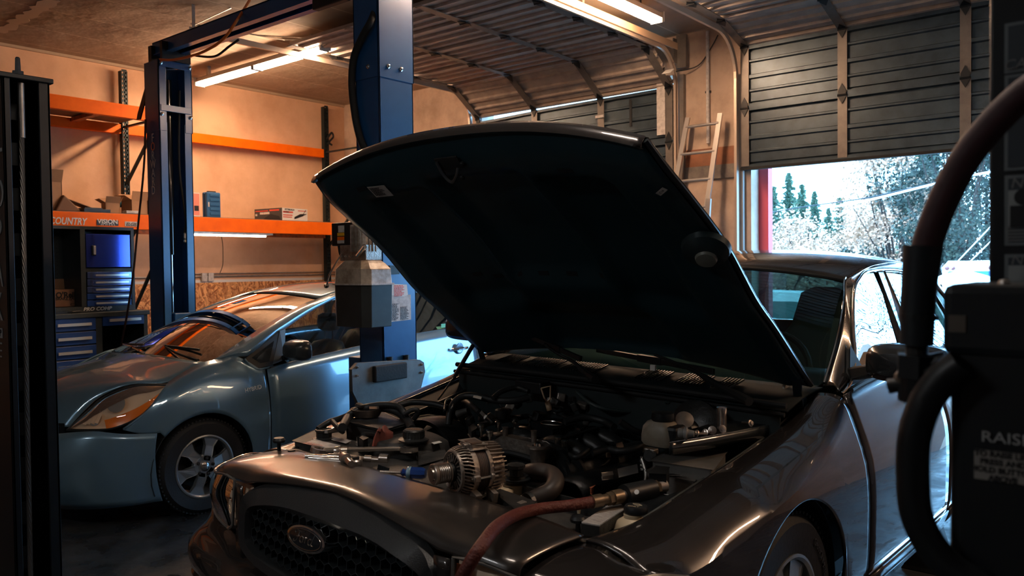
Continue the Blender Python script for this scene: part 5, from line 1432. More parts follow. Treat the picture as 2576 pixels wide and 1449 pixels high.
# -------- cowl with louvres, seals, wipers
def cw_row(t):
    return [Vector((.80*v, 1.355+.03*v*v+(.245+.07*v*v)*t, .925+.045*t-.012*v*v+.012*math.sin(PI*t))) for v in rng(-1, 1, 21)]
cwl = MB().grid([cw_row(t) for t in rng(0, 1, 6)]).build('cowl_panel', mat('cowl plastic', (.008, .013, .015), .75, spec=.2), sed, smooth=True, solid=.006)
for c0, c1 in ((-.62, -.50), (-.46, -.28), (-.24, -.06), (.14, .26), (.32, .44), (.48, .56)):
    n = int((c1-c0)/.013); lv = MB()
    for i in range(n):
        v = c0+(i+.5)*(c1-c0)/n
        lv.bar((v, 1.44, .958), (v, 1.50, .968), .006, .006); lv.bar((v+.004, 1.50, .968), (v+.004, 1.555, .978), .006, .006)
    lv.build('louvre', m_black, cwl)

for w_, u_, r_ in ((.945, 1.345, .011), (.915, 1.33, .008)):
    MB().tube([Vector((.80*v, u_+.03*v*v, w_-.012*v*v)) for v in rng(-1, 1, 21)], r_, 8).build('cowl_seal', m_rubber, sed, smooth=True)
MB().grid([[Vector((.78*v, 1.34+.03*v*v, w)) for v in rng(-1, 1, 13)] for w in (.62, .91)]).build('firewall', mat('firewall black', (.014, .022, .024), .5), sed, solid=.006)
def wiper(pts, b0, b1, nm):
    P = [S(*p[:2], w=p[2]) for p in pts]
    o = MB().tube(P, [.016, .012, .008, .006, .006], 8, smooth=5).build('wiper', m_trim, sed, smooth=True)
    a, b = S(b0[0], b0[1], w=b0[2]), S(b1[0], b1[1], w=b1[2])
    MB().bar(a, b, .014, .022).bar(a.lerp(b, .4), a.lerp(b, .6), .022, .03).build('wiper_blade', m_black, o, bevel=.003)
    return o
wiper([(1497, 955, .985), (1470, 935, 1.0), (1445, 912, 1.01), (1395, 885, 1.04), (1370, 865, 1.06)], (1340, 850, 1.075), (1462, 903, 1.015), 'a')
wiper([(1885, 1010, .975), (1800, 965, 1.0), (1740, 930, 1.02), (1680, 905, 1.035), (1648, 893, 1.045)], (1502, 880, 1.02), (1796, 935, 1.01), 'b')
a = S(1643, 925, w=1.0)
MB().box(a, (.022, .01, .022)).build('washer_clip', m_white, sed)
# -------- raised bonnet
HER = [(1.555, .822, .985), (1.497, .82, 1.03), (1.277, .815, 1.20), (1.13, .812, 1.305), (.946, .806, 1.475), (.752, .795, 1.610), (.66, .785, 1.675), (.58, .765, 1.752)]
he_ = spl([Vector((v, u, w)) for u, v, w in HER], 4)
NH = Vector((0, .61, .79))
def hoodp(i, k, off=0.):
    e = he_[i]; t = i/(len(he_)-1); s = abs(k)
    ctr = Vector((0, e.y, e.z))+NH*(.075+.015*math.sin(PI*t))
    tip = Vector((0, -.62, .50))*.09*max(0, (t-.75)/.25)**1.5      # the front edge bows forward
    rear = Vector((0, .79, -.61))*(-.02)*(1-t)
    p = ctr+tip+rear
    f = s**2.3
    q = p*(1-f)+Vector((0, e.y, e.z))*f
    q.x = e.x*k-.020*t-.004
    return q+NH*off
ks = rng(-1, 1, 33); nI = len(he_)
outer = [[hoodp(i, k, .010) for k in ks] for i in range(nI)]
MB().grid(outer).build('bonnet', m_sp, sed, smooth=True, solid=.003, off=0)
bon = sed.children[-1]
bon = [o for o in sed.children if o.name.startswith('bonnet')][0]
def ub(i, k):
    t = i/(nI-1); d = 0
    # pressed ribs and hollows of the inner panel
    def sm(a, b, x): x = min(1, max(0, (x-a)/(b-a))); return x*x*(3-2*x)
    border = sm(.0, .10, 1-abs(k))*sm(0, .08, t)*sm(0, .10, 1-t)
    hollow = 0
    for (c, r_, t0, t1) in ((0, .26, .42, .84), (-.52, .17, .30, .80), (.52, .17, .30, .80), (.0, .36, .08, .27)):
        hollow = max(hollow, sm(r_+.05, r_-.03, abs(k-c*1.0))*sm(t0-.04, t0+.05, t)*sm(t1+.04, t1-.05, t))
    return -.012-.030*border+.040*hollow
ks2 = rng(-.985, .985, 81)
inn = []
NI = 60
for a in range(NI+1):
    x = (nI-1)*(.012+.976*a/NI); i = min(nI-2, int(x)); f = x-i; r = []
    for k in ks2:
        r.append(hoodp(i, k, ub(x, k)).lerp(hoodp(i+1, k, ub(x, k)), f))
    inn.append(r)
MB().grid(list(reversed(inn))).build('bonnet_inner_panel', m_sp_in, bon, smooth=True, solid=.002, off=0)
# edges
def hpt(t, k, off=0.):
    x = t*(nI-1); i = min(nI-2, int(x)); f = x-i
    return hoodp(i, k, off).lerp(hoodp(i+1, k, off), f)
eb = MB()
for k in (-1, 1): eb.tube([hpt(t, k*.995, -.002) for t in rng(0, 1, 40)], .009, 6)
eb.tube([hpt(0, k, -.002) for k in rng(-.995, .995, 30)], .009, 6); 
eb.build('hemmed_edge', mat('hem paint', (.03, .035, .038), .3, .3), bon, smooth=True)
lip = MB(); lip.grid([[hpt(1, k, o_)+Vector((0, -.004, 0))*j for k in rng(-.99, .99, 41)] for j, o_ in ((0, .012), (1, .0), (1, -.016), (0, -.03), (-4, -.034))])
lip.build('front_lip', m_sp, bon, smooth=True, solid=.003, off=0)
def hoodT(px, py):
    # nearest point of the inner panel to a surveyed pixel
    c = SEDI @ EYE; d = ((SEDI @ (EYE+ray(px, py)))-c).normalized(); best = None
    for a in range(2, NI-1):
        for b in range(2, 79):
            q = inn[a][b]; e = (q-c)-d*((q-c).dot(d)); L = e.length
            if best is None or L < best[0]: best = (L, a, b)
    _, a, b = best
    o = inn[a][b]; dx_ = (inn[a][b+1]-inn[a][b-1]).normalized(); dy_ = (inn[a+1][b]-inn[a-1][b]).normalized()
    n = dx_.cross(dy_); 
    if n.y > 0: n = -n
    return o, dx_, dy_, n
def on_hood(px, py, w, h, m, nm, ang=0., th=.0015, lift=.004):
    o, dx_, dy_, n = hoodT(px, py); c, s_ = math.cos(ang), math.sin(ang); X = dx_*c+dy_*s_; Y = -dx_*s_+dy_*c; o = o+n*lift
    return MB().prism([o-X*w/2-Y*h/2, o+X*w/2-Y*h/2, o+X*w/2+Y*h/2, o-X*w/2+Y*h/2], n*th).build(nm, m, bon), o+n*(th+.0004), X, Y
_, o, X, Y = on_hood(957, 474, .085, .065, m_label, 'emission_label', -.15)
pr = MB(); rows_of_type(pr, o-X*.036+Y*.025, X, Y, .06, 8, .0062, seed=7); pr.build('small_print', m_ink, bon)
_, o, X, Y = on_hood(1660, 480, .034, .016, m_label, 'sticker', .5)
text('small_print', 'C16', .010, frame_T(o, X, Y), m_ink, bon, ext=.0002)
on_hood(1145, 810, .07, .012, mat('grey sticker', (.16, .15, .14), .6), 'sticker', 1.1)
# latch
o, dx_, dy_, n = hoodT(1135, 405)
la = MB(); LT = frame_T(o+n*.006, dx_, dy_)
def hb_(mb): 
    mb.v = [tuple(LT @ Vector(p)) for p in mb.v]; return mb
hb_(MB().bb((-.055, -.022, 0), (.055, .03, .006))).build('latch_plate', m_dirt, bon, bevel=.004)
hb_(MB().tube([(-.04, .02, .012), (-.035, -.03, .02), (-.005, -.055, .03), (.035, -.03, .03), (.045, -.01, .016)], .006, 8, smooth=6)).build('latch_striker', mat('dark zinc', (.10, .11, .115), .35, .7), bon, smooth=True)
for x, y in ((-.055, -.035), (.02, -.06), (.06, -.005)): hb_(MB().lathe([(.010, 0), (.010, .006), (.006, .01), (.001, .01)], (x, y, 0), (0, 0, 1), 10)).build('bolt', m_dirt, bon)
# dark slots
for px, py, w_, h_ in ((913, 470, .05, .022), (1425, 433, .06, .018), (1200, 690, .05, .02), (1255, 690, .05, .02), (1310, 690, .05, .02), (1370, 690, .05, .02), (1440, 692, .05, .02), (1510, 694, .05, .02), (1150, 440, .02, .02)):
    on_hood(px, py, w_, h_, m_black, 'slot', 0, th=.001, lift=.002)
# lamp under the bonnet
o, dx_, dy_, n = hoodT(1786, 615)
T_ = frame_T(o+n*.004, dx_, dy_)
q = MB().lathe([(.075, 0), (.07, .018), (.045, .034), (.001, .036)], (0, 0, 0), (0, 0, 1), 28); q.v = [tuple(T_ @ Vector(p)) for p in q.v]
ul = q.build('under_bonnet_lamp', mat('teal grey cover', (.02, .035, .04), .35, .2), bon, smooth=True)
q = MB().lathe([(.034, 0), (.03, .010), (.001, .012)], (.0, -.01, .034), (0, 0, 1), 20); q.v = [tuple(T_ @ Vector(p)) for p in q.v]
q.build('lamp_lens', mat('dusty lens', (.16, .17, .15), .3), bon, smooth=True)
# hinges and gas struts
for s in (1, -1):
    MB().bar((s*.775, 1.55, .88), (s*.78, 1.50, 1.03), .03, .012).build('bonnet_hinge', m_gut, sed)
a, b, c = S(1190, 868, v=-.74), S(1142, 950, v=-.735), S(1102, 1005, v=-.70)
MB().tube([a, b], .010, 8).build('gas_strut', m_black, sed, smooth=True); MB().tube([b, c], .0045, 8).build('gas_strut_rod', m_steel, sed, smooth=True)
a, b = S(1990, 915, v=.70), S(1960, 1040, v=.70)
MB().bar(a, b, .030, .012, upv=(1, 0, 0)).build('bonnet_stay', m_zinc, sed)
MB().tube([b, S(1922, 1060, v=.68)], .007, 8).lathe([(.012, -.012), (.012, .012)], b, (1, 0, 0), 10).build('stay_pivot', m_steel, sed)

# ================================================================== engine bay (parts of the sedan)
m_pl = mat('dusty black plastic', (.022, .023, .023), .55, noise=(.060, .055, .050), nscale=9, bump=.25, bscale=35)
m_pl2 = mat('engine black', (.012, .014, .015), .4, noise=(.028, .027, .026), nscale=14, bump=.25, bscale=40)
m_hose = mat('rubber hose', (.014, .016, .017), .5)
m_hose_b = mat('brown-black hose', (.035, .026, .022), .5)
m_cream = mat('yellowed reservoir plastic', (.52, .42, .28), .45)
m_grn = mat('warm brown print', (.45, .22, .10), .5)
def SW(px, py, w): return S(px, py, w=w)
def sbox(name, pts, w, h, m, par=None, bev=.006):
    # a box given by surveyed corners of its top at height w, h deep
    P = [SW(x, y, w) for x, y in pts]
    return MB().prism(P, (0, 0, -h)).build(name, m, par or sed, bevel=bev)
def shose(name, pts, r, m=None, par=None, sm=6, n=10):
    return MB().tube([SW(*p) for p in pts], r, n, smooth=sm).build(name, m or m_hose, par or sed, smooth=True)
def scyl(name, px, py, w, prof, m, par=None, axis=(0, 0, 1), n=24, sm=True):
    return MB().lathe(prof, SW(px, py, w), axis, n).build(name, m, par or sed, smooth=sm)
# radiator top cover, sculpted
rows = []
random.seed(12)
for j, u in enumerate(rng(.325, .66, 12)):
    r = []
    for v in rng(-.69, .69, 30):
        w = .728-.015*abs(v)-(.02 if j > 9 else 0)
        if v > .12: w -= .045*min(1, (v-.12)/.08)*(1 if j > 2 else j/3)
        if -.15 < v < .10 and j > 3: w += .012
        if j == 0: w = .742-.02*(v/.7)**2; 
        w += .004*math.sin(v*17+j)
        uu = u+.03*(v/.7)**2*(1-j/11)
        r.append(Vector((v, uu, w)))
    rows.append(r)
MB().grid(rows).build('radiator_cover', m_pl, sed, smooth=True, solid=.012)
MB().grid([[Vector((v, .665, w)) for v in rng(-.66, .66, 9)] for w in (.45, .70)]).build('cover_skirt', m_pl2, sed, solid=.006)
# push fasteners and latches on the cover
for px, py, w in ((702, 1126, .745), (1454, 1330, .69)):
    p = SW(px, py, w)
    o = MB().lathe([(.007, -.02), (.007, .018), (.021, .020), (.023, .028), (.018, .036), (.001, .038)], p, (0, 0, 1), 14).build('rubber_stop', m_black, sed, smooth=True)
    MB().lathe([(.020, -.021), (.034, -.021), (.034, -.017), (.020, -.017)], p, (0, 0, 1), 20).build('stop_ring', m_label if px > 1000 else m_black, o)
for px, py, w in ((733, 1132, .745), (1385, 1318, .69)):
    scyl('cover_hole', px, py, w, [(.013, -.004), (.013, .001)], m_black)
MB().bar(SW(948, 1186, .735), SW(975, 1196, .725), .004, .05).build('bracket', m_gut, sed)
MB().bar(SW(1268, 1283, .70), SW(1320, 1262, .71), .02, .006).build('bracket', m_zinc, sed)
# battery with two labels
sbox('battery', [(740, 1108), (836, 1062), (1012, 1092), (905, 1146)], .735, .20, m_pl, bev=.008)
def lab(name, pts, w, m=m_label, par=None):
    P = [SW(x, y, w) for x, y in pts]; return MB().prism(P, (0, 0, .0012)).build(name, m, par or sed)
b_ = lab('battery_label', [(771, 1113), (791, 1105), (857, 1121), (836, 1131)], .742)
lab('battery_label', [(833, 1106), (846, 1100), (884, 1109), (870, 1116)], .742)
pr = MB(); o = SW(777, 1112, .745); X = SW(840, 1126, .745)-o; rows_of_type(pr, o, X, Vector((0, 1, 0)), .10, 4, .008, seed=4); pr.build('small_print', mat('faded red print', (.5, .2, .16), .6), b_)
# battery terminal, cap
o = scyl('power_steering_cap', 815, 1094, .75, [(.045, -.02), (.045, -.012), (.03, -.008), (.03, .012), (.034, .014), (.034, .022), (.001, .022)], m_pl2, n=8)
MB().bar(SW(820, 1086, .785), SW(845, 1080, .775), .012).build('clamp_bolt', m_zinc, o)
o = sbox('terminal_clamp', [(900, 1100), (912, 1096), (926, 1101), (914, 1106)], .79, .07, m_pl2, bev=.004)
MB().tube([SW(914, 1095, .79), SW(935, 1096, .78), SW(950, 1106, .76)], .011, 8, smooth=4).build('cable', m_hose, sed, smooth=True)
scyl('terminal_bolt', 902, 1120, .745, [(.012, 0), (.012, .012), (.007, .014), (.007, .03), (.001, .03)], m_zinc, n=6)
# air filter box with lid and dish
sbox('air_filter_box', [(872, 1060), (956, 1038), (1020, 1070), (968, 1082)], .80, .12, m_pl, bev=.006)
MB().prism([SW(*p, .80) for p in ((868, 1062), (956, 1036), (1024, 1070), (966, 1085))], (0, 0, .006)).build('filter_lid', m_pl2, sed, bevel=.003)
# fan shroud arch
c = SW(1085, 1100, .68)
sh_ = MB(); R0 = []
for a in rng(.02, PI-.02, 26): R0.append(Vector((math.cos(a), 0, math.sin(a))))
cc = Vector((-.46, .86, .585))
sh_.grid([[cc+p*.205+Vector((0, y, 0)) for p in R0] for y in (0, .12)]); sh_.grid([[cc+p*r+Vector((0, 0, 0)) for p in R0] for r in (.205, .19)]); sh_.grid([[cc+p*.19+Vector((0, y, 0)) for p in R0] for y in (0, .12)])
sh_.build('fan_shroud', m_pl2, sed, smooth=True)
MB().grid([[cc+p*r+Vector((0, .04+.02*r, 0)) for p in R0] for r in (.03, .12)]).build('fan_hub', m_black, sed)
# degas tank
rows = []
pts_ = [(932, 1122), (985, 1100), (1060, 1096), (1108, 1108), (1128, 1124), (1090, 1140), (1010, 1142), (945, 1136)]
ctr_ = SW(1030, 1128, .76)
for k, (sc, w) in enumerate(((1.06, .62), (1.06, .72), (1.0, .755), (.85, .772), (.4, .778))):
    rows.append([Vector((ctr_.x+(SW(x, y, .74).x-ctr_.x)*sc, ctr_.y+(SW(x, y, .74).y-ctr_.y)*sc, w)) for x, y in pts_])
rows = [spl(r, 4, closed=True) for r in rows]
t_ = MB(); t_.grid(rows, closed=True); t_.f.append(tuple(4*32+k for k in range(32)))
dg = t_.build('coolant_tank', m_pl, sed, smooth=True)
o = MB().lathe([(.052, 0), (.055, .006), (.038, .010), (.037, .012), (.037, .036), (.033, .040), (.001, .041)], SW(1041, 1108, .785), (0, 0, 1), 28).build('tank_cap', m_pl2, dg, smooth=True)
q = MB()
for k in range(20):
    a = 2*PI*k/20; q.box(SW(1041, 1108, .785)+Vector((math.cos(a)*.037, math.sin(a)*.037, .024)), (.004, .005, .022), rot=(0, 0, a))
q.build('cap_grip', m_pl2, dg)
text('lettering', 'MOTOR\nCOOLANT', .011, frame_T(SW(1041, 1108, .785)+Vector((0, 0, .0412)), (.9, .4, 0), (-.4, .9, 0)), m_grn, dg, ext=.0002)
lab('tank_label', [(1085, 1114), (1105, 1110), (1112, 1113), (1092, 1118)], .776, m_white, dg)
sbox('coolant_overflow', [(1052, 1142), (1112, 1134), (1120, 1150), (1060, 1166)], .745, .06, m_pl, bev=.012)
# splash plate behind the alternator
P = [S(*p, u=1.02) for p in ((1110, 1122), (1117, 1083), (1130, 1062), (1150, 1057), (1166, 1064), (1172, 1085), (1165, 1120))]
MB().prism(P, (0, .006, 0)).build('belt_guard', mat('dark satin guard', (.028, .036, .04), .5), sed)
# wheel-arch domes at both sides
for s in (1, -1):
    rows = []
    for a in rng(0, PI, 14):
        rows.append([Vector((s*v, 1.075+.40*math.cos(a), .33+(.42-.10*max(0, (.70-v)/.2))*math.sin(a)) ) for v in rng(.50, .74, 5)])
    MB().grid(rows).build('inner_arch', mat('arch grey dust', (.05, .048, .045), .6, noise=(.02, .022, .024), nscale=8), sed, smooth=True, solid=.005)
# engine block masses
MB().bb((-.26, .80, .34), (.30, 1.30, .60)).build('engine_block', m_pl2, sed, bevel=.03)
def cover(v0, v1, u0, u1, w, tilt, nm):
    rows = []
    for a in rng(0, PI, 10):
        rows.append([Vector(((v0+v1)/2-(v1-v0)/2*math.cos(a), u, w+.075*math.sin(a)**.7+tilt*(-math.cos(a))*.03)) for u in rng(u0, u1, 8)])
    return MB().grid(rows).build(nm, m_pl2, sed, smooth=True, solid=.008)
cover(-.30, -.12, .84, 1.30, .62, -1, 'cam_cover'); cover(.16, .38, .78, 1.30, .62, 1, 'cam_cover')
# intake manifold runners
for k in range(4):
    for s in (-1, 1):
        u = .92+.105*k
        MB().tube([Vector((s*.02, u, .735)), Vector((s*.10, u, .755)), Vector((s*.19, u+.01, .73)), Vector((s*.24, u+.01, .66))], .032, 10, smooth=5).build('intake_runner', m_pl2, sed, smooth=True)
MB().bb((-.06, .88, .66), (.08, 1.30, .735)).build('intake_plenum', m_pl2, sed, bevel=.02)
ib = sbox('throttle_box', [(1335, 1062), (1395, 1052), (1445, 1065), (1390, 1080)], .80, .05, m_black, bev=.004)
gk = [SW(x, y, .803) for x, y in ((1360, 1062), (1372, 1059), (1395, 1060), (1413, 1064), (1417, 1067), (1410, 1070), (1385, 1069), (1364, 1066))]
MB().tube(gk+[gk[0]], .0022, 6, smooth=4).build('gasket', m_steel, ib, smooth=True)
# fuel rails with injectors/bolts
for a, b in (((1204, 1070, .80), (1330, 1046, .80)), ((1400, 1110, .78), (1500, 1080, .78))):
    MB().bar(SW(*a), SW(*b), .022, .018).build('fuel_rail', m_pl2, sed, bevel=.003)
for px, py, w in ((1210, 1072, .80), (1254, 1064, .80), (1295, 1057, .80), (1334, 1049, .80), (1232, 1086, .79), (1404, 1103, .78), (1420, 1112, .77), (1418, 1058, .78)):
    scyl('rail_bolt', px, py+6, w, [(.006, -.03), (.006, -.008), (.011, -.008), (.011, .004), (.013, .006), (.013, .014), (.009, .017), (.001, .017)], m_steel, n=12)
# cast crossover
P = [(1240, 1108), (1262, 1098), (1352, 1118), (1370, 1133), (1362, 1160), (1330, 1148), (1262, 1140), (1244, 1132)]
cr_ = MB().prism([S(x, y, u=.86) for x, y in P], (0, .05, 0)).build('coolant_crossover', m_cast, sed, bevel=.010)
for px, py in ((1271, 1112), (1343, 1122)):
    MB().lathe([(.016, -.01), (.010, .012), (.010, .052), (.012, .055), (.001, .056)], S(px, py, u=.88), (0, 0, 1), 14).build('mounting_post', m_cast, cr_, smooth=True)
MB().lathe([(.020, -.09), (.026, -.04), (.030, -.01), (.038, 0), (.038, .008), (.020, .008), (.018, -.01)], S(1353, 1126, u=.84), (0, 0, 1), 24).build('thermostat_neck', m_cast, cr_, smooth=True)
MB().lathe([(.015, 0), (.012, .010), (.001, .014)], S(1353, 1126, u=.84)+Vector((0, 0, .006)), (0, 0, 1), 12).build('sensor', m_chrome, cr_, smooth=True)
MB().tube([S(x, y, u=.84) for x, y in ((1246, 1150), (1270, 1138), (1310, 1145), (1350, 1158))], .010, 8, smooth=5).build('hose', m_hose, sed, smooth=True)
# power-steering reservoir
o = MB().lathe([(.036, -.09), (.040, -.02), (.042, 0), (.001, .002)], SW(1292, 1215, .70), (0, 0, 1), 28).build('reservoir', m_cream, sed, smooth=True)
MB().bb(tuple(SW(1252, 1222, .70)+Vector((-.02, -.02, -.05))), tuple(SW(1270, 1222, .70)+Vector((.03, .02, -.004)))).build('reservoir_lug', m_cream, o, bevel=.012)
MB().lathe([(.050, .0), (.053, .004), (.053, .010), (.046, .014), (.044, .020), (.030, .024), (.001, .025)], SW(1297, 1208, .71), (0, 0, 1), 28).build('reservoir_collar', m_black, o, smooth=True)
MB().lathe([(.022, 0), (.024, .022), (.030, .026), (.030, .036), (.001, .040)], SW(1298, 1196, .735), (0, 0, 1), 9).build('reservoir_cap', m_pl2, o)
# radiator hose with clamp
rh = shose('radiator_hose', [(1318, 1268, .67), (1352, 1252, .69), (1385, 1235, .71), (1398, 1210, .73), (1385, 1192, .74), (1352, 1186, .74), (1325, 1190, .72), (1300, 1205, .66)], .028, m_hose_b, n=16)
a, b = SW(1340, 1258, .686), SW(1352, 1252, .69); d = (b-a).normalized()
MB().lathe([(.0295, -.007), (.0305, -.007), (.0305, .007), (.0295, .007)], SW(1332, 1262, .682), tuple(d), 28, cap=False).lathe([(.006, -.012), (.006, .012)], SW(1350, 1275, .69), (1, .3, 0), 8).build('hose_clamp', m_steel, rh)
sbox('air_duct', [(1240, 1250), (1262, 1238), (1330, 1262), (1310, 1285)], .71, .10, m_pl2, bev=.02)
sbox('air_duct', [(1190, 1262), (1250, 1245), (1305, 1280), (1270, 1300)], .695, .06, m_pl2, bev=.02)
# coil cover with label, connectors
cvp = [SW(1405, 1165, .72), SW(1620, 1135, .72)]
cc_ = MB().tube([SW(1418, 1195, .68), SW(1480, 1180, .69), SW(1540, 1168, .69), SW(1610, 1150, .69)], .062, 18, smooth=3).build('air_intake_tube', m_pl2, sed, smooth=True)
MB().tube([SW(1400, 1180, .70), SW(1412, 1176, .70)], .066, 18).tube([SW(1432, 1190, .69), SW(1438, 1188, .69)], .065, 18).build('tube_rings', m_black, cc_, smooth=True)
l_ = lab('tube_label', [(1553, 1180), (1603, 1168), (1606, 1190), (1557, 1202)], .752, mat('silvery label', (.14, .14, .14), .4), sed)
for (px, py, ww) in ((1487, 1222, .66), (1520, 1192, .72), (1525, 1118, .78), (1557, 1120, .77), (1386, 1000, .86)):
    pass
o = sbox('connector', [(1476, 1222), (1486, 1215), (1497, 1220), (1488, 1228)], .69, .02, mat('orange connector', (.85, .25, .12), .4), bev=.002)
sbox('connector', [(1514, 1190), (1540, 1186), (1542, 1194), (1516, 1198)], .745, .012, m_zinc, bev=.002)
sbox('connector', [(1550, 1116), (1564, 1112), (1568, 1124), (1554, 1128)], .78, .015, mat('brown connector', (.28, .17, .11), .45), bev=.002)
sbox('connector', [(1522, 1128), (1532, 1126), (1536, 1138), (1526, 1140)], .76, .015, mat('brown connector', (.28, .17, .11), .45), bev=.002)
sbox('connector', [(1178, 1072), (1190, 1066), (1198, 1076), (1186, 1084)], .80, .03, m_pl, bev=.004)
# dipstick handle (open loop) and oil filler
dk = SW(1375, 1000, .88)
MB().tube([dk+Vector((-.028, 0, .034)), dk+Vector((.012, .01, .046)), dk+Vector((.018, 0, -.005)), dk+Vector((.004, 0, -.018)), dk+Vector((-.012, 0, -.004)), dk+Vector((-.028, 0, .034))], .0035, 6).tube([dk+Vector((.004, 0, -.015)), dk+Vector((.016, 0, -.05))], .011, 10).build('dipstick', mat('tan dipstick', (.55, .38, .24), .4), sed, smooth=True)
# hoses and looms
shose('loom', [(862, 1075, .80), (885, 1040, .82), (930, 1025, .84), (985, 1030, .84), (1020, 1050, .82), (1036, 1080, .80)], .017)
shose('loom', [(930, 1022, .85), (960, 1018, .86), (1000, 1022, .86), (1018, 1040, .84), (1026, 1064, .80)], .012)
shose('loom', [(1005, 1020, .86), (1040, 1012, .87), (1090, 1016, .87), (1125, 1026, .86)], .012)
shose('loom', [(1018, 1042, .84), (1040, 1030, .86), (1052, 1036, .85), (1042, 1054, .82)], .010)
shose('loom', [(800, 1080, .77), (828, 1062, .79), (850, 1055, .80), (875, 1045, .82), (900, 1030, .84)], .012)
shose('loom', [(836, 1060, .80), (852, 1078, .79), (862, 1086, .77)], .010)
shose('heater_hose', [(1128, 1068, .80), (1132, 1040, .84), (1145, 1010, .88), (1170, 996, .90), (1205, 998, .90), (1240, 1006, .89), (1290, 1008, .89), (1330, 1000, .90)], .014)
lab('hose_tag', [(1192, 994), (1212, 999), (1210, 1005), (1190, 1000)], .905, m_white)
shose('fuel_line', [(1130, 1062, .80), (1140, 1035, .84), (1160, 1012, .86), (1175, 1012, .87), (1200, 1032, .86), (1212, 1044, .84)], .012)
MB().tube([SW(1212, 1040, .85), SW(1222, 1050, .84)], .012, 6).tube([SW(1222, 1050, .84), SW(1236, 1062, .82)], .009, 10).build('quick_fitting', m_steel, sed)
shose('loom', [(1240, 1002, .90), (1262, 985, .92), (1300, 975, .93), (1330, 985, .92)], .010)
shose('vacuum_hose', [(1118, 1030, .86), (1122, 1008, .88), (1136, 1004, .88), (1140, 1020, .87), (1128, 1032, .85), (1116, 1022, .86)], .004, m_zinc)
shose('loom', [(1420, 1060, .82), (1470, 1050, .83), (1520, 1060, .82), (1545, 1075, .81)], .014)
shose('loom', [(1490, 1140, .76), (1530, 1130, .77), (1560, 1135, .77), (1600, 1128, .78), (1630, 1105, .80)], .013)
shose('loom', [(1400, 1150, .74), (1420, 1140, .75), (1450, 1150, .75), (1480, 1130, .77)], .010)
shose('loom', [(1560, 1060, .85), (1590, 1080, .82), (1620, 1090, .80), (1640, 1080, .80)], .012)
random.seed(21)
for k in range(22):
    x = random.uniform(1150, 1620); y = random.uniform(1010, 1130); w = .72+.12*(1130-y)/120
    pts = [(x, y, w), (x+random.uniform(10, 30), y-random.uniform(-8, 12), w+.02), (x+random.uniform(30, 60), y+random.uniform(-10, 12), w)]
    shose('wire_loom', pts, random.choice((.004, .006, .008)), random.choice((m_hose, m_pl2, m_dirt)), n=6, sm=5)
for k in range(16):
    x = random.uniform(1150, 1480); y = random.uniform(1000, 1060); w = .80+.06*(1060-y)/60
    MB().box(SW(x, y, w), (random.uniform(.02, .05), random.uniform(.02, .05), random.uniform(.02, .04)), rot=(random.uniform(-.5, .5), random.uniform(-.5, .5), random.uniform(0, 3))).build('engine_connector', random.choice((m_pl, m_pl2, m_cast, m_dirt)), sed, bevel=.004)
MB().tube([SW(1152, 1042, .84), SW(1178, 1032, .86)], [.016, .012, .011], 12).build('vacuum_valve', m_pl, sed, smooth=True)
MB().lathe([(.022, -.02), (.026, 0), (.026, .014), (.018, .018), (.001, .019)], SW(1262, 1040, .83), (0, 0, 1), 20).build('oil_filler_cap', m_pl2, sed, smooth=True)
MB().box(SW(1340, 972, .90), (.14, .07, .05)).build('solenoid_pack', m_black, sed, bevel=.006)
# firewall blister
P = [SW(1450, 985, .90), SW(1500, 1022, .86), SW(1590, 1035, .84), (SW(1650, 1028, .85)), SW(1680, 1010, .90)]
MB().tube(P, .008, 8, smooth=4).build('firewall_flange', mat('firewall flange', (.03, .045, .045), .45), sed, smooth=True)
# brake booster and master cylinder
bo = MB().lathe([(.02, -.02), (.10, -.02), (.108, -.01), (.110, .01), (.095, .025), (.04, .04), (.03, .07)], S(1752, 1084, u=1.27), (-.1, -1, .15), 36).build('brake_booster', m_pl2, sed, smooth=True)
rs = MB(); rows = []
c = SW(1664, 1110, .83)
for dz, a_, b_2 in ((-.01, .055, .045), (.0, .062, .05), (.02, .062, .05), (.05, .058, .045), (.066, .045, .036), (.072, .03, .03)):
    rows.append([c+Vector((math.copysign(abs(math.cos(t))**.6, math.cos(t))*a_, math.copysign(abs(math.sin(t))**.6, math.sin(t))*b_2, dz)) for t in [2*PI*k/24 for k in range(24)]])
rs.grid(rows, closed=True); rs.f.append(tuple(range(23, -1, -1))); rs.f.append(tuple(5*24+k for k in range(24)))
br = rs.build('brake_fluid_reservoir', mat('dusty tan reservoir', (.33, .28, .22), .4, noise=(.25, .21, .16), nscale=20), sed, smooth=True)
MB().lathe([(.036, 0), (.038, .006), (.036, .026), (.001, .030)], c+Vector((.004, .0, .070)), (0, 0, 1), 24).build('reservoir_cap', m_black, br, smooth=True)
MB().box(c+Vector((.052, .0, .028)), (.05, .075, .065)).build('reservoir_sleeve', m_black, br, bevel=.012)
MB().lathe([(.028, 0), (.030, .014), (.001, .020)], c+Vector((.055, .05, .066)), (.5, -.6, .6), 18).build('reservoir_lobe', m_zinc, br, smooth=True)
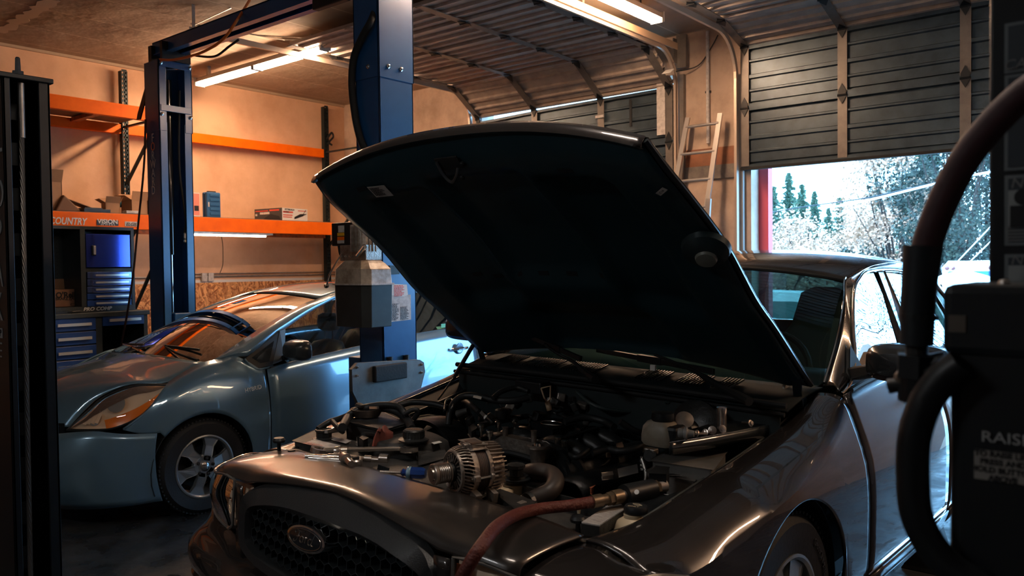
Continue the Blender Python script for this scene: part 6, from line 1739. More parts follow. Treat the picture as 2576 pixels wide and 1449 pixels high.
# relay box with lid and barcode, clip
sbox('relay_box', [(1640, 1158), (1690, 1128), (1826, 1134), (1790, 1180)], .785, .09, mat('dusty grey lid', (.17, .16, .15), .5, noise=(.10, .098, .09), nscale=10), bev=.008)
sbox('relay_box_base', [(1625, 1185), (1680, 1150), (1790, 1160), (1745, 1210)], .745, .06, m_zinc, bev=.004)
sbox('relay_cover', [(1632, 1190), (1650, 1172), (1684, 1175), (1676, 1192)], .79, .06, m_black, bev=.002)
P = [SW(x, y, .712) for x, y in ((1674, 1195), (1676, 1184), (1726, 1186), (1727, 1195))]
lb = lab('barcode_label', [(1674, 1196), (1676, 1186), (1726, 1187), (1725, 1197)], .75)
bc = MB(); a0, b0 = SW(1680, 1193, .7515), SW(1714, 1194, .7515); random.seed(2)
for k in range(18): q = a0.lerp(b0, k/18); bc.bb((q.x, q.y-.008, q.z), (q.x+.0012+random.random()*.0015, q.y+.010, q.z+.0006))
bc.build('barcode', m_ink, lb)
o = MB().lathe([(.024, -.012), (.026, 0), (.022, .010), (.001, .011)], SW(1636, 1148, .755), (.3, -.8, .5), 20).build('mount_clip', m_dirt, sed, smooth=True)
MB().box(SW(1636, 1134, .77), (.05, .03, .02)).build('clip_arm', m_cast, o, bevel=.004)
for k in range(4): MB().bar(SW(1612, 1150+k*10, .74-.01*k), SW(1622, 1152+k*10, .74-.01*k), .008).build('pipe_clip', m_steel, sed)
MB().tube([SW(1615, 1155, .74), SW(1625, 1190, .70), SW(1622, 1225, .66)], .007, 8, smooth=4).build('brake_pipe', m_zinc, sed, smooth=True)
# strut-tower shelf that the bolts lie on
shf = [SW(x, y, .86) for x, y in ((1688, 1112), (1755, 1100), (1830, 1088), (1945, 1066), (1985, 1040), (1900, 1040), (1800, 1062), (1720, 1085))]
sf = MB().prism(shf, (0, 0, -.004)).build('tray_ledge', m_gut, sed)
ed = [SW(x, y, .86) for x, y in ((1683, 1113), (1755, 1102), (1830, 1089), (1945, 1067))]
MB().grid([spl(ed, 5), [p+Vector((.0, .0, -.040)) for p in spl(ed, 5)]]).build('ledge_lip', mat('gloss ledge', (.03, .035, .037), .2, coat=.6), sf, smooth=True, solid=.003)
MB().tube(spl(ed, 5), .0018, 5).build('ledge_edge', m_steel, sf)
# condenser strip, washer tank
P = [SW(x, y, .715) for x, y in ((1462, 1318), (1545, 1264), (1594, 1268), (1508, 1325))]
cd = MB().prism(P, (0, 0, -.03)).build('condenser', m_pl2, sed)
fn = MB(); 
for k in range(26):
    a_, b_3 = P[0].lerp(P[1], (k+.5)/26), P[3].lerp(P[2], (k+.5)/26); fn.bar(a_+Vector((0, 0, .003)), b_3+Vector((0, 0, .003)), .0042, .004)
fn.build('condenser_fins', m_label, cd)
wt = MB().lathe([(.05, -.09), (.055, -.02), (.045, 0), (.026, .012), (.026, .022)], SW(1592, 1312, .70), (0, 0, 1), 24).build('washer_tank', m_cream, sed, smooth=True)
MB().lathe([(.033, 0), (.035, .008), (.031, .018), (.001, .019)], SW(1600, 1288, .725), (0, 0, 1), 24).build('washer_cap', m_black, wt, smooth=True)
text('lettering', 'ONLY', .012, frame_T(SW(1600, 1288, .725)+Vector((0, -.014, .0195)), (.9, .35, 0), (-.35, .9, 0)), mat('cap print', (.55, .45, .3), .5), wt, ext=.0002)
MB().tube([SW(1600, 1288, .725)+Vector(p) for p in ((-.014, .006, .0195), (0, .014, .0195), (.014, .008, .0195), (0, .0, .0195), (-.014, .006, .0195))], .0012, 5).build('washer_symbol', mat('cap print', (.55, .45, .3), .5), wt)
scyl('pin', 1456, 1298, .66, [(.004, 0), (.006, .02), (.001, .024)], m_cream)

# ================================================================== tools and loose parts lying in the bay
DW = .748
def SWw(px, py, w): return SEDM @ S(px, py, w=w)
m_tool = mat('polished tool chrome', (.92, .80, .70), .22, .95)
m_tool2 = mat('brushed tool chrome', (.70, .62, .55), .32, .9)
def world_part(mb, name, m, par, **k): return mb.build(name, m, par, **k)
# combination wrench
a, b = SWw(800, 1140, DW), SWw(1022, 1138, DW)
wr = empty('combination_wrench', 'large chrome combination wrench lying across the radiator cover', 'wrench', a, math.atan2(b.y-a.y, b.x-a.x))
L = (b-a).length
MB().tube([(.02, 0, .010), (L-.02, 0, .010)], .009, 8).box((L/2, 0, .010), (L-.05, .022, .008)).build('shank', m_tool, wr, bevel=.002)
q = MB(); n = 24
ro = [Vector((.029*math.cos(2*PI*k/n), .029*math.sin(2*PI*k/n), 0)) for k in range(n)]
ri = [Vector(((.019 if k % 2 else .0175)*math.cos(2*PI*k/n), (.019 if k % 2 else .0175)*math.sin(2*PI*k/n), 0)) for k in range(n)]
q.grid([[p+Vector((0, 0, z)) for p in rr] for rr, z in ((ri, .003), (ro, .003), (ro, .019), (ri, .019), (ri, .003))], closed=True)
o = q.build('box_end', m_tool, wr); o.data.transform(Matrix.Rotation(.26, 4, 'Y')); 
P = []
for k in range(22):
    t = .55+(2*PI-1.1)*k/21; P.append((L+.012+.037*math.cos(t), .037*math.sin(t), .002))
P += [(L+.044, -.012, .002), (L+.004, -.012, .002), (L-.008, 0, .002), (L+.004, .014, .002), (L+.044, .014, .002)]
MB().prism(P, (0, 0, .015)).build('open_end', m_tool, wr, bevel=.003)
# breaker bar with extension and socket on the end
def bar_tool(nm, label, cat, A, B, segs):
    a, b = SWw(*A), SWw(*B); r = empty(nm, label, cat, a, math.atan2(b.y-a.y, b.x-a.x)); L = (b-a).length; dz = b.z-a.z
    for (f0, f1, r0, r1, mm, pn) in segs:
        MB().tube([(L*f0, 0, r0+dz*f0), (L*f1, 0, r1+dz*f1)], [r0, r1], 16).build(pn, mm, r, smooth=True)
    return r
bar_tool('socket_extension', 'long chrome extension bar with a socket on its end, lying below the big wrench', 'tool', (768, 1151, DW+.004), (977, 1165, DW), [(0, .28, .006, .008, m_tool, 'shaft'), (.28, .50, .010, .010, m_tool, 'sleeve'), (.50, .72, .009, .009, m_tool, 'shaft'), (.72, .80, .011, .011, m_tool2, 'knurled_ring'), (.80, .90, .009, .009, m_tool, 'shaft'), (.90, 1.0, .015, .015, m_tool, 'socket')])
bar_tool('breaker_bar', 'chrome breaker bar partly hidden behind the panel edge, nearest the headlamp', 'tool', (778, 1158, DW), (905, 1166, DW), [(0, .8, .008, .009, m_tool, 'shaft'), (.8, 1.0, .014, .013, m_tool2, 'swivel_head')])
bar_tool('small_wrench', 'slim chrome wrench lying just under the extension bar', 'wrench', (800, 1160, DW), (892, 1170, DW), [(0, 1, .006, .007, m_tool2, 'shank')])
a = SWw(868, 1163, DW+.006); b = SWw(888, 1185, DW)
r = empty('socket', 'short chrome socket with a stub bar at the front edge of the radiator cover', 'socket', a, math.atan2(b.y-a.y, b.x-a.x))
MB().tube([(-.015, 0, .014), (.018, 0, .014)], .018, 20).build('socket_body', m_tool2, r, smooth=True)
MB().tube([(.018, 0, .014), (.075, 0, .010)], .011, 14).build('stub', m_tool, r, smooth=True)
a = SWw(850, 1146, DW+.012)
r = empty('swivel_joint', 'small chrome swivel joint resting on the middle of the big wrench', 'tool', a, .6)
MB().lathe([(.001, -.016), (.014, -.010), (.016, 0), (.014, .010), (.001, .016)], (0, 0, .016), (1, 0, 0), 16).build('ball', m_tool, r, smooth=True)
MB().tube([(.01, 0, .016), (.03, .006, .016)], .012, 12).build('collar', m_tool2, r, smooth=True)
a = SWw(895, 1172, DW)
r = empty('ratchet', 'black and chrome ratchet head at the front edge of the tools', 'ratchet', a, -.5)
MB().lathe([(.020, 0), (.022, .006), (.022, .018), (.018, .022), (.001, .022)], (0, 0, 0), (0, 0, 1), 20).build('head', m_tool2, r, smooth=True)
MB().bb((-.012, -.010, .022), (.012, .010, .032)).build('selector', m_black, r, bevel=.002)
MB().tube([(-.02, 0, .010), (-.08, .0, .010)], [.010, .008], 10).build('handle', m_tool, r, smooth=True)
# screwdriver
a, b = SWw(957, 1201, .742), SWw(1072, 1213, .735)
r = empty('screwdriver', 'short screwdriver with a translucent blue handle beside the alternator', 'screwdriver', a, math.atan2(b.y-a.y, b.x-a.x)); L = (b-a).length
MB().tube([(0, 0, .018), (L*.5, 0, .018)], .005, 10).build('blade', m_tool, r, smooth=True)
m_bh = mat('blue acetate handle', (.02, .06, .26), .12, coat=1, trans=.25)
MB().lathe([(.008, L*.46), (.013, L*.50), (.011, L*.54), (.018, L*.60), (.019, L*.70), (.019, L*.92), (.014, L*.99), (.001, L)], (0, 0, .018), (1, 0, 0), 8).build('handle', m_bh, r, smooth=True)
MB().lathe([(.0195, L*.60), (.0205, L*.61), (.0205, L*.68), (.0195, L*.69)], (0, 0, .018), (1, 0, 0), 16, cap=False).build('grip_ring', mat('clear blue ring', (.15, .26, .34), .1, coat=1), r, smooth=True)
# alternator ---------------------------------------------------------
ac = SWw(1178, 1180, .80)                      # centre of its body
pu = SWw(1110, 1188, .785)
axd = (SEDM.to_3x3() @ Vector((.30, 1, .0))).normalized()
alt = empty('alternator', 'used silver alternator standing on the radiator cover', 'alternator', (ac.x, ac.y, ac.z), math.atan2(axd.y, axd.x))
Z0 = 0
Xa = (1, 0, 0)                                  # local +x runs from pulley to rear
pl_ = MB().lathe([(.014, -.125), (.018, -.125), (.019, -.120), (.029, -.120), (.031, -.118), (.031, -.110), (.029, -.108)], (0, 0, 0), Xa, 32)
for k in range(6):
    x = -.106+.006*k; pl_.lathe([(.026, x), (.0295, x+.003), (.026, x+.006)], (0, 0, 0), Xa, 32, cap=False)
pl_.lathe([(.031, -.070), (.031, -.066), (.02, -.066)], (0, 0, 0), Xa, 32)
po = pl_.build('pulley', mat('worn pulley steel', (.42, .36, .31), .3, .9), alt, smooth=True)
MB().lathe([(.013, -.100), (.013, -.122), (.006, -.122), (.006, -.112)], (0, 0, 0), Xa, 6).build('pulley_nut', m_black, po)
m_al = mat('grimy cast aluminium', (.38, .33, .29), .40, .8, noise=(.20, .165, .14), nscale=18, bump=.35, bscale=90)
RB = .070
# front housing: hub, ring and curved fins
MB().lathe([(.018, -.066), (.024, -.062), (.026, -.05), (RB*.70, -.046), (RB*.70, -.042), (.02, -.042)], (0, 0, 0), Xa, 36).build('fan_ring', m_dirt, alt, smooth=True)
fh = MB()
fh.lathe([(RB*.76, -.050), (RB*.84, -.056), (RB*.90, -.054), (RB*.93, -.046), (RB*.86, -.044)], (0, 0, 0), Xa, 48, cap=False)
fh.lathe([(RB*1.0, -.016), (RB*1.04, -.016), (RB*1.04, .0), (RB*1.0, .0)], (0, 0, 0), Xa, 48, cap=False)
o = fh.build('front_housing', m_al, alt, smooth=True)
fn = MB()
for k in range(40):
    a = 2*PI*k/40
    p0 = Vector((-.048, RB*.92*math.cos(a), RB*.92*math.sin(a))); p1 = Vector((-.032, RB*1.0*math.cos(a+.06), RB*1.0*math.sin(a+.06))); p2 = Vector((-.014, RB*1.02*math.cos(a+.16), RB*1.02*math.sin(a+.16)))
    fn.bar(p0, p1, .0035, .006, upv=(0, math.cos(a), math.sin(a))); fn.bar(p1, p2, .0035, .006, upv=(0, math.cos(a), math.sin(a)))
    fn.bar(Vector((-.051, RB*.42*math.cos(a), RB*.42*math.sin(a))), Vector((-.049, RB*.78*math.cos(a+.1), RB*.78*math.sin(a+.1))), .003, .004) if k % 2 == 0 else None
fn.build('cooling_fins', m_al, o)
MB().lathe([(RB*.97, -.002), (RB*.97, .038)], (0, 0, 0), Xa, 40, cap=False).build('stator_core', mat('rusty stator steel', (.10, .060, .042), .6, .4, noise=(.05, .04, .035), nscale=30), alt, smooth=True)
lm = MB()
for k in range(7): lm.lathe([(RB*.975, .001+k*.0055), (RB*.985, .002+k*.0055), (RB*.975, .003+k*.0055)], (0, 0, 0), Xa, 40, cap=False)
lm.build('laminations', m_dirt, alt, smooth=True)
rh_ = MB().lathe([(RB*1.0, .036), (RB*1.04, .037), (RB*1.04, .048), (RB*.98, .050)], (0, 0, 0), Xa, 48, cap=False).lathe([(.01, .095), (RB*.80, .095), (RB*.86, .088), (RB*.86, .05)], (0, 0, 0), Xa, 40, cap=False)
ro_ = rh_.build('rear_housing', m_al, alt, smooth=True)
fn = MB()
for k in range(34):
    a = 2*PI*k/34; c, s_ = math.cos(a), math.sin(a)
    fn.bar((.046, RB*1.02*c, RB*1.02*s_), (.094, RB*.96*c, RB*.96*s_), .0028, .012, upv=(0, c, s_))
fn.build('rear_fins', m_al, ro_)
# through bolts, lugs and feet
for a in (.35, 1.75, 3.3, 4.6):
    c, s_ = math.cos(a), math.sin(a)
    MB().tube([(-.03, RB*1.06*c, RB*1.06*s_), (.06, RB*1.06*c, RB*1.06*s_)], .0035, 8).build('through_bolt', m_steel, alt)
    MB().box((-.012, RB*1.05*c, RB*1.05*s_), (.022, .020, .020), rot=(a, 0, 0)).build('bolt_boss', m_al, alt, bevel=.004); MB().box((.042, RB*1.04*c, RB*1.04*s_), (.012, .018, .018), rot=(a, 0, 0)).build('bolt_boss', m_al, alt, bevel=.004)
# mounting ears (foot towards the camera, stands on the cover)
def ear(x, y0, y1, z1, w_, nm='mounting_foot'):
    P = [(x, y0-.012, -RB*.75), (x, y0+.020, -RB*.70), (x, y1+.022, z1+.03), (x, y1+.018, z1-.004), (x, y1-.018, z1-.010), (x, y1-.026, z1+.02)]
    return MB().prism(P, (w_, 0, 0)).build(nm, m_al, alt, bevel=.004)
bz = -.090
ear(-.020, -.048, -.060, bz+.010, .020); ear(.036, -.052, -.064, bz+.010, .016); ear(-.034, .050, .056, bz+.012, .018)
for x in (-.02, .036):
    MB().lathe([(.006, 0), (.013, 0), (.013, .020 if x < 0 else .016), (.006, .020 if x < 0 else .016), (.006, 0)], (x, -.060, bz+.012), Xa, 18, cap=False).build('bolt_bushing', m_cast, alt, smooth=True)
MB().prism([(-.010, -.040, RB*.93), (-.010, .034, RB*1.02), (.040, .034, RB*1.02), (.040, -.040, RB*.93)], (0, 0, .012)).build('top_boss', m_al, alt, bevel=.005)
MB().bb((-.004, -.028, RB*1.05), (.034, .020, RB*1.22)).build('regulator_cover', mat('rusty stator steel', (.10, .06, .042), .6), alt, bevel=.004)
# red shop rag
rg = MB(); random.seed(9); P = [(935, 1117), (948, 1098), (955, 1082), (972, 1078), (988, 1090), (991, 1104), (975, 1110), (955, 1112)]
ctr_ = SWw(962, 1098, .79); rows = []
for sc, dz in ((1., -.025), (.9, .0), (.55, .018), (.2, .022)):
    rows.append([ctr_+(SWw(x, y, .77)-ctr_)*sc*random.uniform(.9, 1.1)+Vector((0, 0, dz-(SWw(x, y, .77).z-ctr_.z)*sc+random.uniform(-.008, .008))) for x, y in P])
rows = [spl(r, 3, closed=True) for r in rows]; q = MB(); q.grid(rows, closed=True); q.f.append(tuple(3*24+k for k in range(24)))
o = q.build('shop_rag', mat('dusty red rag', (.22, .055, .04), .95, noise=(.14, .04, .03), nscale=20), smooth=True); tag(o, 'crumpled dusty red rag tucked beside the battery', 'rag')
# magnetic parts dish on the filter box
c = SWw(923, 1046, .812)
r = empty('parts_dish', 'round metal parts dish with a bolt on the air filter box', 'dish', c)
MB().lathe([(.001, 0), (.050, 0), (.060, .018), (.064, .030), (.061, .030), (.056, .018), (.046, .004), (.001, .004)], (0, 0, 0), (0, 0, 1), 36).build('bowl', mat('brown steel dish', (.22, .17, .14), .3, .8), r, smooth=True)
MB().lathe([(.016, 0), (.018, .004), (.014, .012), (.001, .016)], (-.034, -.01, .034), (.3, 0, 1), 16).build('lid_knob', m_dirt, r, smooth=True)
MB().bar((.02, .0, .034), (.062, .004, .038), .010).build('bracket', m_tool2, r)
# row of bolts and a plug socket on the ledge
def flange_bolt(px, py, r_, lab_, i):
    c = SWw(px, py, .862); e = empty('flange_bolt', lab_, 'bolt', c, .5*i, 'flange bolts along the black ledge')
    ax = (-.55, -.75, .25)
    MB().lathe([(r_, 0), (r_, .003), (r_*.62, .004), (r_*.60, .010), (.001, .011)], (0, 0, r_*.9), ax, 12).build('head', m_tool2, e)
    MB().tube([(0, 0, r_*.9), (.02, .026, r_*.7)], .0045, 8).build('shank', m_zinc, e)
for i, (px, py, r_, l_) in enumerate(((1754, 1099, .012, 'leftmost flange bolt on the ledge, next to the plastic fitting'), (1775, 1095, .011, 'second flange bolt on the ledge from the plastic fitting'), (1792, 1092, .014, 'larger flange bolt on the ledge left of the upright socket'), (1817, 1088, .013, 'flange bolt standing in front of the upright chrome socket'), (1887, 1073, .012, 'lone flange bolt near the rear end of the ledge'))):
    flange_bolt(px, py, r_, l_, i)
c = SWw(1816, 1080, .862)
r = empty('deep_socket', 'upright chrome deep socket on the ledge behind the bolts', 'socket', c)
MB().lathe([(.016, 0), (.016, .052), (.0175, .056), (.0175, .074), (.012, .074), (.012, .05)], (0, 0, 0), (0, 0, 1), 20).build('socket_body', m_tool, r, smooth=True)
a, b = SWw(1706, 1103, .865), SWw(1746, 1106, .865)
r = empty('plug_fitting', 'grey plastic pipe fitting lying at the left end of the ledge', 'fitting', a, math.atan2(b.y-a.y, b.x-a.x)); L = (b-a).length
MB().lathe([(.014, 0), (.016, L*.1), (.014, L*.35), (.020, L*.40), (.022, L*.55), (.016, L*.60), (.012, L*.7), (.010, L), (.001, L)], (0, 0, .018), Xa, 16).build('fitting_body', mat('grey nylon', (.20, .20, .195), .4), r, smooth=True)
# red air hose with its coupler lying over the bay
HS = [(1150, 1475, .70), (1185, 1412, .76), (1215, 1368, .79), (1250, 1325, .79), (1300, 1295, .77), (1360, 1280, .755), (1430, 1272, .75), (1492, 1262, .75)]
hm = empty('air_line', 'dark red rubber air hose with brass fittings and black coupler lying across the bay', 'air hose')
hm.matrix_world = SEDM
MB().tube([S(x, y, w=w) for x, y, w in HS], .016, 14, smooth=8).build('hose', mat('dark red rubber hose', (.10, .020, .014), .5, bump=.5, bscale=120), hm, smooth=True)
m_brs = mat('grimy brass', (.20, .15, .10), .4, .8)
def hs(p, q_, r0, r1, m, nm, n=16): return MB().tube([S(*p[:2], w=p[2]), S(*q_[:2], w=q_[2])], [r0, r1], n).build(nm, m, hm, smooth=n > 8)
hs((1488, 1263, .75), (1512, 1258, .75), .0185, .0185, m_brs, 'ferrule'); hs((1512, 1258, .75), (1530, 1255, .75), .015, .015, m_brs, 'fitting'); hs((1528, 1256, .75), (1540, 1253, .75), .019, .019, m_brs, 'hex_nut', 6)
hs((1540, 1253, .75), (1562, 1248, .75), .021, .021, m_brs, 'ferrule'); hs((1560, 1248, .75), (1576, 1245, .75), .014, .014, m_tool2, 'fitting')
hs((1570, 1246, .75), (1642, 1229, .75), .031, .029, m_black, 'coupler_body'); hs((1640, 1229, .75), (1654, 1226, .75), .022, .022, m_brs, 'hex_nut', 6); hs((1652, 1226, .75), (1672, 1222, .75), .013, .020, m_tool2, 'nozzle')
o_ = S(1602, 1238, w=.778)
MB().lathe([(.001, .002), (.007, .002), (.007, 0)], o_, (.2, -.8, .5), 16).build('screw', m_zinc, hm, smooth=True)

# ================================================================== near lift: black column at the left, column with control box at the right
m_nb = mat('black lift paint', (.008, .010, .012), .42, .1)
m_lt = mat('faded letter paint', (.20, .20, .20), .5)
X1 = -3.60
nl = empty('lift_column', 'black lift column with wire rope at the left edge of the picture', 'lift column', (X1, 1.31, 0))
def V_(x, y, z): return Vector((x-X1, y-1.31, z))
zt_ = at(118, 203, x=X1).z
ya, yb = 1.225, 1.40
mb = MB(); t = .010
mb.bb(V_(X1-.27, ya, 0), V_(X1, ya+t, zt_)); mb.bb(V_(X1-.27, yb-t, 0), V_(X1, yb, zt_)); mb.bb(V_(X1-.27, ya, 0), V_(X1-.26, yb, zt_)); mb.bb(V_(X1-.012, ya, 0), V_(X1, ya+.028, zt_)); mb.bb(V_(X1-.012, yb-.042, 0), V_(X1, yb, zt_))
mb.build('column', m_nb, nl, bevel=.002)
MB().bb(V_(X1-.29, ya-.015, zt_-.012), V_(X1+.012, yb+.012, zt_+.008)).build('top_plate', m_nb, nl, bevel=.003)
for k in range(12):
    MB().bb(V_(X1-.20, ya+.03, .15+k*.19), V_(X1-.19, yb-.03, .155+k*.19+.09)).build('lock_rung', m_nb, nl)
c0, c1 = V_(X1-.03, at(52, 215, x=X1-.03).y, zt_-.02), V_(X1-.03, at(60, 900, x=X1-.03).y, .1)
rp = MB()
for s_ in range(6):
    pts = []
    for k in range(150):
        f = k/149; a = f*75*1.0+s_*PI/3; c = c0.lerp(c1, f); pts.append(c+Vector((math.cos(a)*.0062, math.sin(a)*.0062, 0)))
    rp.tube(pts, .0042, 5)
rp.build('wire_rope', mat('greasy wire rope', (.22, .21, .20), .4, .7), nl, smooth=True)
MB().tube([c0, c0-Vector((0, 0, .22))], .013, 12).build('rope_ferrule', m_zinc, nl, smooth=True)
q = V_(X1-.03, at(45, 180, x=X1-.03).y, zt_+.008)
MB().lathe([(.022, 0), (.022, .018), (.012, .020), (.010, .07), (.006, .075), (.001, .075)], q, (0, 0, 1), 6).build('anchor_nut', m_dirt, nl)
for i, (ch, py) in enumerate((('L', 350), ('O', 490), ('P', 590), ('A', 690), ('K', 775))):
    p = at(1, py, y=ya-.002)
    text('lettering', ch, .165, frame_T(V_(p.x-.02, ya-.0015, p.z), (1, 0, 0), (0, 0, 1)), m_lt, nl, sx=.85)
p = at(2, 838, y=ya-.002); MB().bb(V_(p.x-.10, ya-.002, p.z-.02), V_(p.x+.018, ya-.001, p.z+.02)).build('sticker', m_lt, nl)
text('lettering', 'BP', .04, frame_T(V_(p.x-.012, ya-.0035, p.z), (1, 0, 0), (0, 0, 1)), m_ink, nl)
for k, py in enumerate((862, 880, 895)):
    p = at(2, py, y=ya-.002); MB().bb(V_(p.x-.12, ya-.002, p.z-.006), V_(p.x+.012, ya-.001, p.z)).build('printed_line', m_lt, nl)
# right column
xr = at(2487, 600, y=1.15).x
nr_ = empty('lift_column', 'dark lift column with warning labels at the right edge of the picture', 'lift column', (xr, 1.25, 0))
def Y_(x, y, z): return Vector((x-xr, y-1.25, z))
MB().bb(Y_(xr, 1.15, 0), Y_(xr+.30, 1.45, 2.6)).build('column', m_nb, nr_, bevel=.004)
MB().bb(Y_(xr-.06, 1.10, 0), Y_(xr+.36, 1.50, .015)).build('base_plate', m_nb, nr_)
m_dl = mat('dark label print', (.035, .045, .055), .5)
def rp_(px, py): p = at(px, py, y=1.148); return p
for (a0, a1) in ((60, 185), (190, 430), (442, 520), (520, 618), (640, 700)):
    a, b = rp_(2527, a0), rp_(2527, a1)
    o = MB().bb(Y_(a.x, 1.1485, b.z), Y_(a.x+.16, 1.1495, a.z)).build('warning_label', mat('dim label', (.16, .18, .19), .5), nr_)
    MB().bb(Y_(a.x+.004, 1.147, b.z+.004), Y_(a.x+.156, 1.1484, a.z-.004)).build('label_panel', m_dl, o)
for (py, t_) in ((463, 'NOTICE'), (655, 'NOTICE'), (165, 'CAUTION')):
    p = rp_(2540, py); text('lettering', t_, .017, frame_T(Y_(p.x+.032, 1.1465, p.z), (1, 0, 0), (0, 0, 1)), m_lt, nr_, ext=.0004, shear=.2)
a, b = rp_(2530, 480), rp_(2530, 570); MB().bb(Y_(a.x+.003, 1.1460, b.z), Y_(a.x+.155, 1.1469, a.z)).build('picture_panel', mat('pale label', (.30, .32, .32), .5), nr_)
p = rp_(2576, 525); MB().lathe([(.010, 0), (.010, .001)], Y_(p.x, 1.1455, p.z+.014), (0, -1, 0), 16).bb(Y_(p.x-.014, 1.1445, p.z-.022), Y_(p.x+.014, 1.1455, p.z+.004)).build('pictogram', m_ink, nr_)
a, b = rp_(2530, 668), rp_(2530, 712); MB().bb(Y_(a.x+.003, 1.1460, b.z), Y_(a.x+.155, 1.1469, a.z)).build('picture_panel', mat('pale label', (.30, .32, .32), .5), nr_)
for k in range(5):
    p = rp_(2532, 575+k*8); MB().bb(Y_(p.x, 1.1462, p.z), Y_(p.x+.12, 1.1468, p.z+.0018)).build('printed_line', m_lt, nr_)
# control box hangs on the column
yb_ = 1.00
cb_l, cb_t = at(2386, 900, y=yb_), at(2430, 724, y=yb_)
cb = MB().bb(Y_(cb_l.x, yb_, .95), Y_(cb_l.x+.26, 1.149, cb_t.z)).build('control_box', mat('black control housing', (.006, .008, .010), .5), nr_, bevel=.012)
tz = cb_t.z
MB().bb(Y_(cb_l.x-.006, yb_-.006, tz-.075), Y_(cb_l.x+.266, 1.149, tz+.004)).build('control_lid', mat('black lid', (.012, .015, .018), .35), nr_, bevel=.010)
MB().lathe([(.006, 0), (.005, .004), (.001, .005)], Y_(at(2518, 716, y=yb_).x, yb_+.02, tz+.004), (0, 0, 1), 12).build('screw', m_zinc, nr_, smooth=True)
a, b = at(2388, 792, y=yb_-.002), at(2432, 836, y=yb_-.002)
MB().bb(Y_(a.x, yb_-.008, b.z), Y_(b.x, yb_-.006, a.z)).build('side_sticker', mat('tan sticker', (.10, .08, .065), .6), nr_)
p = at(2530, 1105, y=yb_-.003)
text('lettering', 'RAISE', .0165, frame_T(Y_(at(2530, 1105, y=yb_-.003).x, yb_-.0025, p.z), (1, 0, 0), (0, 0, 1)), mat('white button print', (.42, .42, .42), .5), nr_, ext=.0004, sx=1.15)
a, b = at(2452, 1128, y=yb_), at(2600, 1222, y=yb_)
l_ = MB().bb(Y_(a.x, yb_-.003, b.z), Y_(b.x, yb_-.001, a.z)).build('instruction_plate', mat('grey instruction plate', (.28, .26, .24), .5), nr_)
for k, t_ in enumerate(('TO RAISE LIFT', 'PRESS AND', 'HOLD BUTTON', 'ABOVE')):
    p = at(2524, 1145+k*20, y=yb_); text('lettering', t_, .0085, frame_T(Y_(p.x, yb_-.0035, p.z), (1, 0, 0), (0, 0, 1)), m_ink, l_, ext=.0003, bold=.0004)
# stands that carry the sedan
for s_, u_, l_ in ((1, 1.9, 'black jack stand under the sedan door nearest the camera'), (1, 3.3, 'black jack stand under the sedan rear door on the doorway side'), (-1, 1.9, 'black jack stand under the far sill of the sedan, front one'), (-1, 3.3, 'black jack stand under the far sill of the sedan, rear one')):
    tgt = SEDM @ Vector((s_*.76, u_, .198))
    js = empty('jack_stand', l_, 'jack stand', (tgt.x, tgt.y, 0), 0, 'jack stands under the sedan')
    h_ = tgt.z
    MB().grid([[Vector((x*k, y*k, z)) for x, y in ((-1, -1), (1, -1), (1, 1), (-1, 1))] for k, z in ((.11, .004), (.10, .02), (.035, h_-.08), (.03, h_-.06))], closed=True).build('base', m_nb, js, solid=.006)
    MB().tube([(0, 0, .02), (0, 0, h_-.02)], .018, 12).build('post', m_nb, js)
    MB().bb((-.045, -.03, h_-.022), (.045, .03, h_-.002)).build('saddle', m_nb, js, bevel=.004)
# hoses on the right column: each its own thing
Yh = 1.02
o = MB().tube([at(x, y, y=Yh) for x, y in ((2620, 205), (2560, 250), (2490, 320), (2425, 405), (2375, 500), (2340, 590), (2322, 660))], .0165, 16, smooth=8).build('air_line', mat('muddy red hose', (.045, .014, .017), .65), smooth=True)
tag(o, 'thick dull red hose curving down past the bright doorway at the right', 'hose')
fl = empty('hose_filter', 'black sleeve and valve cluster under the red hose at the right', 'hose fitting', at(2316, 745, y=Yh))
c = at(2316, 745, y=Yh)
def FT_(px, py): return at(px, py, y=Yh)-c
MB().tube([FT_(2322, 618), FT_(2314, 700), FT_(2308, 780), FT_(2306, 868)], [.0215, .0195, .019, .018], 18).build('sleeve', mat('black sleeve', (.008, .012, .016), .5), fl, smooth=True)
MB().tube([FT_(2312, 790), FT_(2311, 802)], .021, 18).build('sleeve_band', m_black, fl)
MB().tube([FT_(2306, 866), FT_(2306, 905)], .012, 12).build('nipple', m_dirt, fl)
MB().tube([FT_(2310, 892), FT_(2308, 950)], .024, 6).tube([FT_(2304, 948), FT_(2300, 1010)], .018, 12).build('valve_body', m_nb, fl)
MB().tube([FT_(2300, 930), FT_(2385, 912)], .014, 12).build('elbow', m_nb, fl)
MB().tube([FT_(2236, 972), FT_(2262, 968), FT_(2284, 962)], [.009, .008, .006], 10).build('valve_lever', m_dirt, fl, smooth=True)
MB().lathe([(.004, -.006), (.010, -.004), (.010, .006), (.001, .008)], FT_(2274, 950), (.5, -.8, .2), 12).build('lever_nut', mat('worn brass nut', (.30, .24, .19), .4, .8), fl)
MB().lathe([(.008, 0), (.008, .02), (.001, .02)], FT_(2352, 935), (0, -1, 0), 6).build('plug', m_dirt, fl)
o = MB().tube([at(x, y, y=.985) for x, y in ((2420, 915), (2375, 950), (2330, 1010), (2300, 1100), (2296, 1200), (2304, 1290), (2340, 1370), (2400, 1435), (2480, 1480))], .0175, 16, smooth=8).build('hydraulic_hose', m_nb, smooth=True)
tag(o, 'fat black hose looping in front of the sedan door at the right', 'hose')

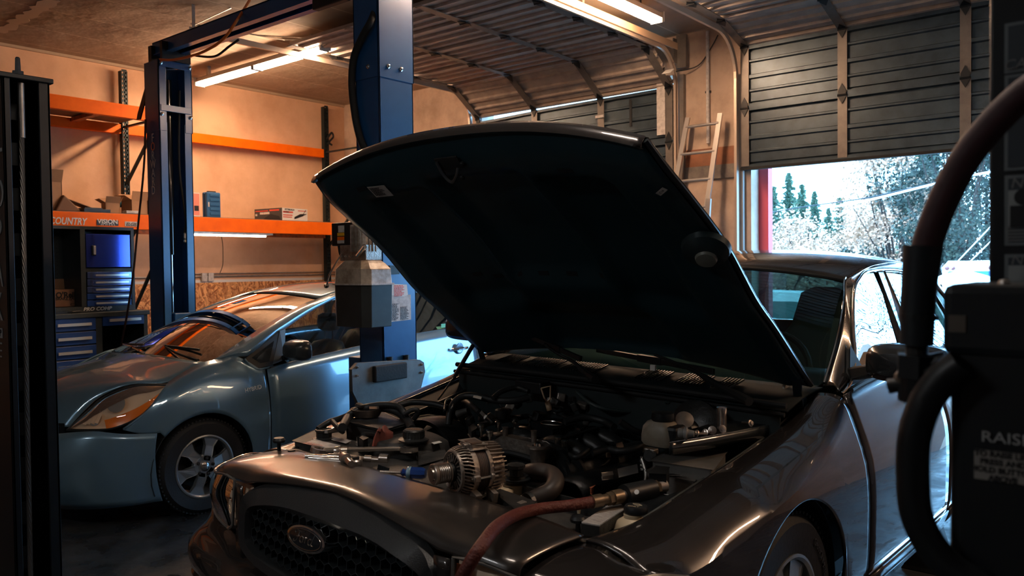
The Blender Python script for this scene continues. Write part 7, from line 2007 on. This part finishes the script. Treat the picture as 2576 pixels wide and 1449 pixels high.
# ================================================================== ladder leaning on the pillar
lad = empty('ladder', 'aluminium ladder leaning against the pillar between the two doors', 'ladder', (-3.8, 7.45, 0))
m_alu = mat('dull aluminium', (.62, .58, .54), .35, .85)
def LD(p): return p-Vector((-3.8, 7.45, 0))
rt_, rb = at(1812, 285, y=7.72), at(1775, 540, y=7.55)
lt_, lbm = at(1733, 300, y=7.74), at(1702, 445, y=7.66)
def ext_line(a, b, z): d = b-a; return a+d*((z-a.z)/d.z)
R0_, R1_ = ext_line(rt_, rb, rt_.z), ext_line(rt_, rb, .02)
Lf0, Lf1 = R0_+Vector((-.36, 0, 0)), R1_+Vector((-.50, 0, 0))
for a, b in ((R0_, R1_), (Lf0, Lf1)): MB().bar(LD(a), LD(b), .022, .05, upv=(1, 0, 0)).build('rail', m_alu, lad)
n = 11
for k in range(n):
    f = (k+.35)/n; MB().tube([LD(R0_.lerp(R1_, f)), LD(Lf0.lerp(Lf1, f))], .016, 10).build('rung', m_alu, lad, smooth=True)
p = at(1783, 500, y=7.5); MB().bar(LD(p), LD(ext_line(p, p+Vector((-.02, -.02, -.4)), .3)), .03, .05, upv=(1, 0, 0)).build('spreader', m_alu, lad)

# ================================================================== added fill lights, unseen, to brighten the garage
m_fill_cool = bpy.data.materials.new('added cool fill tube'); m_fill_cool.use_nodes = True
nn = m_fill_cool.node_tree.nodes; nn['Principled BSDF'].inputs['Emission Color'].default_value = (.92, .94, .95, 1); nn['Principled BSDF'].inputs['Emission Strength'].default_value = 65
def cool(r):
    for c in r.children:
        if c.name.startswith('tube'):
            if c.data.users > 0: c.data.materials.clear(); c.data.materials.append(m_fill_cool)
m_fill_neutral = m_fill_cool.copy(); m_fill_neutral.name = 'added neutral fill tube'
m_fill_neutral.node_tree.nodes['Principled BSDF'].inputs['Emission Color'].default_value = (1, .86, .74, 1); m_fill_neutral.node_tree.nodes['Principled BSDF'].inputs['Emission Strength'].default_value = 60
lf = fixture('added fill light hanging unseen above the open bonnet', (-1.2, 1.6, 3.35), 0, 1)
for c in lf.children:
    if c.name.startswith('tube'): c.data.materials.clear(); c.data.materials.append(m_fill_neutral)
cool(fixture('added fill light near the ceiling, unseen behind the camera', (-2.6, -1.8, 3.35), 0, 1))
fixture('added fill light hanging unseen at the far right of the garage', (1.6, 4.4, 3.35), PI/2, 1)

# ================================================================== outdoors
def terrain(x, y):
    if y < 11: return -.03
    return -.03-1.6*min(1, (y-11)/13)+max(0, (y-60))*.02
rows = []
for y in (8.1, 9.5, 11, 13, 16, 20, 24, 30, 40, 60, 90, 140):
    rows.append([Vector((x, y, terrain(x, y))) for x in (-120, -60, -30, -15, -8, -3, 3, 10, 30, 60)])
struct(MB().grid(rows).build('ground', mat('pale gravel yard', (.30, .28, .26), .9, noise=(.18, .18, .175), nscale=.7)))
m_leafA = mat('teal evergreen needles', (.030, .065, .040), .7, noise=(.06, .11, .065), nscale=.9)
m_leafB = mat('dark green leaves', (.006, .012, .007), .7, noise=(.020, .030, .016), nscale=1.2)
m_leafC = mat('pale autumn leaves', (.24, .12, .06), .7, noise=(.55, .36, .26), nscale=1.0)
m_bark = mat('bark', (.02, .012, .008), .8)
def tree(name, label, x, y, h, r, kind, seed, n=2200, trunk=.12, leaf=None, group='trees beyond the yard'):
    rnd = random.Random(seed); z0 = terrain(x, y)-.1
    t = empty(name, label, 'tree', (x, y, z0), 0, group)
    f = MB()
    if kind == 'c':
        nl_ = int(h*4.2)
        for L in range(nl_):
            fz = (L+.5)/nl_; z = h*(.10+.90*fz); R_ = r*(1-fz)**.8*rnd.uniform(.7, 1.1)+.1
            nb = int(6+9*(1-fz))
            for b in range(nb):
                a = rnd.uniform(0, 2*PI); L_b = R_*rnd.uniform(.25, 1.1); c, s_ = math.cos(a), math.sin(a)
                for k in range(7):
                    q = (k+rnd.random())/7*L_b; w = .06+.09*(1-q/(L_b+.01)); dz = -.18*q+rnd.uniform(-.08, .08)
                    p = Vector((c*q, s_*q, z+dz)); al = Vector((c, s_, rnd.uniform(-.6, .1))).normalized()*rnd.uniform(.14, .34); sd = Vector((-s_, c, rnd.uniform(-.4, .4)))*w*.8
                    dn = Vector((rnd.uniform(-.08, .08), rnd.uniform(-.08, .08), -rnd.uniform(.08, .26)))
                    f.add([p-sd*1.6, p+al*.6-dn*.2, p+sd*1.6, p+dn], [(0, 1, 2, 3)]); f.add([p-al*.8, p+al*.8, p+dn*1.1+al*.3], [(0, 1, 2)])
    else:
        blobs = [(Vector((rnd.uniform(-1, 1)*r*.75, rnd.uniform(-1, 1)*r*.6, h*rnd.uniform(.30, .92))), r*rnd.uniform(.25, .5)) for _ in range(int(16+r*4))]
        for i in range(n):
            c, R_ = rnd.choice(blobs); d = Vector((rnd.gauss(0, 1), rnd.gauss(0, 1), rnd.gauss(0, .8))).normalized()*R_*rnd.random()**.4
            p = c+d; s_ = rnd.uniform(.022, .060)*(1+.02*y); u_ = Vector((rnd.gauss(0, 1), rnd.gauss(0, 1), rnd.gauss(0, 1))).normalized(); v_ = u_.orthogonal().normalized()
            f.add([p-u_*s_, p-v_*s_*.6, p+u_*s_, p+v_*s_*.6], [(0, 1, 2, 3)])
        bm = MB()
        for k in range(14):
            c, R_ = rnd.choice(blobs); bm.tube([(0, 0, h*.12), (c.x*.4+rnd.uniform(-.2, .2), c.y*.4, c.z*.55), (c.x, c.y, c.z)], [trunk*.5, trunk*.3, trunk*.08], 5)
        bm.build('branches', m_bark, t, smooth=True)
    f.build('foliage', leaf or (m_leafA if kind == 'c' else m_leafB), t)
    MB().tube([(0, 0, 0), (.05, 0, h*.4), (0, 0, h*(.97 if kind == 'c' else .6))], [trunk, trunk*.7, trunk*.1], 8).build('trunk', m_bark, t, smooth=True)
    return t
def dirx(px, d):
    v = ray(px, 660); p = EYE+v*d; return p.x, p.y
C_ = [(1905, 80, 10.0, 1.7), (1945, 70, 8.6, 1.7), (1985, 84, 11.0, 1.9), (2018, 78, 9.3, 1.5), (2050, 92, 9.6, 1.5), (2205, 60, 7.4, 1.3), (2112, 95, 9.0, 1.7), (2335, 40, 9.4, 1.6), (1925, 48, 6.2, 1.3), (2165, 70, 6.0, 1.3), (2085, 88, 7.5, 1.4)]
CL = ['tall evergreen nearest the red door jamb, far across the yard', 'evergreen in front of the tallest one, left part of the doorway', 'tallest pointed evergreen in the left part of the doorway', 'slim evergreen just right of the tallest one', 'faint thin evergreen right of the evergreen cluster', 'narrow dark evergreen left of the big leafy tree', 'pale evergreen in the middle of the doorway', 'evergreen half hidden in the big leafy tree behind the red hose', 'small evergreen low beside the red door jamb', 'small low evergreen in the middle of the tree line', 'short evergreen between the cluster and the pale one']
for i, ((px, d, h, r), l_) in enumerate(zip(C_, CL)):
    x, y = dirx(px, d); tree('evergreen_tree', l_, x, y, h+1.2, r*1.6, 'c', 30+i, group='evergreens beyond the yard')
D_ = [(1975, 40, 3.2, 2.4, m_leafC, 2600, 'low pale brush at the foot of the evergreens'), (2060, 52, 3.4, 2.6, m_leafC, 2600, 'low pale brush behind the sedan roof, middle of the doorway'), (2210, 46, 5.0, 2.4, m_leafC, 3200, 'pale tree between the teal shrub and the dark leafy trees'), (2030, 45, 4.6, 2.2, m_leafC, 1400, 'bare-looking pale tree with dark forked branches in mid doorway'), (2105, 60, 4.6, 2.8, m_leafC, 1500, 'pale autumn tree low in the middle of the doorway'), (1900, 50, 3.9, 2.0, m_leafC, 1600, 'pale orange-tinted bush tree beside the red jamb'), (2265, 34, 8.2, 2.3, m_leafC, 5200, 'big pale autumn tree at the left of the dark leafy tree'),
      (2415, 30, 9.5, 2.8, m_leafB, 9000, 'large dark green leafy tree behind the red hose'), (2480, 36, 10.5, 3.0, m_leafB, 7000, 'dark green leafy tree at the right end of the doorway'), (2340, 36, 6.8, 2.2, m_leafB, 4200, 'dark green tree just left of the red hose'), (2160, 42, 2.7, 1.3, mat('teal shrub leaves', (.015, .030, .02), .7), 1500, 'low teal shrub above the sedan roof'), (2540, 60, 13, 4.5, m_leafC, 5000, 'pale tall tree behind the dark leafy trees'), (1960, 65, 4.3, 2.8, m_leafC, 1800, 'pale low tree in front of the evergreens')]
for i, (px, d, h, r, m, n, l_) in enumerate(D_):
    x, y = dirx(px, d); tree('leafy_tree', l_, x, y, h+1.6, r, 'd', 60+i, n=int(n*1.7), leaf=m, group='leafy trees beyond the yard', trunk=.16)
for i, (x, y, h, r, m, n, l_) in enumerate(((5, 30, 8, 3.2, m_leafB, 5000, 'added dark leafy tree outside, right of the picture, first from the doorway'), (12, 34, 9, 3.5, m_leafC, 4000, 'added pale leafy tree outside, right of the picture'), (19, 28, 8, 3.4, m_leafB, 4500, 'added dark leafy tree outside, far right of the picture'), (28, 36, 11, 4.5, m_leafB, 4500, 'added tall dark leafy tree outside, farthest right'))):  # unseen trees added for the sedan glass to reflect
    tree('leafy_tree', l_, x, y, h+1.6, r, 'd', 90+i, n=n, leaf=m, group='leafy trees beyond the yard', trunk=.18)
# white sheds, tarpaulin tent, bus
x, y = dirx(2300, 34)
b = empty('shed', 'long low white building behind the red hose, below the leafy trees', 'building', (x, y, terrain(x, y)))
z_ = at(2335, 668, y=y).z-terrain(x, y)
MB().bb((-2.2, 0, 0), (1.6, 4, z_-.25)).build('wall', mat('white siding', (.80, .78, .74), .7), b)
MB().prism([(-2.5, -.3, z_-.25), (1.9, -.3, z_-.25), (.3, -.3, z_+.28), (-.6, -.3, z_+.28)], (0, 4.6, 0)).build('roof', mat('pale roof', (.55, .52, .50), .7), b)
x, y = dirx(2440, 27)
bu = empty('bus', 'blue and white bus parked beyond the yard, seen beside the black hose sleeve', 'bus', (x, y, terrain(x, y)))
zt2 = at(2440, 657, y=y).z-terrain(x, y)
MB().bb((-.85, 0, .4), (1.15, 8, zt2-.12)).build('body', mat('bus white', (.70, .80, .84), .4, coat=.5), bu, bevel=.12)
MB().prism([(-.80, -.01, zt2-.2), (1.1, -.01, zt2-.2), (.95, -.01, zt2), (-.65, -.01, zt2)], (0, 8, 0)).build('roof', mat('bus roof', (.80, .84, .84), .5), bu, bevel=.05)
MB().bb((-.15, -.03, zt2-.75), (.75, -.01, zt2-.33)).build('rear_window', mat('bus window blue', (.01, .10, .30), .1, coat=1), bu)
MB().bb((-.70, -.03, zt2-.75), (-.3, -.01, zt2-.33)).build('rear_window', mat('bus window blue', (.01, .10, .30), .1, coat=1), bu)
for dx in (-.68, -.5, .62, .80): MB().lathe([(.075, 0), (.075, .03), (.06, .04), (.001, .04)], (dx, -.005, zt2-.22), (0, -1, 0), 16).build('tail_lamp', mat('dark red lamp', (.12, .03, .03), .3, coat=.6), bu, smooth=True)
text('lettering', 'SCHOOL BUS', .12, frame_T((.05, -.015, zt2-.2), (1, 0, 0), (0, 0, 1)), m_black, bu)
for dx in (-.6, .9): MB().lathe([(.42, -.12), (.42, .12)], (dx, 1.4, .42), (1, 0, 0), 24).build('wheel', m_tyre, bu)
x, y = dirx(2400, 20)
tn = empty('canopy_tent', 'low white and pale green canopy in the yard left of the dark column', 'canopy', (x, y, terrain(x, y)))
za = at(2395, 682, y=y).z-terrain(x, y); zb2 = at(2395, 712, y=y).z-terrain(x, y)
MB().add([(-.8, -.6, zb2), (1.0, -.6, zb2-.02), (1.0, 1.4, zb2), (-.8, 1.4, zb2), (.0, .3, za), (.3, .3, za)], [(0, 1, 5, 4), (1, 2, 5), (2, 3, 4, 5), (3, 0, 4)]).build('canopy_cover', mat('white tarpaulin', (.80, .88, .86), .6), tn, solid=.01)
for xx, yy in ((-.78, -.58), (.98, -.58), (.98, 1.38), (-.78, 1.38)): MB().tube([(xx, yy, 0), (xx, yy, zb2)], .02, 8).build('leg', m_zinc, tn)
# parked pale van seen through the sedan
x, y = dirx(2010, 16.5)
vn = empty('parked_van', 'pale van parked outside, seen through the sedan windows', 'van', (x, y, terrain(x, y)), .1)
MB().prism([(-2.2, 0, .35), (2.3, 0, .35), (2.35, 0, .9), (1.6, 0, 1.05), (1.15, 0, 1.62), (-2.1, 0, 1.68), (-2.25, 0, 1.2)], (0, 1.8, 0)).build('body', mat('van white', (.72, .78, .78), .35, coat=.6), vn, bevel=.06)
for a_, b_5 in ((-1.9, -.9), (-.8, .1), (.2, .95)): MB().prism([(a_, -.01, 1.12), (b_5+.12, -.01, 1.12), (b_5, -.01, 1.52), (a_, -.01, 1.52)], (0, .02, 0)).build('window', mat('van glass', (.05, .12, .12), .08, coat=1), vn)
for dx in (-1.4, 1.5): MB().lathe([(.33, -.05), (.33, .2)], (dx, .08, .33), (0, 1, 0), 24).build('wheel', m_tyre, vn)
# overhead utility lines
o = MB().tube([at(x, y, y=24) for x, y in ((1850, 562), (1950, 533), (2060, 515), (2180, 498), (2290, 474), (2400, 450), (2520, 425))], .018, 6, smooth=4).build('utility_line', m_black)
tag(o, 'dark utility line sagging across the sky in the doorway', 'cable')
o = MB().tube([at(x, y, y=18) for x, y in ((2100, 520), (2200, 500), (2330, 468), (2420, 446), (2520, 428))], .022, 6, smooth=4).build('utility_line', m_white)
tag(o, 'pale thick utility line crossing in front of the leafy trees', 'cable')
for i, (a, b, l_) in enumerate((((2345, 725), (2500, 562), 'upper pale guy wire slanting up in front of the bus'), ((2358, 738), (2500, 600), 'lower pale guy wire slanting up in front of the bus'))):
    o = MB().tube([at(*a, y=14), at(*b, y=14)], .010, 6).build('guy_wire', m_white); tag(o, l_, 'cable')
